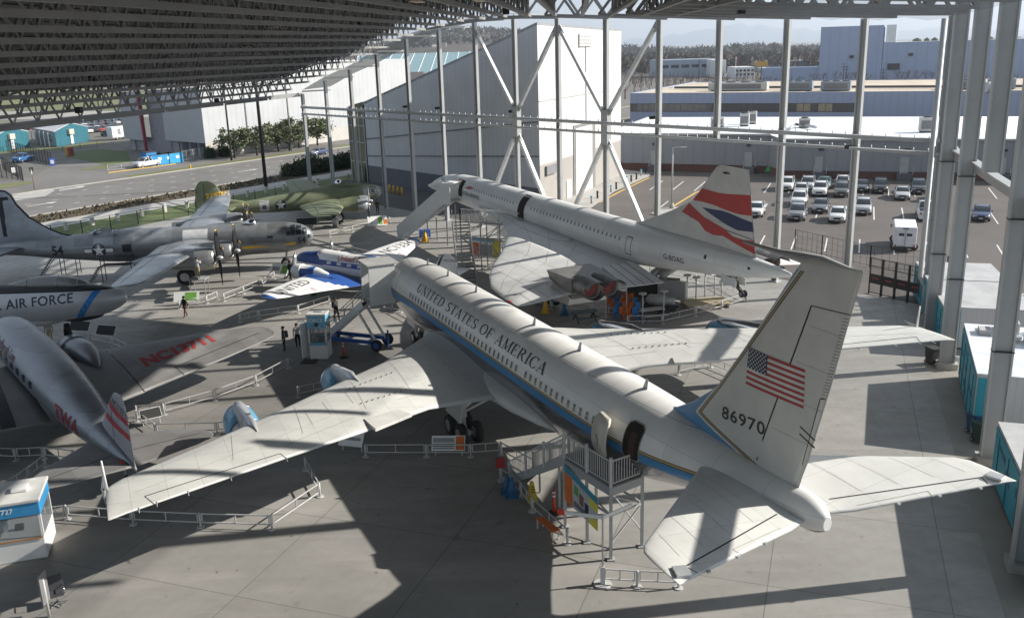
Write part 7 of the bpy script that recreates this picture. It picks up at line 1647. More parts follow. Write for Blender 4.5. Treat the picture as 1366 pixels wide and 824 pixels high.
def delta_platform():
    A, B, C_, D = gp(620, 360), cl_(28.4, 1.8, 0), cl_(29.9, 1.8, 0), gp(650, 350); h = 4.45
    A = cl_(24.0, 8.0, 0); B = cl_(28.6, 2.0, 0); C_ = cl_(30.2, 3.0, 0); D = cl_(26.3, 9.0, 0)
    A = Vector((-4.4, 81.6, 0)); D = Vector((-2.6, 80.6, 0))
    B = cl_(28.3, 1.9, 0); C_ = cl_(29.9, 2.0, 0)
    e = empty('access_platform', A, 0, 'tall grey scaffold platform with stairs at the middle door of the delta winged jet', 'platform'); r_ = lambda p, z=0: Vector((p.x - A.x, p.y - A.y, z))
    MB().prism([r_(p)[:2] for p in (A, B, C_, D)], h - .08, h).build('deck', MATS['deck plate'], e)
    m1, m2 = A.lerp(B, .5), D.lerp(C_, .5)
    for p in (A, B, C_, D, m1, m2): MB().bar(r_(p), r_(p, h), .11).build('leg', M_COL, e)
    for p, q in ((A, m1), (m1, B), (D, m2), (m2, C_), (A, D), (m1, m2)):
        mb = MB()
        for z in (1.5, 3.0): mb.bar(r_(p, z), r_(q, z), .07)
        mb.bar(r_(p, .2), r_(q, 1.5), .06); mb.bar(r_(q, 1.5), r_(p, 3.0), .06); mb.bar(r_(p, 3.0), r_(q, h - .1), .06); mb.build('bracing', M_COL, e)
    for p, q in ((A, m1), (m1, B), (D, m2), (m2, C_), (A, D)): pgrid(MB(), r_(p, h), r_(q, h), 1.1, .16).build('guard_rail', M_RAIL, e); MB().bar(r_(p, h), r_(p, h + 1.2), .1).build('post', M_RAIL, e)
    F1 = gp(606, 368); F1 = Vector((F1.x, F1.y, 0)); S0 = A + (D - A) * .5; w = (F1 - S0).normalized(); w = Vector((-w.y, w.x, 0)) * .75; n = 20
    S0 = A.copy()
    F2 = gp(625, 390); F2.z = 0
    for i in range(n): p = F2.lerp(S0, (i + .5) / n); MB().box(r_(p, h * (i + 1) / n - .03), ((S0 - F2).length / n, 1.4, .05), math.atan2((S0 - F2).y, (S0 - F2).x)).build('tread', MATS['deck plate'], e)
    w = (S0 - F2).normalized(); w = Vector((-w.y, w.x, 0)) * .75
    for s_ in (-1, 1):
        MB().bar(r_(F2 + w * s_, .1), r_(S0 + w * s_, h - .1), .06, .34).build('stringer', M_COL, e)
        MB().add([r_(F2 + w * s_, .15), r_(S0 + w * s_, h), r_(S0 + w * s_, h + 1.05), r_(F2 + w * s_, 1.2)] + [r_(F2 + w * s_ * .96, .15), r_(S0 + w * s_ * .96, h), r_(S0 + w * s_ * .96, h + 1.05), r_(F2 + w * s_ * .96, 1.2)], [(0, 1, 2, 3), (7, 6, 5, 4), (0, 4, 5, 1), (1, 5, 6, 2), (2, 6, 7, 3), (3, 7, 4, 0)]).build('stair_panel', M_RAIL, e)
delta_platform()
# stools and school chairs, picnic table, ground equipment behind the delta jet
CHG = 'moulded plastic chairs behind the delta wing'
def stack_chair(p, rz, m_, lab):
    e = empty('plastic_chair', p, rz, lab, 'chair', CHG)
    MB().box((0, 0, .45), (.44, .44, .05)).build('seat', m_, e, bevel=.015); MB().box((0, .22, .72), (.44, .05, .5)).build('backrest', m_, e, bevel=.015)
    for x in (-.19, .19):
        for y in (-.19, .19): MB().bar((x, y, 0), (x, y, .44), .05).build('leg', m_, e)
cb = mat('chair blue', (.03, .20, .5), .45); i = 0
for r_i in range(4):
    for c_i in range(5):
        if (r_i, c_i) in ((3, 4), (0, 0)): continue
        p = gp(815 + c_i * 8.5 + (r_i % 2) * 4, 426 - r_i * 6.5 + c_i * .4); om = (i * 7 + r_i) % 3 != 0
        row = ('front', 'second', 'third', 'back')[r_i]; cn = ('leftmost', 'second from left', 'middle', 'second from right', 'rightmost')[c_i]
        stack_chair((p.x, p.y, 0), .5, M_ORNG if om else cb, '%s plastic chair, %s in the %s row behind the delta wing' % ('orange' if om else 'blue', cn, row)); i += 1
def table(px, py, lab, m_):
    e = empty('picnic_table', gp(px, py), .3, lab, 'table'); MB().box((0, 0, .74), (1.8, .75, .05)).build('table_top', m_, e)
    for y in (-.75, .75): MB().box((0, y, .44), (1.8, .3, .04)).build('bench_board', m_, e)
    for x in (-.7, .7): MB().bar((x, -.6, 0), (x, .15, .72), .07).bar((x, .6, 0), (x, -.15, .72), .07).bar((x, -.85, .4), (x, .85, .4), .05).build('leg', M_DARK, e)
table(780, 428, 'dark teal picnic table half hidden behind the jet fuselage', mat('dark teal slats', (.03, .10, .12), .6)); table(870, 425, 'grey slatted picnic table beside the ground equipment', M_RAIL)
e = empty('white_board', gp(822, 425), -.1, 'white notice board with an orange edge beside the plastic chairs', 'sign')
for x in (-.75, .75): MB().bar((x, 0, 0), (x, 0, 3.2), .07).build('post', M_RAIL, e)
MB().box((0, 0, 2.6), (1.5, .05, 1.1)).build('board', M_WHITE, e); MB().box((-.75, -.03, 2.6), (.12, .05, 1.1)).build('orange_edge', M_ORNG, e)
for k in range(4): MB().box((.05, -.035, 2.9 - k * .2), (1.1, .02, .05)).build('text_line', MTX, e)
e = empty('ground_unit', gp(868, 398), -.45, 'dark ground air conditioning cart with fat silver ducts up to the delta jet', 'ground cart')
MB().box((0, 0, .95), (4.2, 1.8, 1.3)).build('cabinet', mat('soot black', (.03, .03, .03), .6), e, bevel=.04); MB().box((2.0, -1.0, 1.1), (2.2, .5, 1.4)).build('panel_box', M_STEEL, e, bevel=.03)
for x in (-1.5, 1.5):
    for y in (-.85, .85): wheel('wheel', e, (x, y, .3), .3, .2)
for dx in (0, .75): MB().tube([(.2 + dx, .1, 1.4), (.2 + dx, .1, 2.0), (.9 + dx, .8, 2.5), (1.4 + dx, 1.6, 2.8), (1.5 + dx, 1.9, 3.8), (1.7 + dx, 2.2, 4.6)], .34, 12).build('air_duct', M_STEEL, e)
MB().bar((-3.6, 0, .5), (-2.1, 0, .7), .1).build('tow_bar', M_DARK, e)
e = empty('engine_stand', gp(880, 415), -.45, 'low trolley loaded with a dark engine core in front of the air cart', 'trolley')
MB().box((0, 0, .35), (2.6, 1.1, .12)).build('bed', M_DARK, e); MB().lathe([(-1.0, .2), (-.8, .4), (0, .45), (.6, .3), (1.1, .25)], (0, 0, .85), (1, 0, 0), 16).build('engine_core', M_STEEL, e)
for x in (-1, 1):
    for y in (-.5, .5): wheel('wheel', e, (x, y, .15), .15, .1)
for k, (px, py) in enumerate(((857, 432), (885, 428), (916, 405), (928, 408), (940, 396), (953, 394), (962, 399))):
    e = empty('lamp_stand', gp(px, py), 0, 'slim grey round topped stand, %s of the row behind the delta jet' % ('first from left', 'second from left', 'third from left', 'fourth from left', 'fifth from left', 'sixth from left', 'rightmost')[k], 'stand', 'slim stands behind the delta jet')
    MB().cyl((0, 0, 0), (0, 0, 2.2), .05).build('pole', M_RAIL, e); MB().cyl((0, 0, 2.2), (0, 0, 2.28), .3, n=12).build('top', M_RAIL, e)
e = empty('low_platform', gp(940, 408), .15, 'low pale wooden pallet rack on the floor by the slim stands', 'rack')
for k in range(6): MB().box((0, -.9 + k * .36, .35), (3.4, .22, .06)).build('board', mat('pale timber', (.45, .38, .25), .8), e)
for x in (-1.5, 1.5): MB().box((x, 0, .16), (.12, 2, .32)).build('runner', M_WALK, e)
MB().box(gp(567, 316) + Vector((0, 0, .4)), (1.1, .8, .8), .3).build('blue_crate', M_BLUE, label='blue equipment crate beside the covered stairs', cat='crate', bevel=.03)
# work stands under the silver bomber tail
def work_stand(px, py, w, h, lab):
    e = empty('work_stand', gp(px, py), .1, lab, 'work stand', 'black work stands under the silver bomber')
    for x in (-w / 2, w / 2):
        for y in (-.5, .5): MB().bar((x, y, 0), (x, y, h + .9), .06).build('leg', M_BLACK, e)
    MB().box((0, 0, h), (w, 1, .06)).build('deck', M_BLACK, e)
    for z in (h + .9, h + .45): MB().bar((-w / 2, -.5, z), (w / 2, -.5, z), .04).build('rail', M_BLACK, e)
    n = int(h / .22)
    for i in range(n): MB().box((-w / 2 - .2 - (n - i) * .16, 0, .2 + i * .22), (.2, .9, .03)).build('tread', M_BLACK, e)
    for y in (-.45, .45): MB().bar((-w / 2 - .2 - n * .16, y, 0), (-w / 2, y, h), .05).build('stringer', M_BLACK, e)
work_stand(96, 366, 1.4, 2.6, 'taller black work stand under the 54 on the bomber tail'); work_stand(160, 374, 2.6, 1.5, 'lower wider black work stand under the bomber star')
# shipping containers and bins outside the right columns
def container(corners, h, lab, roofm, ac=False):
    A, B = [Vector((*c, 0)) for c in corners]; d = B - A; L = d.length; n = Vector((d.y, -d.x, 0)).normalized()   # long pavilion face A (far) to B (near)
    e = empty('container', A, math.atan2(d.y, d.x), lab, 'container', 'teal containers outside the right columns'); W_ = 5.8 if ac else 5.2
    s_ = 1 if (Matrix.Rotation(-math.atan2(d.y, d.x), 3, 'Z') @ Vector((1, 0, 0))).y > 0 else -1
    y = W_ * s_
    MB().box((L / 2, y / 2, h / 2 + .1), (L, W_, h)).build('shell', [rib('container side white', (.52, .52, .52), 0, .3)], e, bevel=.02)
    MB().box((L / 2, -.03 * s_, h / 2 + .1), (L * .98, .05, h * .9)).build('teal_face', M_TEALC, e)
    MB().box((L + .02, y * .1, h / 2 + .1), (.05, W_ * .18, h * .9)).build('teal_return', M_TEALC, e)
    MB().box((L / 2, y / 2, h + .13), (L * 1.005, W_ * 1.005, .06)).build('roof', roofm, e)
    for k in range(5): MB().box((L * (k + .5) / 5, -.07 * s_, h * .5), (.05, .04, h * .85)).build('seam', mat('dark teal', (.015, .16, .22), .6), e)
    for k in range(9):
        t_ = random.Random(k + int(L * 10)); MB().box((L * t_.uniform(.1, .9), -.065 * s_, t_.uniform(.6, h - .3)), (t_.uniform(.2, .8), .02, t_.uniform(.15, .5))).build('mural_patch', mat('mural blue', (.01, .13, .22), .6), e)
    if ac:
        for x, yy, sx, sy, sz in ((L * .12, y * .35, 1.6, 1.1, .7), (L * .35, y * .55, 1.2, 1.0, .6), (L * .2, y * .15, .9, .6, .3), (L * .1, y * .7, .8, .8, .7)): MB().box((x, yy, h + .16 + sz / 2), (sx, sy, sz)).build('roof_unit', M_ACU, e, bevel=.03)
        MB().cyl((L * .3, y * .35, h + .3), (L * .3, y * .35, h + .34), .6, n=16).build('roof_dish', M_STEEL, e)
MRF = mat('pale container roof', (.42, .42, .42), .6, coord='Object', vs=1, dirt=.3); MRW = mat('white container roof', (.66, .67, .7), .45, vs=1, dirt=.1)
container([(31.0, 68.6), (29.5, 63.2)], 2.5, 'teal container with plain grey roof, farthest of the row by the gates', MRF); container([(29.3, 62.6), (27.3, 55.8)], 2.6, 'teal container with plain ribbed roof, second of the row', MRF)
container([(26.0, 50.6), (22.7, 42.4)], 3.1, 'large white topped teal container with air units on its roof', MRW, True); container([(21.3, 37.6), (18.0, 27.6)], 2.6, 'teal container with ribbed grey roof, nearest and cut by the right edge', MRF)
for px, py, m_, lb in ((1243, 485, M_DARK, 'black wheeled bin by the second column, at the right wing tip'), (1307, 590, mat('bin green', (.03, .06, .05), .5), 'dark green wheeled bin next to the broad column'), (1300, 578, mat('bin blue', (.02, .06, .16), .5), 'navy wheeled bin tucked behind the green one')):
    e = empty('wheeled_bin', gp(px, py), .3, lb, 'bin'); MB().add([(-.25, -.28, .1), (.25, -.28, .1), (.25, .28, .1), (-.25, .28, .1), (-.3, -.35, 1.0), (.3, -.35, 1.0), (.3, .35, 1.0), (-.3, .35, 1.0)], [(0, 3, 2, 1), (4, 5, 6, 7), (0, 1, 5, 4), (1, 2, 6, 5), (2, 3, 7, 6), (3, 0, 4, 7)]).build('body', m_, e); MB().box((0, 0, 1.03), (.66, .76, .07)).build('lid', m_, e, bevel=.02)
    for x in (-.24, .24): wheel('wheel', e, (x, .28, .12), .12, .06, (1, 0, 0))
# black gates by the corner column and the dark mesh fence
ga, gb = gp(1158, 391), gp(1228, 408); d = gb - ga
FG = 'tall black gate leaves at the pavilion corner'
for k in range(4):
    p, q = ga.lerp(gb, k / 4), ga.lerp(gb, (k + 1) / 4); e = empty('gate_leaf', p, math.atan2(d.y, d.x), 'tall black wire gate leaf with a solid middle panel, %s of four' % ('leftmost', 'second from left', 'third from left', 'rightmost')[k], 'gate', FG); L = (q - p).length
    for x in (.05, L - .05): MB().bar((x, 0, 0), (x, 0, 2.9), .09).build('post', M_BLACK, e)
    for z in (.15, 2.2, 2.85): MB().bar((.05, 0, z), (L - .05, 0, z), .05).build('rail', M_BLACK, e)
    MB().box((L / 2, 0, 1.25), (L - .2, .04, .75)).build('panel', M_BLACK, e); MB().box((L / 2, -.03, 1.3), (L * .5, .02, .08)).build('red_bar', M_REDP, e)
    mb = MB()
    for i in range(1, 12): mb.bar((L * i / 12, 0, .15), (L * i / 12, 0, 2.85), .012)
    mb.build('mesh', M_BLACK, e)
def wire_fence(pts, h, lab, step=2.4, m_=None, wires=4, top=True, vert=0, world=False):
    P = pts if world else [gp(x, y) for x, y in pts]; o = P[0]; e = empty('fence', o, 0, lab, 'fence'); m_ = m_ or M_BLACK
    for a, b in zip(P, P[1:]):
        d = b - a; n = max(1, int(d.length / step))
        for i in range(n + 1): p = a.lerp(b, i / n) - o; MB().bar(p, p + Vector((0, 0, h)), .08).build('post', m_, e)
        mb = MB()
        for k in range(wires): z = h * (.08 + .9 * k / max(1, wires - 1)); mb.bar(a - o + Vector((0, 0, z)), b - o + Vector((0, 0, z)), .03 if k in (0, wires - 1) else .014)
        for i in range(vert and int(d.length / vert)): p = a.lerp(b, (i + .5) / int(d.length / vert)) - o; mb.bar(p, p + Vector((0, 0, h)), .02)
        mb.build('mesh', m_, e)
    return e
wire_fence([(1060, 332), (1134, 350), (1160, 356)], 1.9, 'dark wire fence between the parking lot and the pavilion', 3, vert=.6); wire_fence([(1160, 356), (1244, 366), (1262, 372)], 1.9, 'dark wire fence along the parking lot behind the gate leaves', 3, vert=.6)
wire_fence([Q(-100, 40), Q(-99.5, 112)], 1.7, 'long black wire fence between the lawn and the pavilion floor', 3.6, vert=0, wires=6, world=True)
wire_fence([Q(-99.5, 112.5), hl + Vector((-.5, .5, 0))], 2.2, 'tall black gate fence closing the gap by the glazed foyer', 2, vert=.4, world=True)
for k in range(15):
    p = Q(-104.6, 52 + k * 3.4); MB().box(p + Vector((0, 0, .5)), (.4, .35, 1.0), RA).build('bollard', mat('concrete bollard', (.5, .48, .44), .8, dirt=.1), label='short pale concrete bollard between the lawn and the footway', cat='bollard', group='pale bollards along the footway', bevel=.05)
wire_fence([(-30, 232), (31, 241.3)], 2.4, 'black mesh fence at the far left edge with a white notice', 2, vert=.35, wires=3); wire_fence([(31.3, 241.3), (4, 226)], 2.4, 'black mesh fence leading away beside the blue pickup', 2.4, vert=.35, wires=3); wire_fence([(10, 202), (70, 221.6)], 2.6, 'long black mesh fence behind the blue pickup', 2.4, vert=.4, wires=3)
wire_fence([(5, 202), (60, 205), (130, 196)], 1.2, 'low dark fence in front of the teal huts', 4, wires=3); wire_fence([(11, 174), (70, 170), (170, 161)], 2.4, 'pale airfield fence beyond the distant car park', 5, mat('faded fence grey', (.3, .31, .3), .7), 4, vert=1.2)
# bollards by the hall, traffic signs, kiosk boxes, poles
for k, (px, py) in enumerate(((789, 272), (797, 265), (815, 257), (822, 253), (836, 244), (842, 243), (849, 240), (855, 235), (861, 232))):
    e = empty('bollard', gp(px, py), 0, '%s bollard on the paved strip beside the white hall wall' % ('blue topped' if k in (0, 2, 4, 7) else 'dark grey'), 'bollard', 'bollards beside the hall'); MB().cyl((0, 0, 0), (0, 0, 1.0), .13, n=10).build('post', M_DARK if k not in (0, 2, 4, 7) else M_COLR, e)
    MB().cyl((0, 0, .8), (0, 0, 1.03), .14, n=10).build('cap', mat('turquoise cap', (.03, .33, .42), .5) if k in (0, 2, 4, 7) else M_DARK, e)
for k in range(4):
    p = gp(520 + k * 5.5, 257 + k * 1.2); MB().cyl(p, p + Vector((0, 0, 1.1)), .14, n=10).build('yellow_bollard', M_YEL, label='short yellow bollard in the shaded yard against the grey hall', cat='bollard', group='yellow bollards by the hall')
def pole(px, py, ptop, r, lab, m_=None, arm=False, name='utility_pole'):
    p = gp(px, py); z = hz(p.x, p.y, ptop); e = empty(name, p, 0, lab, 'pole'); MB().tube([(0, 0, 0), (0, 0, z)], [r, r * .7], 10).build('shaft', m_ or mat('dark timber pole', (.05, .04, .035), .8), e)
    if arm:
        for dz in (.5, 1.6): MB().bar((-1.3, 0, z - dz), (1.3, 0, z - dz), .12).build('cross_arm', m_ or MATS['dark timber pole'], e)
    return p, z
pole(355, 249.6, 20, .28, 'thick black utility pole on the near footway behind the green bomber', M_BLACK); pole(309, 214, 60, .2, 'brown utility pole among the round trees, left one'); pole(389, 201, 40, .2, 'thin pale pole among the round trees, right one', M_COLR)
pole(318, 176, 142, .35, 'slim grey lattice pole with cross arms in front of the white theatre', M_COLR, True)
def street_lamp(px, py, ptop, lab, arm=1.2):
    p = gp(px, py); z = hz(p.x, p.y, ptop); e = empty('lamp_post', p, 0, lab, 'lamp post'); MB().tube([(0, 0, 0), (0, 0, z)], [.12, .07], 8).build('shaft', M_COLR, e); MB().bar((0, 0, z), (arm, 0, z + .05), .08).box((arm + .1, 0, z), (.7, .25, .12)).build('lamp_head', M_STEEL, e); MB().cyl((0, 0, 0), (0, 0, .7), .28, n=10).build('footing', M_WALK, e)
street_lamp(896, 279, 197, 'grey lamp post in the parking lot left of the tall fin'); street_lamp(1191, 167, 119, 'tall grey lamp post against the pale blue office wall', .6); street_lamp(892, 165, 117, 'thin lamp post at the left end of the ribbon window office', .5)
street_lamp(127, 172, 154, 'lamp post at the distant car park behind the teal huts'); street_lamp(153, 170, 155, 'lamp post at the distant car park beside the theatre block')
for px, pb, pt in ((877, 116, 93), (883, 118, 90), (932, 112, 79), (885.5, 113, 97), (856, 110, 80), (1124, 116, 84), (1128, 112, 88), (1177, 112, 92)): pole(px, pb, pt, .22, 'far dark utility pole %s' % {877: 'left of pair beside the far column', 883: 'taller of pair beside the far column', 932: 'near the blue grey warehouse', 885.5: 'short one beside the pair', 856: 'left, by the hall corner', 1124: 'left of the wide column before the blue plant', 1128: 'taller, left of the wide column before the blue plant', 1177: 'right of the wide column before the blue plant'}[px], arm=True)
p, z = pole(980.5, 113, 76, .16, 'white flagpole with a drooping red and white flag in the distance', M_WHITE, name='flagpole'); 
MB().add([(p.x, p.y, z - .3), (p.x + 1.0, p.y, z - .8), (p.x + .9, p.y, z - 3.2), (p.x, p.y, z - 2.4)], [(0, 1, 2, 3)]).build('flag', mat('faded flag red', (.4, .1, .12), .7), label='small red and white flag hanging on the distant flagpole', cat='flag')
e = empty('yellow_sign', gp(1015, 107), 0, 'yellow shop sign on a pole in front of the wooded hill', 'sign'); zz = hz(gp(1015, 107).x, gp(1015, 107).y, 84); MB().bar((0, 0, 0), (0, 0, zz), .4).build('pole', M_DARK, e); MB().box((0, -.3, zz - .5), (6, .4, 2.4)).build('panel', M_YEL, e)
e = empty('traffic_sign', gp(46, 253), .6, 'thin street sign post with pale plates at the side entrance', 'sign'); MB().cyl((0, 0, 0), (0, 0, 3.2), .05).build('post', mat('rust post', (.15, .07, .05), .7), e); MB().box((0, -.06, 2.8), (.1, .03, .8)).build('plate', M_WHITE, e); MB().box((0, -.06, 3.2), (.6, .03, .6)).build('plate', M_DARK, e)
e = empty('blue_sign', gp(70.5, 221.6), .4, 'small blue notice with white text at the end of the mesh fence', 'sign'); MB().box((0, 0, .8), (1.0, .08, 1.4)).build('board', mat('notice blue', (.05, .12, .5), .5), e); MB().box((0, -.05, .8), (.6, .02, .7)).build('text_block', M_WHITE, e)
MB().box(gp(20.5, 236) + Vector((0, 0, 1.2)), (1.1, .06, .9), .7).build('white_notice', M_WHITE, label='white notice plate on the black fence at the left edge', cat='sign')
for px, lb, m_ in ((91.5, 'orange', mat('hut orange', (.5, .25, .04), .6)), (95.5, 'dark red', mat('hut red', (.25, .06, .05), .6))): MB().box(gp(px, 208) + Vector((0, 0, .9)), (.8, .8, 1.8), RA).build('utility_box', m_, label='%s utility box at the corner of the entrance lawn' % lb, cat='utility box', bevel=.04)
p = gp(254, 225.5); MB().lathe([(0, .18), (.1, .16), (.55, .15), (.6, .2), (.7, .12), (.8, .03)], p, (0, 0, 1), 10).build('hydrant', M_YEL, label='orange yellow fire hydrant on the road verge', cat='hydrant')
for k, (px, py, w_, c, lb) in enumerate(((200, 221.5, 2.2, (.02, .18, .42), 'dark blue portable toilet beside the white van'), (208, 220.6, 3.2, (.02, .22, .5), 'blue skip with a white label, second in the row'), (220, 219, 3.4, (.03, .26, .52), 'blue skip, third in the row by the theatre'), (232, 217.5, 3.0, (.03, .3, .55), 'pale blue skip at the right end of the row'))):
    e = empty('skip_bin', gp(px, py), RA, lb, 'skip'); MB().box((0, 0, 1.0 if k else 1.3), (w_, 1.9, 1.9 if k else 2.5)).build('body', mat('skip blue %s' % ('one', 'two', 'three', 'four')[k], c, .5), e, bevel=.03); MB().box((0, 0, 2.0 if k else 2.6), (w_ + .1, 2.0, .1)).build('rim', M_DARK, e)
    MB().box((w_ * .1, -.97, 1.2), (.7, .03, .5)).build('label_plate', M_WHITE, e)
wire_fence([(144, 228), (180, 224)], 1.1, 'grey mesh site fence in front of the white van', 2, M_RAIL, 3, vert=.15); wire_fence([(240, 215.5), (276, 209)], 1.9, 'grey site fence between the skips and the theatre corner', 2, M_RAIL, 3, vert=.2)
MB().bar(gp(144, 231), gp(234, 219), .3, .25).build('yellow_kerb_line', M_LINEY, label='long yellow kerb bar below the site fence and skips', cat='kerb bar')
# wheel stops behind the containers
for k, (px, py) in enumerate(((1322, 402), (1330, 415))): MB().box(gp(px, py) + Vector((0, 0, .08)), (.3, 2.0, .16), .2).build('wheel_stop', M_DARK, label='%s of two dark concrete wheel stops behind the containers' % ('farther', 'nearer')[k], cat='wheel stop', bevel=.03)
# ------------------------------------------------------------------ vehicles
t = NT('car paint'); oi = t.n.new('ShaderNodeObjectInfo'); n = t.noise(t.coord(), 2, 4); t.col(t.mix(t.math('MULTIPLY', n, .25), oi.outputs['Color'], (.2, .19, .17))); t.b.inputs['Roughness'].default_value = .25; t.b.inputs['Coat Weight'].default_value = .5
M_CAR = t.m; M_CARG = glass('car window', (.025, .03, .035), .05); M_HL = mat('headlight', (.7, .7, .7), .15); M_TL = mat('tail light', (.35, .02, .02), .25); M_PLATE = mat('number plate', (.6, .6, .58), .5)
PROFS = { # x from nose, beltline half width, hood/roof profile: (x, z_top) ; cabin start/end
 'suv': (4.7, 1.86, .95, [(0, .72), (.12, .95), (1.15, 1.08), (1.95, 1.62), (2.6, 1.70), (4.0, 1.66), (4.55, 1.1), (4.7, .8)], 1.2, 4.5),
 'sedan': (4.75, 1.8, .88, [(0, .62), (.15, .78), (1.3, .95), (2.1, 1.38), (2.7, 1.44), (3.3, 1.36), (3.95, 1.04), (4.6, .98), (4.75, .7)], 1.35, 3.9),
 'hatch': (4.2, 1.76, .92, [(0, .66), (.12, .85), (1.0, 1.0), (1.75, 1.46), (2.4, 1.52), (3.5, 1.44), (4.05, 1.0), (4.2, .75)], 1.05, 4.0),
 'pickup': (5.5, 1.92, 1.05, [(0, .8), (.1, 1.08), (1.35, 1.2), (2.0, 1.78), (2.5, 1.84), (3.2, 1.8), (3.45, 1.15), (5.4, 1.12), (5.5, .9)], 1.4, 3.42)}
def car_proto(kind):
    L, W, belt, pr, c0, c1 = PROFS[kind]; e = empty('parked_car', (0, 0, 0)); hw = W / 2
    def top(x):
        for a, b in zip(pr, pr[1:]):
            if x <= b[0]: return a[1] + (b[1] - a[1]) * (x - a[0]) / (b[0] - a[0])
        return pr[-1][1]
    xs = sorted(set([p[0] for p in pr] + [.4, .8, c0, c1, 2.2, 3.0, L - .3]))
    hood = lambda x: min(top(x), belt + .02 + (.12 if c0 < x < c1 else .13))
    R_ = []
    for x in xs:
        k = 1 - .16 * max(0, 1 - x / .5) - .1 * max(0, 1 - (L - x) / .4); w = hw * k; h = hood(x)
        R_.append([Vector((x, -w * .9, .28)), Vector((x, -w, .42)), Vector((x, -w, h * .72)), Vector((x, -w * .93, h - .05)), Vector((x, -w * .8, h)), Vector((x, w * .8, h)), Vector((x, w * .93, h - .05)), Vector((x, w, h * .72)), Vector((x, w, .42)), Vector((x, w * .9, .28))])
    MB().loft(R_).build('body', M_CAR, e)
    cx = [x for x in xs if c0 - .01 <= x <= c1 + .01]; R_ = []
    for x in cx:
        z = max(top(x), hood(x) + .01); f = (z - belt) / .8; w = hw * (.90 - .14 * f); R_.append([Vector((x, -hw * .9, hood(x) - .08)), Vector((x, -w, z - .05)), Vector((x, -w * .85, z)), Vector((x, w * .85, z)), Vector((x, w, z - .05)), Vector((x, hw * .9, hood(x) - .08))])
    MB().loft(R_).build('windows', M_CARG, e)
    rx = [x for x in cx if top(x) > max(p[1] for p in pr) - .13]; R_ = []
    for x in [rx[0] - .05] + rx[1:-1] + [rx[-1] + .08]:
        z = top(x) + .015; w = hw * .75; R_.append([Vector((x, -w, z - .06)), Vector((x, -w * .85, z + .005)), Vector((x, w * .85, z + .005)), Vector((x, w, z - .06))])
    MB().loft(R_, 0, True, (False, False), False).build('roof', M_CAR, e)
    for s in (-1, 1):
        mb = MB(); mb.bar((c0, s * hw * .86, belt + .12), (rx[0], s * hw * .76, top(rx[0]) - .01), .07).bar((c1, s * hw * .86, belt + .12), (rx[-1], s * hw * .76, top(rx[-1]) - .01), .1).bar(((rx[0] + rx[-1]) / 2, s * hw * .89, belt + .1), ((rx[0] + rx[-1]) / 2, s * hw * .765, top((rx[0] + rx[-1]) / 2)), .08); mb.build('pillar', M_CAR, e)
        MB().box((.06, s * hw * .62, .72 if kind != 'sedan' else .62), (.12, .36, .15)).build('headlight', M_HL, e); MB().box((L - .05, s * hw * .68, .86), (.1, .24, .22)).build('tail_light', M_TL, e)
        MB().box((c0 + .35, s * hw * 1.08, belt + .1), (.14, .18, .14)).build('mirror', M_CAR, e, bevel=.03)
        for x in (.88, L - .95): wheel('wheel', e, (x, s * (hw - .1), .34), .34, .23, n=16)
    MB().box((.0, 0, .58), (.06, W * .42, .2)).build('grille', M_BLACK, e); MB().box((-.03, 0, .42), (.04, .36, .12)).build('number_plate', M_PLATE, e); MB().box((.05, 0, .33), (.16, W * .8, .14)).build('bumper', M_DARK, e)
    if kind == 'pickup': MB().box((4.45, 0, 1.14), (1.8, W * .8, .03)).build('load_bed', M_BLACK, e)
    return e
PROTO = {}; CARG = 'cars parked in the lot behind the tail'
HEAD = math.atan2(LD.y, LD.x)          # nose toward the camera: local +x runs from nose to tail
def car(kind, px, py, col, label, rz=0.0, g=CARG, rev=False):
    p = gp(px, py); p.z = -.014
    if kind not in PROTO: o = PROTO[kind] = car_proto(kind); tag(o, label, 'car', g); o.location = p; o.rotation_euler.z = HEAD + rz + (pi if rev else 0); o.color = (*col, 1); [setattr(c, 'color', (*col, 1)) for c in o.children_recursive]; 
    else: o = copy_tree(PROTO[kind], None, p, HEAD + rz + (pi if rev else 0), label, col); o['group'] = g
    if rev: o.location = p + LD * 4.7
    return o
WH, SI, GR, DK, BK, BL = (.7, .7, .7), (.42, .43, .44), (.12, .13, .15), (.035, .04, .05), (.012, .012, .014), (.01, .025, .10)
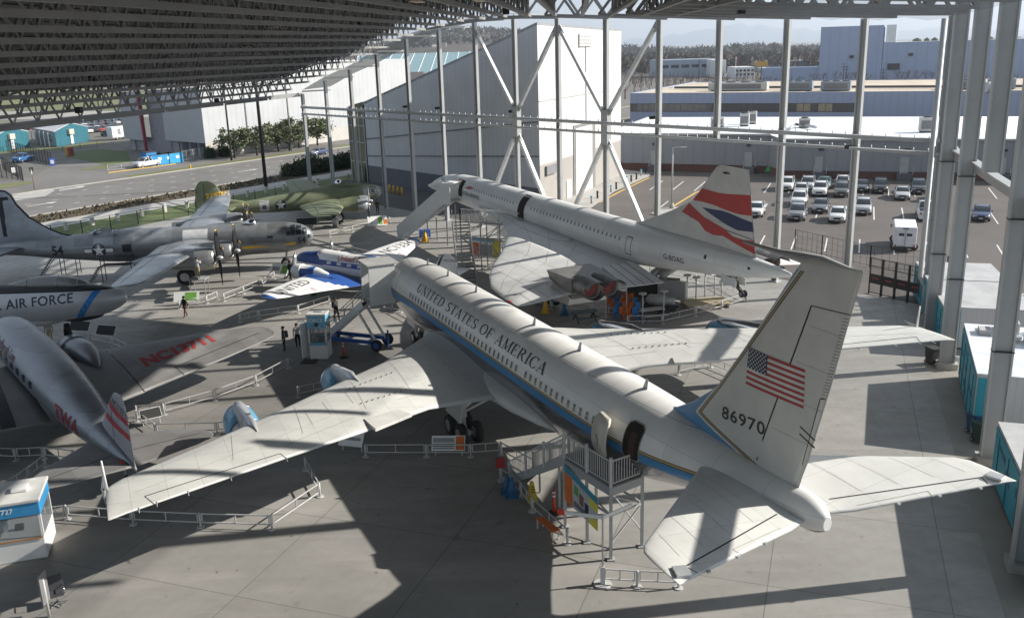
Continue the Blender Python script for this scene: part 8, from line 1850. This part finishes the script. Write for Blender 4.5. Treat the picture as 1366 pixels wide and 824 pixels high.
for a in (('suv', 1047.7, 256, WH, 'white four wheel drive parked at the left end of the back row by the column'), ('hatch', 1067, 263, WH, 'white hatchback parked a little forward, between two white cars'), ('suv', 1076, 255.5, SI, 'pale car with dark windscreen in the back row, behind the white hatchback'), ('suv', 1092.4, 263, WH, 'white rounded wagon beside the white hatchback', 0, CARG), ('sedan', 1098, 253, (.12, .2, .2), 'grey green saloon half hidden behind the rounded white wagon'), ('suv', 1122, 264, (.10, .11, .10), 'dark grey green wagon just left of the wide column'), ('hatch', 1123, 252, WH, 'small white car behind the grey green wagon'), ('sedan', 1149, 257.5, DK, 'charcoal saloon in the back row right of the column'), ('suv', 1174, 259, BK, 'black off-roader in the back row between two dark cars'), ('sedan', 1203.6, 268, SI, 'silver saloon standing alone forward of the back row'), ('suv', 1225.6, 260, (.05, .055, .07), 'dark slate off-roader in the back row, right of the silver saloon'), ('suv', 1064, 277, WH, 'white off-roader right behind a grey one in the second row'), ('suv', 1061.6, 296, (.20, .21, .23), 'mid grey off-roader at the left of the front row'), ('sedan', 1093, 285.6, (.10, .11, .12), 'graphite saloon between the grey off-roader and the white hatch'), ('hatch', 1116, 298.5, WH, 'white hatchback in the front row against the wide column'), ('suv', 1150.6, 288, SI, 'silver off-roader with dark grille right of the wide column'), ('pickup', 1236, 294, WH, 'white pickup half hidden by the corner column', 0, CARG, True), ('pickup', 1256, 272, (.3, .02, .025), 'dark red pickup behind the first right column'), ('hatch', 1257, 254, WH, 'white car glimpsed behind the red pickup'), ('sedan', 1308, 296.4, BL, 'dark blue saloon standing alone at the right of the lot', -.12), ('hatch', 1006, 291, WH, 'white car peeping out behind the trailing edge of the tall fin')): car(*a)
car('sedan', 414, 208.5, (.03, .05, .14), 'dark blue saloon driving on the road past the round trees', RA - HEAD + .1, 'cars across the road')
car('pickup', 21, 217.9, (.02, .12, .32), 'bright blue pickup parked behind the mesh fence at the left', RA - HEAD + .55, 'cars across the road')
car('pickup', 181, 225, WH, 'white van-like pickup with cones behind the site fence', RA - HEAD + .15, 'cars across the road')
# white box step van
p = gp(1206, 336); e = empty('step_van', (p.x, p.y, -.014), LA - pi / 2, 'boxy white delivery van seen from behind, alone in the front of the parking lot', 'van')
MB().box((0, 2.2, 1.35), (1.95, 4.3, 1.95)).build('box_body', mat('van white', (.70, .70, .72), .4, dirt=.06), e, bevel=.08); MB().box((0, 4.75, 1.05), (1.85, .9, 1.2)).build('bonnet', MATS['van white'], e, bevel=.1)
for x in (-.34, .34): MB().box((x, .03, 1.62), (.46, .06, .24)).build('rear_window', M_DARK, e, bevel=.02)
MB().box((0, .02, 2.2), (.5, .08, .1)).build('roof_lamp', M_DARK, e); MB().box((0, -.02, .42), (1.9, .14, .16)).build('bumper', M_DARK, e); MB().box((0, .03, 1.25), (.02, .06, 1.7)).build('door_gap', M_DARK, e)
for x in (-.8, .8): MB().box((x, .01, .6), (.14, .06, .12)).build('tail_light', M_TL, e)
MB().box((-.3, 0, .62), (.4, .05, .14)).build('number_plate', M_PLATE, e)
for x in (-.86, .86):
    for y in (.9, 4.4): wheel('wheel', e, (x, y, .36), .36, .24)
    MB().bar((x, 4.2, 1.7), (x * 1.35, 4.3, 1.7), .05).box((x * 1.35, 4.3, 1.65), (.08, .12, .35)).build('mirror', M_DARK, e)
# far car park: simple one piece cars
def far_mesh(): 
    mb = MB(); r = [[Vector((x, -w, .3)), Vector((x, -w, h * .8)), Vector((x, -w * .75, h)), Vector((x, w * .75, h)), Vector((x, w, h * .8)), Vector((x, w, .3))] for x, w, h in ((-2.3, .8, .75), (-2.1, .9, .95), (-1.0, .92, 1.0), (2.1, .9, 1.0), (2.3, .8, .8))]; mb.loft(r)
    r = [[Vector((x, -.86, 1.0)), Vector((x, -w, h)), Vector((x, w, h)), Vector((x, .86, 1.0))] for x, w, h in ((-1.1, .8, 1.0), (-.4, .68, 1.5), (1.2, .68, 1.52), (2.0, .8, 1.0))]; mb.loft(r, 1)
    for x in (-1.4, 1.4):
        for y in (-.85, .85): mb.cyl((x, y - .1, .33), (x, y + .1, .33), .33, n=10, mi=2)
    return mb
FM = far_mesh(); first = FM.build('parked_car', [M_CAR, M_CARG, M_TYRE]); rnd = random.Random(11); FCG = 'distant cars parked beyond the teal huts'; k = 0
CN = {'white': WH, 'silver': SI, 'black': BK, 'dark blue': (.02, .035, .10), 'grey': GR, 'red': (.3, .03, .03)}
for row, (xa, ya, xb, yb, n) in enumerate(((34, 173, 168, 162.5, 15), (60, 172.5, 168, 164.5, 12), (92, 175, 150, 169.5, 6), (112, 177.5, 160, 172.5, 6), (140, 182, 160, 180, 2))):
    for i in range(n):
        f = (i + .5) / n + rnd.uniform(-.02, .02); p = gp(xa + (xb - xa) * f, ya + (yb - ya) * f); cn = rnd.choice(['white', 'white', 'silver', 'black', 'black', 'dark blue', 'grey', 'red'] if row < 4 else ['black'])
        o = first if k == 0 else first.copy(); k += 1
        if o is not first: COL.objects.link(o)
        o.location = (p.x, p.y, -.03); o.rotation_euler.z = RA + pi / 2 + rnd.uniform(-.06, .06); o.color = (*CN[cn], 1); tag(o, 'small distant %s car parked in the crowded rows beyond the teal huts' % cn, 'car', FCG)
p = gp(158, 186); e = empty('white_trailer', (p.x, p.y, 0), RA, 'white box trailer beside the far left corner of the theatre block', 'trailer'); MB().box((0, 0, 1.9), (4.5, 2.4, 2.6)).build('box', M_WHITE, e, bevel=.05); MB().box((-.3, -1.22, 2.0), (.8, .03, 1.4)).build('door', MTX, e)
for x in (-1, 1): wheel('wheel', e, (x, -1, .4), .4, .3)
# ------------------------------------------------------------------ trees and planting
def leafy(rad, n, seed, size, squash=.85, clumps=34):
    r = random.Random(seed); mb = MB(); cs = []
    for _ in range(clumps):
        while True:
            q = Vector((r.uniform(-1, 1), r.uniform(-1, 1), r.uniform(-1, 1)))
            if .35 < q.length < 1: break
        cs.append((Vector((q.x * rad, q.y * rad, q.z * rad * squash)), rad * r.uniform(.16, .34)))
    for i in range(n):
        c, w = cs[r.randrange(len(cs))]; p = c + Vector((r.gauss(0, 1), r.gauss(0, 1), r.gauss(0, .8))) * w * .6
        a = Vector((r.uniform(-1, 1), r.uniform(-1, 1), r.uniform(-.6, 1))).normalized(); b = a.orthogonal().normalized(); c2 = a.cross(b); s = size * r.uniform(.6, 1.3); t_ = r.uniform(0, 6.28); u = (b * math.cos(t_) + c2 * math.sin(t_)) * s; v = (c2 * math.cos(t_) - b * math.sin(t_)) * s * .6
        mb.add([p - u, p + v, p + u, p - v], [(0, 1, 2, 3)], 0 if r.random() < .6 else 1)
    return mb
LF = [mat('leaf green', (.075, .095, .04), .65, var=.35, vs=.6), mat('leaf olive', (.13, .14, .07), .6, var=.3, vs=.6)]; BARK = mat('bark', (.09, .07, .055), .9, var=.3)
proto = None; TG = 'round evergreen street trees before the white theatre'
for k, (px, pb, pt, lb) in enumerate(((312.9, 211, 170, 'leftmost round evergreen, against the brown pole'), (343.2, 207.4, 168, 'second round evergreen from the left, left of the black pole'), (371.4, 202.4, 163, 'third round evergreen, just right of the black pole'), (399.5, 197.5, 155, 'tall round evergreen behind the shortest pavilion column'), (423.6, 194, 156, 'rightmost round evergreen, between two pavilion columns'), (386, 201, 166, 'smaller round evergreen between the third and the tall one'))):
    p = gp(px, pb); z = hz(p.x, p.y, pt)
    if proto is None:
        proto = empty('evergreen_tree', (0, 0, 0)); mb = leafy(1.0, 2600, 3, .085); mb.v = [(x, y, z_ + 1.62) for x, y, z_ in mb.v]; mb.build('crown', LF, proto, fix=False)
        tb = MB().tube([(0, 0, 0), (.02, 0, .5), (0, .03, 1.0), (.05, 0, 1.9)], [.07, .055, .045, .02], 8)
        for q in range(7): a = q * .9; tb.tube([(0, 0, .75 + q * .1), (.3 * math.cos(a), .3 * math.sin(a), 1.15 + q * .1), (.6 * math.cos(a), .6 * math.sin(a), 1.45 + q * .12)], [.03, .02, .008], 5)
        tb.build('trunk', BARK, proto); o = proto; o.location = p
    else: o = copy_tree(proto, None, p, k * 1.3)
    s = z / 2.45; o.scale = (s * 1.25, s * 1.25, s); tag(o, lb, 'tree', TG)
sh = leafy(1.0, 1500, 8, .11, .62, 40); sh.v = [(x, y, z + .55) for x, y, z in sh.v]; HM = [mat('hedge green', (.022, .038, .016), .8, var=.4, vs=2), mat('hedge light green', (.035, .055, .02), .8, var=.4, vs=2)]
sm = sh.mesh('clipped_shrub', HM)
for k in range(9):
    p = Q(-116 + (k % 2) * .8, 104.5 + k * 2.5); o = bpy.data.objects.new('clipped_shrub', sm); COL.objects.link(o); o.location = p; s = 1.6 + (k * 7 % 3) * .25; o.scale = (s, s, s * 1.1); o.rotation_euler.z = k; tag(o, 'rounded dark green shrub, %s from the left in the hedge along the far footway' % NTH[k], 'shrub', 'dark shrubs along the footway')
mb = MB(); r = random.Random(4)
for k in range(1500):
    p = Q(r.uniform(-118, -113), r.uniform(52, 103), r.uniform(.03, .2)); s = r.uniform(.08, .28); a = r.uniform(0, 6.3); mb.add([p + Vector((s * math.cos(a), s * math.sin(a), -.1)), p + Vector((-s * math.cos(a), -s * math.sin(a), -.1)), p + Vector((s * .4, 0, s))], [(0, 1, 2)])
mb.build('ground_cover', mat('dry ground cover', (.10, .085, .05), .9, var=.4, vs=1), kind='stuff', fix=False)
for k, (px, py) in enumerate(((595 / 4.55 + 150, 211), (300, 209))): # low shrubs at the theatre base
    o = bpy.data.objects.new('clipped_shrub', sm); COL.objects.link(o); o.location = gp(px, py); o.scale = (1.3, 1.3, 1.8); tag(o, ('pale spiky shrub at the corner of the theatre block', 'low grey shrub at the theatre base behind the brown pole')[k], 'shrub')
# bare winter trees behind the office block
def bare(seed, spread=1.0):
    r = random.Random(seed); mb = MB()
    def br(p, d, L, w, lv):
        q = p + d * L; mb.tube([p, q], [w, w * .6], 4 if lv > 1 else 5, caps=False)
        if lv < 5:
            for _ in range(3 if lv < 4 else 4):
                n = (d + Vector((r.uniform(-1, 1), r.uniform(-1, 1), r.uniform(-.35, .6))) * .62 * spread).normalized(); br(p + d * L * r.uniform(.55, 1), n, L * r.uniform(.6, .8), w * .52, lv + 1)
    br(Vector((0, 0, 0)), Vector((0, 0, 1)), .30, .022, 0)
    return mb
BT = mat('winter twigs', (.13, .085, .07), .9, var=.25, vs=.3); bms = [bare(s).mesh('bare_tree', BT) for s in (1, 5, 9)]
def bare_tree(px, pb, pt, k, lb):
    p = gp(px, pb); z = hz(p.x, p.y, pt); o = bpy.data.objects.new('bare_tree', bms[k % 3]); COL.objects.link(o); o.location = (p.x, p.y, -.05); o.scale = (z * 1.2, z * 1.2, z * .98); o.rotation_euler.z = k * 2.1; tag(o, lb, 'tree', 'bare winter trees behind the office roof')
rnd = random.Random(21); bt = [(834, 132, 86), (846, 125, 90), (855, 122, 93), (866, 120, 95), (900, 118, 96), (908, 118, 99), (918, 117, 94), (928, 117, 97), (938, 117, 100), (946, 116, 98), (962, 116, 100), (970, 115, 97), (1012, 115, 99), (1025, 114, 97), (1034, 114, 100), (1066, 114, 97), (1085, 114, 92), (1098, 114, 90), (1114, 113, 88), (1131, 113, 90), (1140, 113, 88), (1155, 113, 92), (1198, 112, 88), (1210, 112, 86), (1222, 112, 87), (1235, 111, 88), (1243, 111, 91), (1352, 107, 72), (1362, 107, 76), (1374, 107, 74)]
for k, (px, pb, pt) in enumerate(bt): bare_tree(px, pb, pt, k, 'bare brown winter tree in the row %s' % ('between the white hall and the office block' if px < 890 else 'in front of the distant warehouse' if px < 1060 else 'before the left part of the blue plant' if px < 1180 else 'before the middle of the blue plant' if px < 1300 else 'at the far right behind the columns'))
mb = MB(); r = random.Random(6)
for k in range(1800):
    px = r.uniform(826, 1400); py = r.uniform(93, 118); d0 = gp(px, py); z = r.uniform(1, 6); a = r.uniform(-.5, .5); mb.add([d0 + Vector((-.12, 0, 0)), d0 + Vector((.12, 0, 0)), d0 + Vector((a * z * .6, 0, z))], [(0, 1, 2)]); b_ = r.uniform(-1, 1); mb.add([d0 + Vector((0, 0, z * .4)), d0 + Vector((.1, 0, z * .35)), d0 + Vector((b_ * z * .5, 0, z * .9))], [(0, 1, 2)])
mb.build('scrub', mat('reddish winter scrub', (.15, .08, .06), .9, var=.3, coord='World', vs=.02), kind='stuff', fix=False)
# wooded hills on the skyline and the far mountains
def ridge(name, pts, Y, depth, m_, kind='structure', base=-5):
    P = []
    for (x0, y0), (x1, y1) in zip(pts, pts[1:]):
        n = max(1, int(abs(x1 - x0) / 6))
        for i in range(n): k = i / n; P.append((x0 + (x1 - x0) * k, y0 + (y1 - y0) * k))
    P.append(pts[-1]); r = random.Random(len(P)); rows = [[], [], [], []]
    for px, py in P:
        d = ray(px, py); q = CC + d * (Y / d.y); h = max(q.z, 1)
        for j, (f, g) in enumerate(((0, -.05), (.45, .55), (.8, .92), (1, 1))): rows[j].append(Vector((q.x * (1 - (1 - f) * depth / Y), Y - (1 - f) * depth, base if j == 0 else h * g + r.uniform(-.02, .02) * h)))
    rows.append([v + Vector((0, depth * .6, -v.z + base)) for v in rows[3]])
    o = MB().loft(rows, 0, True, (False, False), False).build(name, m_, kind=kind); return rows
def hillmat(name, a, b, s):
    t = NT(name); co = t.coord('World'); n1 = t.noise(co, s, 6, .7); n2 = t.noise(co, s * 7, 4, .7); c = t.mix(t.ramp(n1, .35, .65), a, b); c = t.mix(t.math('MULTIPLY', n2, .6), c, sc(a, .45)); t.col(c); t.b.inputs['Roughness'].default_value = .95; return t.m
H1 = ridge('hill', [(150, 78), (400, 74), (520, 62), (560, 50), (590, 45), (632, 42), (661, 44), (700, 46), (760, 56), (826, 66), (860, 68), (905, 71), (960, 68), (1010, 64), (1060, 69), (1100, 71), (1200, 68), (1300, 62), (1500, 50)], 1700, 700, hillmat('wooded hill', (.055, .05, .035), (.12, .085, .06), .008))
def tuft(mb, p, h, w, con, r):
    """a far tree: ragged little faces spread through its crown"""
    for _ in range(9 if con else 13):
        f = r.random(); rr = w * (1 - f) if con else w * math.sin(pi * (.15 + .8 * f)); a = r.uniform(0, 6.28); c = p + Vector((math.cos(a) * rr * .6, math.sin(a) * rr * .6, h * (.1 + .85 * f))); s = max(w, h * .2) * r.uniform(.25, .5)
        b = r.uniform(0, 6.28); q = Vector((math.cos(b) * s, math.sin(b) * s, r.uniform(-.5, .4) * s)); mb.add([c - q, c + q, c + Vector((r.uniform(-.4, .4) * s, 0, s * r.uniform(.8, 1.7)))], [(0, 1, 2)], 0 if con else 1)
r = random.Random(15); mb = MB()
for k in range(5200):
    row = r.choice((1, 2, 2, 3, 3, 3)); i = r.randrange(len(H1[0]) - 1); f = r.random(); a = H1[row][i].lerp(H1[row][i + 1], f); b = H1[max(row - 1, 1)][i].lerp(H1[max(row - 1, 1)][i + 1], f); p = a.lerp(b, r.random() * .9 if row > 1 else 0); con = r.random() < .4; h = r.uniform(6, 13) if con else r.uniform(5, 9); w = h * (.26 if con else .6)
    tuft(mb, p, h, w, con, r)
for k in range(3400): # woodland on the flat between the works and the hills
    px = r.uniform(820, 1100) if k % 4 else r.uniform(1180, 1400); d = ray(px, 70); Y = r.uniform(620, 1650); p = CC + d * (Y / d.y); p.z = 0; h = r.uniform(5, 10); w = h * r.uniform(.4, .7); con = r.random() < .2
    tuft(mb, p, h, w, con, r)
mb.build('far_forest', [hillmat('conifer', (.03, .04, .025), (.05, .06, .035), .01), hillmat('bare wood', (.075, .06, .045), (.12, .09, .065), .01)], kind='stuff', fix=False)
mb = MB()
for k in range(26): 
    d = ray(r.uniform(560, 760), r.uniform(58, 82)); p = CC + d * (r.uniform(1250, 1450) / d.y); mb.box((p.x, p.y, max(p.z, 6)), (12, 8, 5), r.uniform(0, 3))
mb.build('hill_houses', mat('pale far houses', (.45, .42, .38), .8), kind='stuff')
for px, py, pt, s_, lb in ((981, 80, 57, 1.0, 'broad dark crowned tree standing out on the wooded skyline'), (1033, 80, 55, .9, 'tall bare crowned tree on the skyline left of the wide column')):
    d = ray(px, py); p = CC + d * (1150 / d.y); p.z = 0; z = hz(p.x, p.y, pt); e = empty('skyline_tree', p, 0, lb, 'tree'); lm = leafy(1, 700, int(px), .16, .75, 26); lm.v = [(x * z * .34, y * z * .34, z_ * z * .27 + z * .73) for x, y, z_ in lm.v]; lm.build('crown', [MATS['leaf green'] if s_ == 1 else BT] * 2, e, fix=False); MB().tube([(0, 0, 0), (0, 0, z * .75)], [z * .02, z * .01], 6).build('trunk', BARK, e)
t = NT('mountain'); co = t.coord('World'); z = t.xyz(co)[2]; n = t.noise(co, .0012, 7, .65, (1, 1, 2.2)); c = t.mix(t.gt(t.math('ADD', t.math('MULTIPLY', z, .0018), n), 1.08), (.10, .15, .22), (.75, .78, .82)); t.col(c); t.b.inputs['Roughness'].default_value = .95
pts = []; r = random.Random(2); x = 300
while x < 1500: pts.append((x, 63 - 22 * max(0, 1 - abs(x - 1000) / 190) * r.uniform(.75, 1.05) - 8 * max(0, 1 - abs(x - 1240) / 120) * r.uniform(.6, 1) - r.uniform(0, 4) - (x - 683) * .0295)); x += r.uniform(8, 20)
ridge('mountains', pts, 12000, 2500, t.m)
# ------------------------------------------------------------------ people
def person(p, rz, lab, shirt, pants, skin=(.42, .27, .2), hair=(.03, .02, .015), stride=.0, arms='down', h=1.7, lift=0.0, bag=None, cap=None):
    e = empty('person', Vector(p) + Vector((0, 0, lift)), rz, lab, 'person'); k = h / 1.75
    V = []; E = []; RR = []
    def v(x, y, z, r, par=None): V.append((x * k, y * k, z * k)); RR.append(r * k); 
    def add(x, y, z, r, par): v(x, y, z, r); i = len(V) - 1; (E.append((par, i)) if par is not None else None); return i
    hip = add(0, 0, .95, .155, None); wst = add(0, 0, 1.1, .14, hip); ch = add(0, .01, 1.32, .17, wst); nk = add(0, 0, 1.47, .07, ch); hd = add(0, -.015, 1.58, .10, nk); add(0, -.01, 1.68, .088, hd)
    for s in (-1, 1):
        st = stride * s; th = add(.1 * s, 0, .86, .105, hip); kn = add(.11 * s, -.02 - st * .5, .49, .072, th); an = add(.11 * s, .02 - st, .1, .05, kn); add(.12 * s, -.12 - st, .045, .045, an)
        sh = add(.19 * s, 0, 1.40, .075, ch)
        if arms == 'down': el = add(.25 * s, .03 + st * .4, 1.13, .05, sh); wr = add(.26 * s, -.05 + st * .8, .90, .036, el); ha = add(.26 * s, -.08 + st * .85, .82, .035, wr)
        elif arms == 'front': el = add(.26 * s, -.05, 1.15, .05, sh); wr = add(.12 * s, -.28, 1.12, .036, el); ha = add(.05 * s, -.33, 1.14, .034, wr)
        else: el = add(.27 * s, -.08, 1.22, .05, sh); wr = add(.2 * s, -.32, 1.32, .036, el); ha = add(.18 * s, -.42, 1.36, .034, wr)
        hv = Vector(V[ha]) / k; d = (hv - Vector(V[wr]) / k).normalized()
        for f in range(4): t1 = add(hv.x, hv.y + (f - 1.5) * .016, hv.z, .011, ha); q = hv + d * (.075 - abs(f - 1.3) * .008); add(q.x, q.y + (f - 1.5) * .018, q.z, .009, t1)
        tq = hv + d * .03 + Vector((-.035 * s, -.03, 0)); add(tq.x, tq.y, tq.z, .011, ha)
    me = bpy.data.meshes.new('body'); me.from_pydata(V, E, []); o = bpy.data.objects.new('body', me); COL.objects.link(o); o.parent = e
    md = o.modifiers.new('skin', 'SKIN')
    for i, sv in enumerate(me.skin_vertices[0].data): sv.radius = (RR[i], RR[i]); sv.use_root = (i == 0)
    ss = o.modifiers.new('smooth', 'SUBSURF'); ss.levels = ss.render_levels = 1
    dg = bpy.context.evaluated_depsgraph_get(); m2 = bpy.data.meshes.new_from_object(o.evaluated_get(dg)); o.modifiers.clear(); o.data = m2
    nm = lambda c: mat('cloth %.2f %.2f %.2f' % c, c, .85, var=.15, vs=8)
    for m_ in (mat('skin %.2f' % skin[0], skin, .6), nm(shirt), nm(pants), M_BLACK): m2.materials.append(m_)
    for f in m2.polygons:
        c = f.center / k; f.use_smooth = True
        f.material_index = 3 if c.z < .09 else 2 if (c.z < .98 and abs(c.x) < .2) else 0 if c.z > 1.49 else 1 if (c.z > .93 and not (abs(c.x) > .2 and c.z < .98)) else 0
        if arms != 'down' and c.y < -.26 and c.z > 1: f.material_index = 0
    hm = MB().lathe([(-.02, .112), (.05, .108), (.09, .075), (.11, .01)], (0, .012, 1.64 * k), (0, 0, 1), 14).build('hair' if not cap else 'cap', nm(hair) if not cap else nm(cap), e)
    fc = MB().lathe([(0, .022), (.03, .005)], (0, -.105 * k, 1.585 * k), (0, -1, -.2), 6)
    fc.build('nose', MATS['skin %.2f' % skin[0]], e)
    for s in (-1, 1): MB().box((s * .035 * k, -.1 * k, 1.62 * k), (.02, .012, .012)).build('eye', M_BLACK, e); MB().box((s * .1 * k, 0, 1.6 * k), (.025, .04, .06)).build('ear', MATS['skin %.2f' % skin[0]], e)
    MB().box((0, -.1 * k, 1.535 * k), (.045, .012, .01)).build('mouth', mat('lip', (.25, .1, .08), .6), e)
    if bag: MB().box((.05, .2, 1.2 * k), (.32, .2, .45)).build('backpack', M_BLACK, e, bevel=.05)
    return e
person(gp(398, 463), .3, 'person in white shirt and black trousers standing by the ticket booth', (.6, .6, .6), (.015, .015, .02), hair=(.05, .03, .02), h=1.72)
person(gp(380, 468), -1.2, 'person in dark clothes with a shoulder bag facing the ticket booth', (.03, .035, .06), (.02, .02, .03), bag=True, h=1.75)
person(gp(248, 423), -.6, 'person in black top and dark red trousers walking across the floor', (.015, .015, .02), (.10, .035, .03), stride=.22, h=1.7)
person(gp(68, 458), .2, 'person in tan trousers, upper body hidden under the jet bomber belly', (.4, .38, .35), (.40, .28, .14), h=1.75, stride=.08)
pm_ = gp(268, 397); zl_ = hz(pm_.x, pm_.y, 371)
person(pm_, pi, 'person in grey shirt and khaki trousers working at the silver bomber engine', (.42, .44, .46), (.36, .30, .2), arms='up', stride=.08, h=1.78, lift=zl_)
person(gp(388, 374), -.9, 'person in black jacket reading the green panel by the blue airliner', (.02, .02, .022), (.02, .02, .022), arms='front', h=1.78, bag=True)
person(gp(504, 285), .2, 'person in dark brown clothes standing before the green bomber nose', (.07, .055, .045), (.05, .045, .04), h=1.75)
person(jl(.95, 4.62, 0), R(-65.6) + 2.2, 'person in dark clothes climbing the boarding stairs with a bag', (.03, .03, .035), (.03, .03, .035), stride=.15, lift=1.35, h=1.72, bag=True)
e_ws = empty('engine_scaffold', pm_, 0, 'thin grey work scaffold under the man at the silver bomber engine', 'scaffold')
for x in (-.6, .6):
    for y in (-.5, .5): MB().bar((x, y, 0), (x, y, zl_), .05).build('leg', M_STEEL, e_ws)
MB().box((0, 0, zl_ - .03), (1.4, 1.2, .06)).build('deck', M_STEEL, e_ws)

# ------------------------------------------------------------------ the air
t = bpy.data.materials.new('air'); t.use_nodes = True; t.node_tree.nodes.remove(t.node_tree.nodes['Principled BSDF']); v = t.node_tree.nodes.new('ShaderNodeVolumePrincipled')
v.inputs['Density'].default_value = .00016; v.inputs['Color'].default_value = (.80, .88, 1, 1); v.inputs['Anisotropy'].default_value = .3
t.node_tree.links.new(v.outputs[0], t.node_tree.nodes['Material Output'].inputs['Volume'])
MB().box((0, 12700, 209), (27990, 26190, 420)).build('haze', t, kind='stuff')
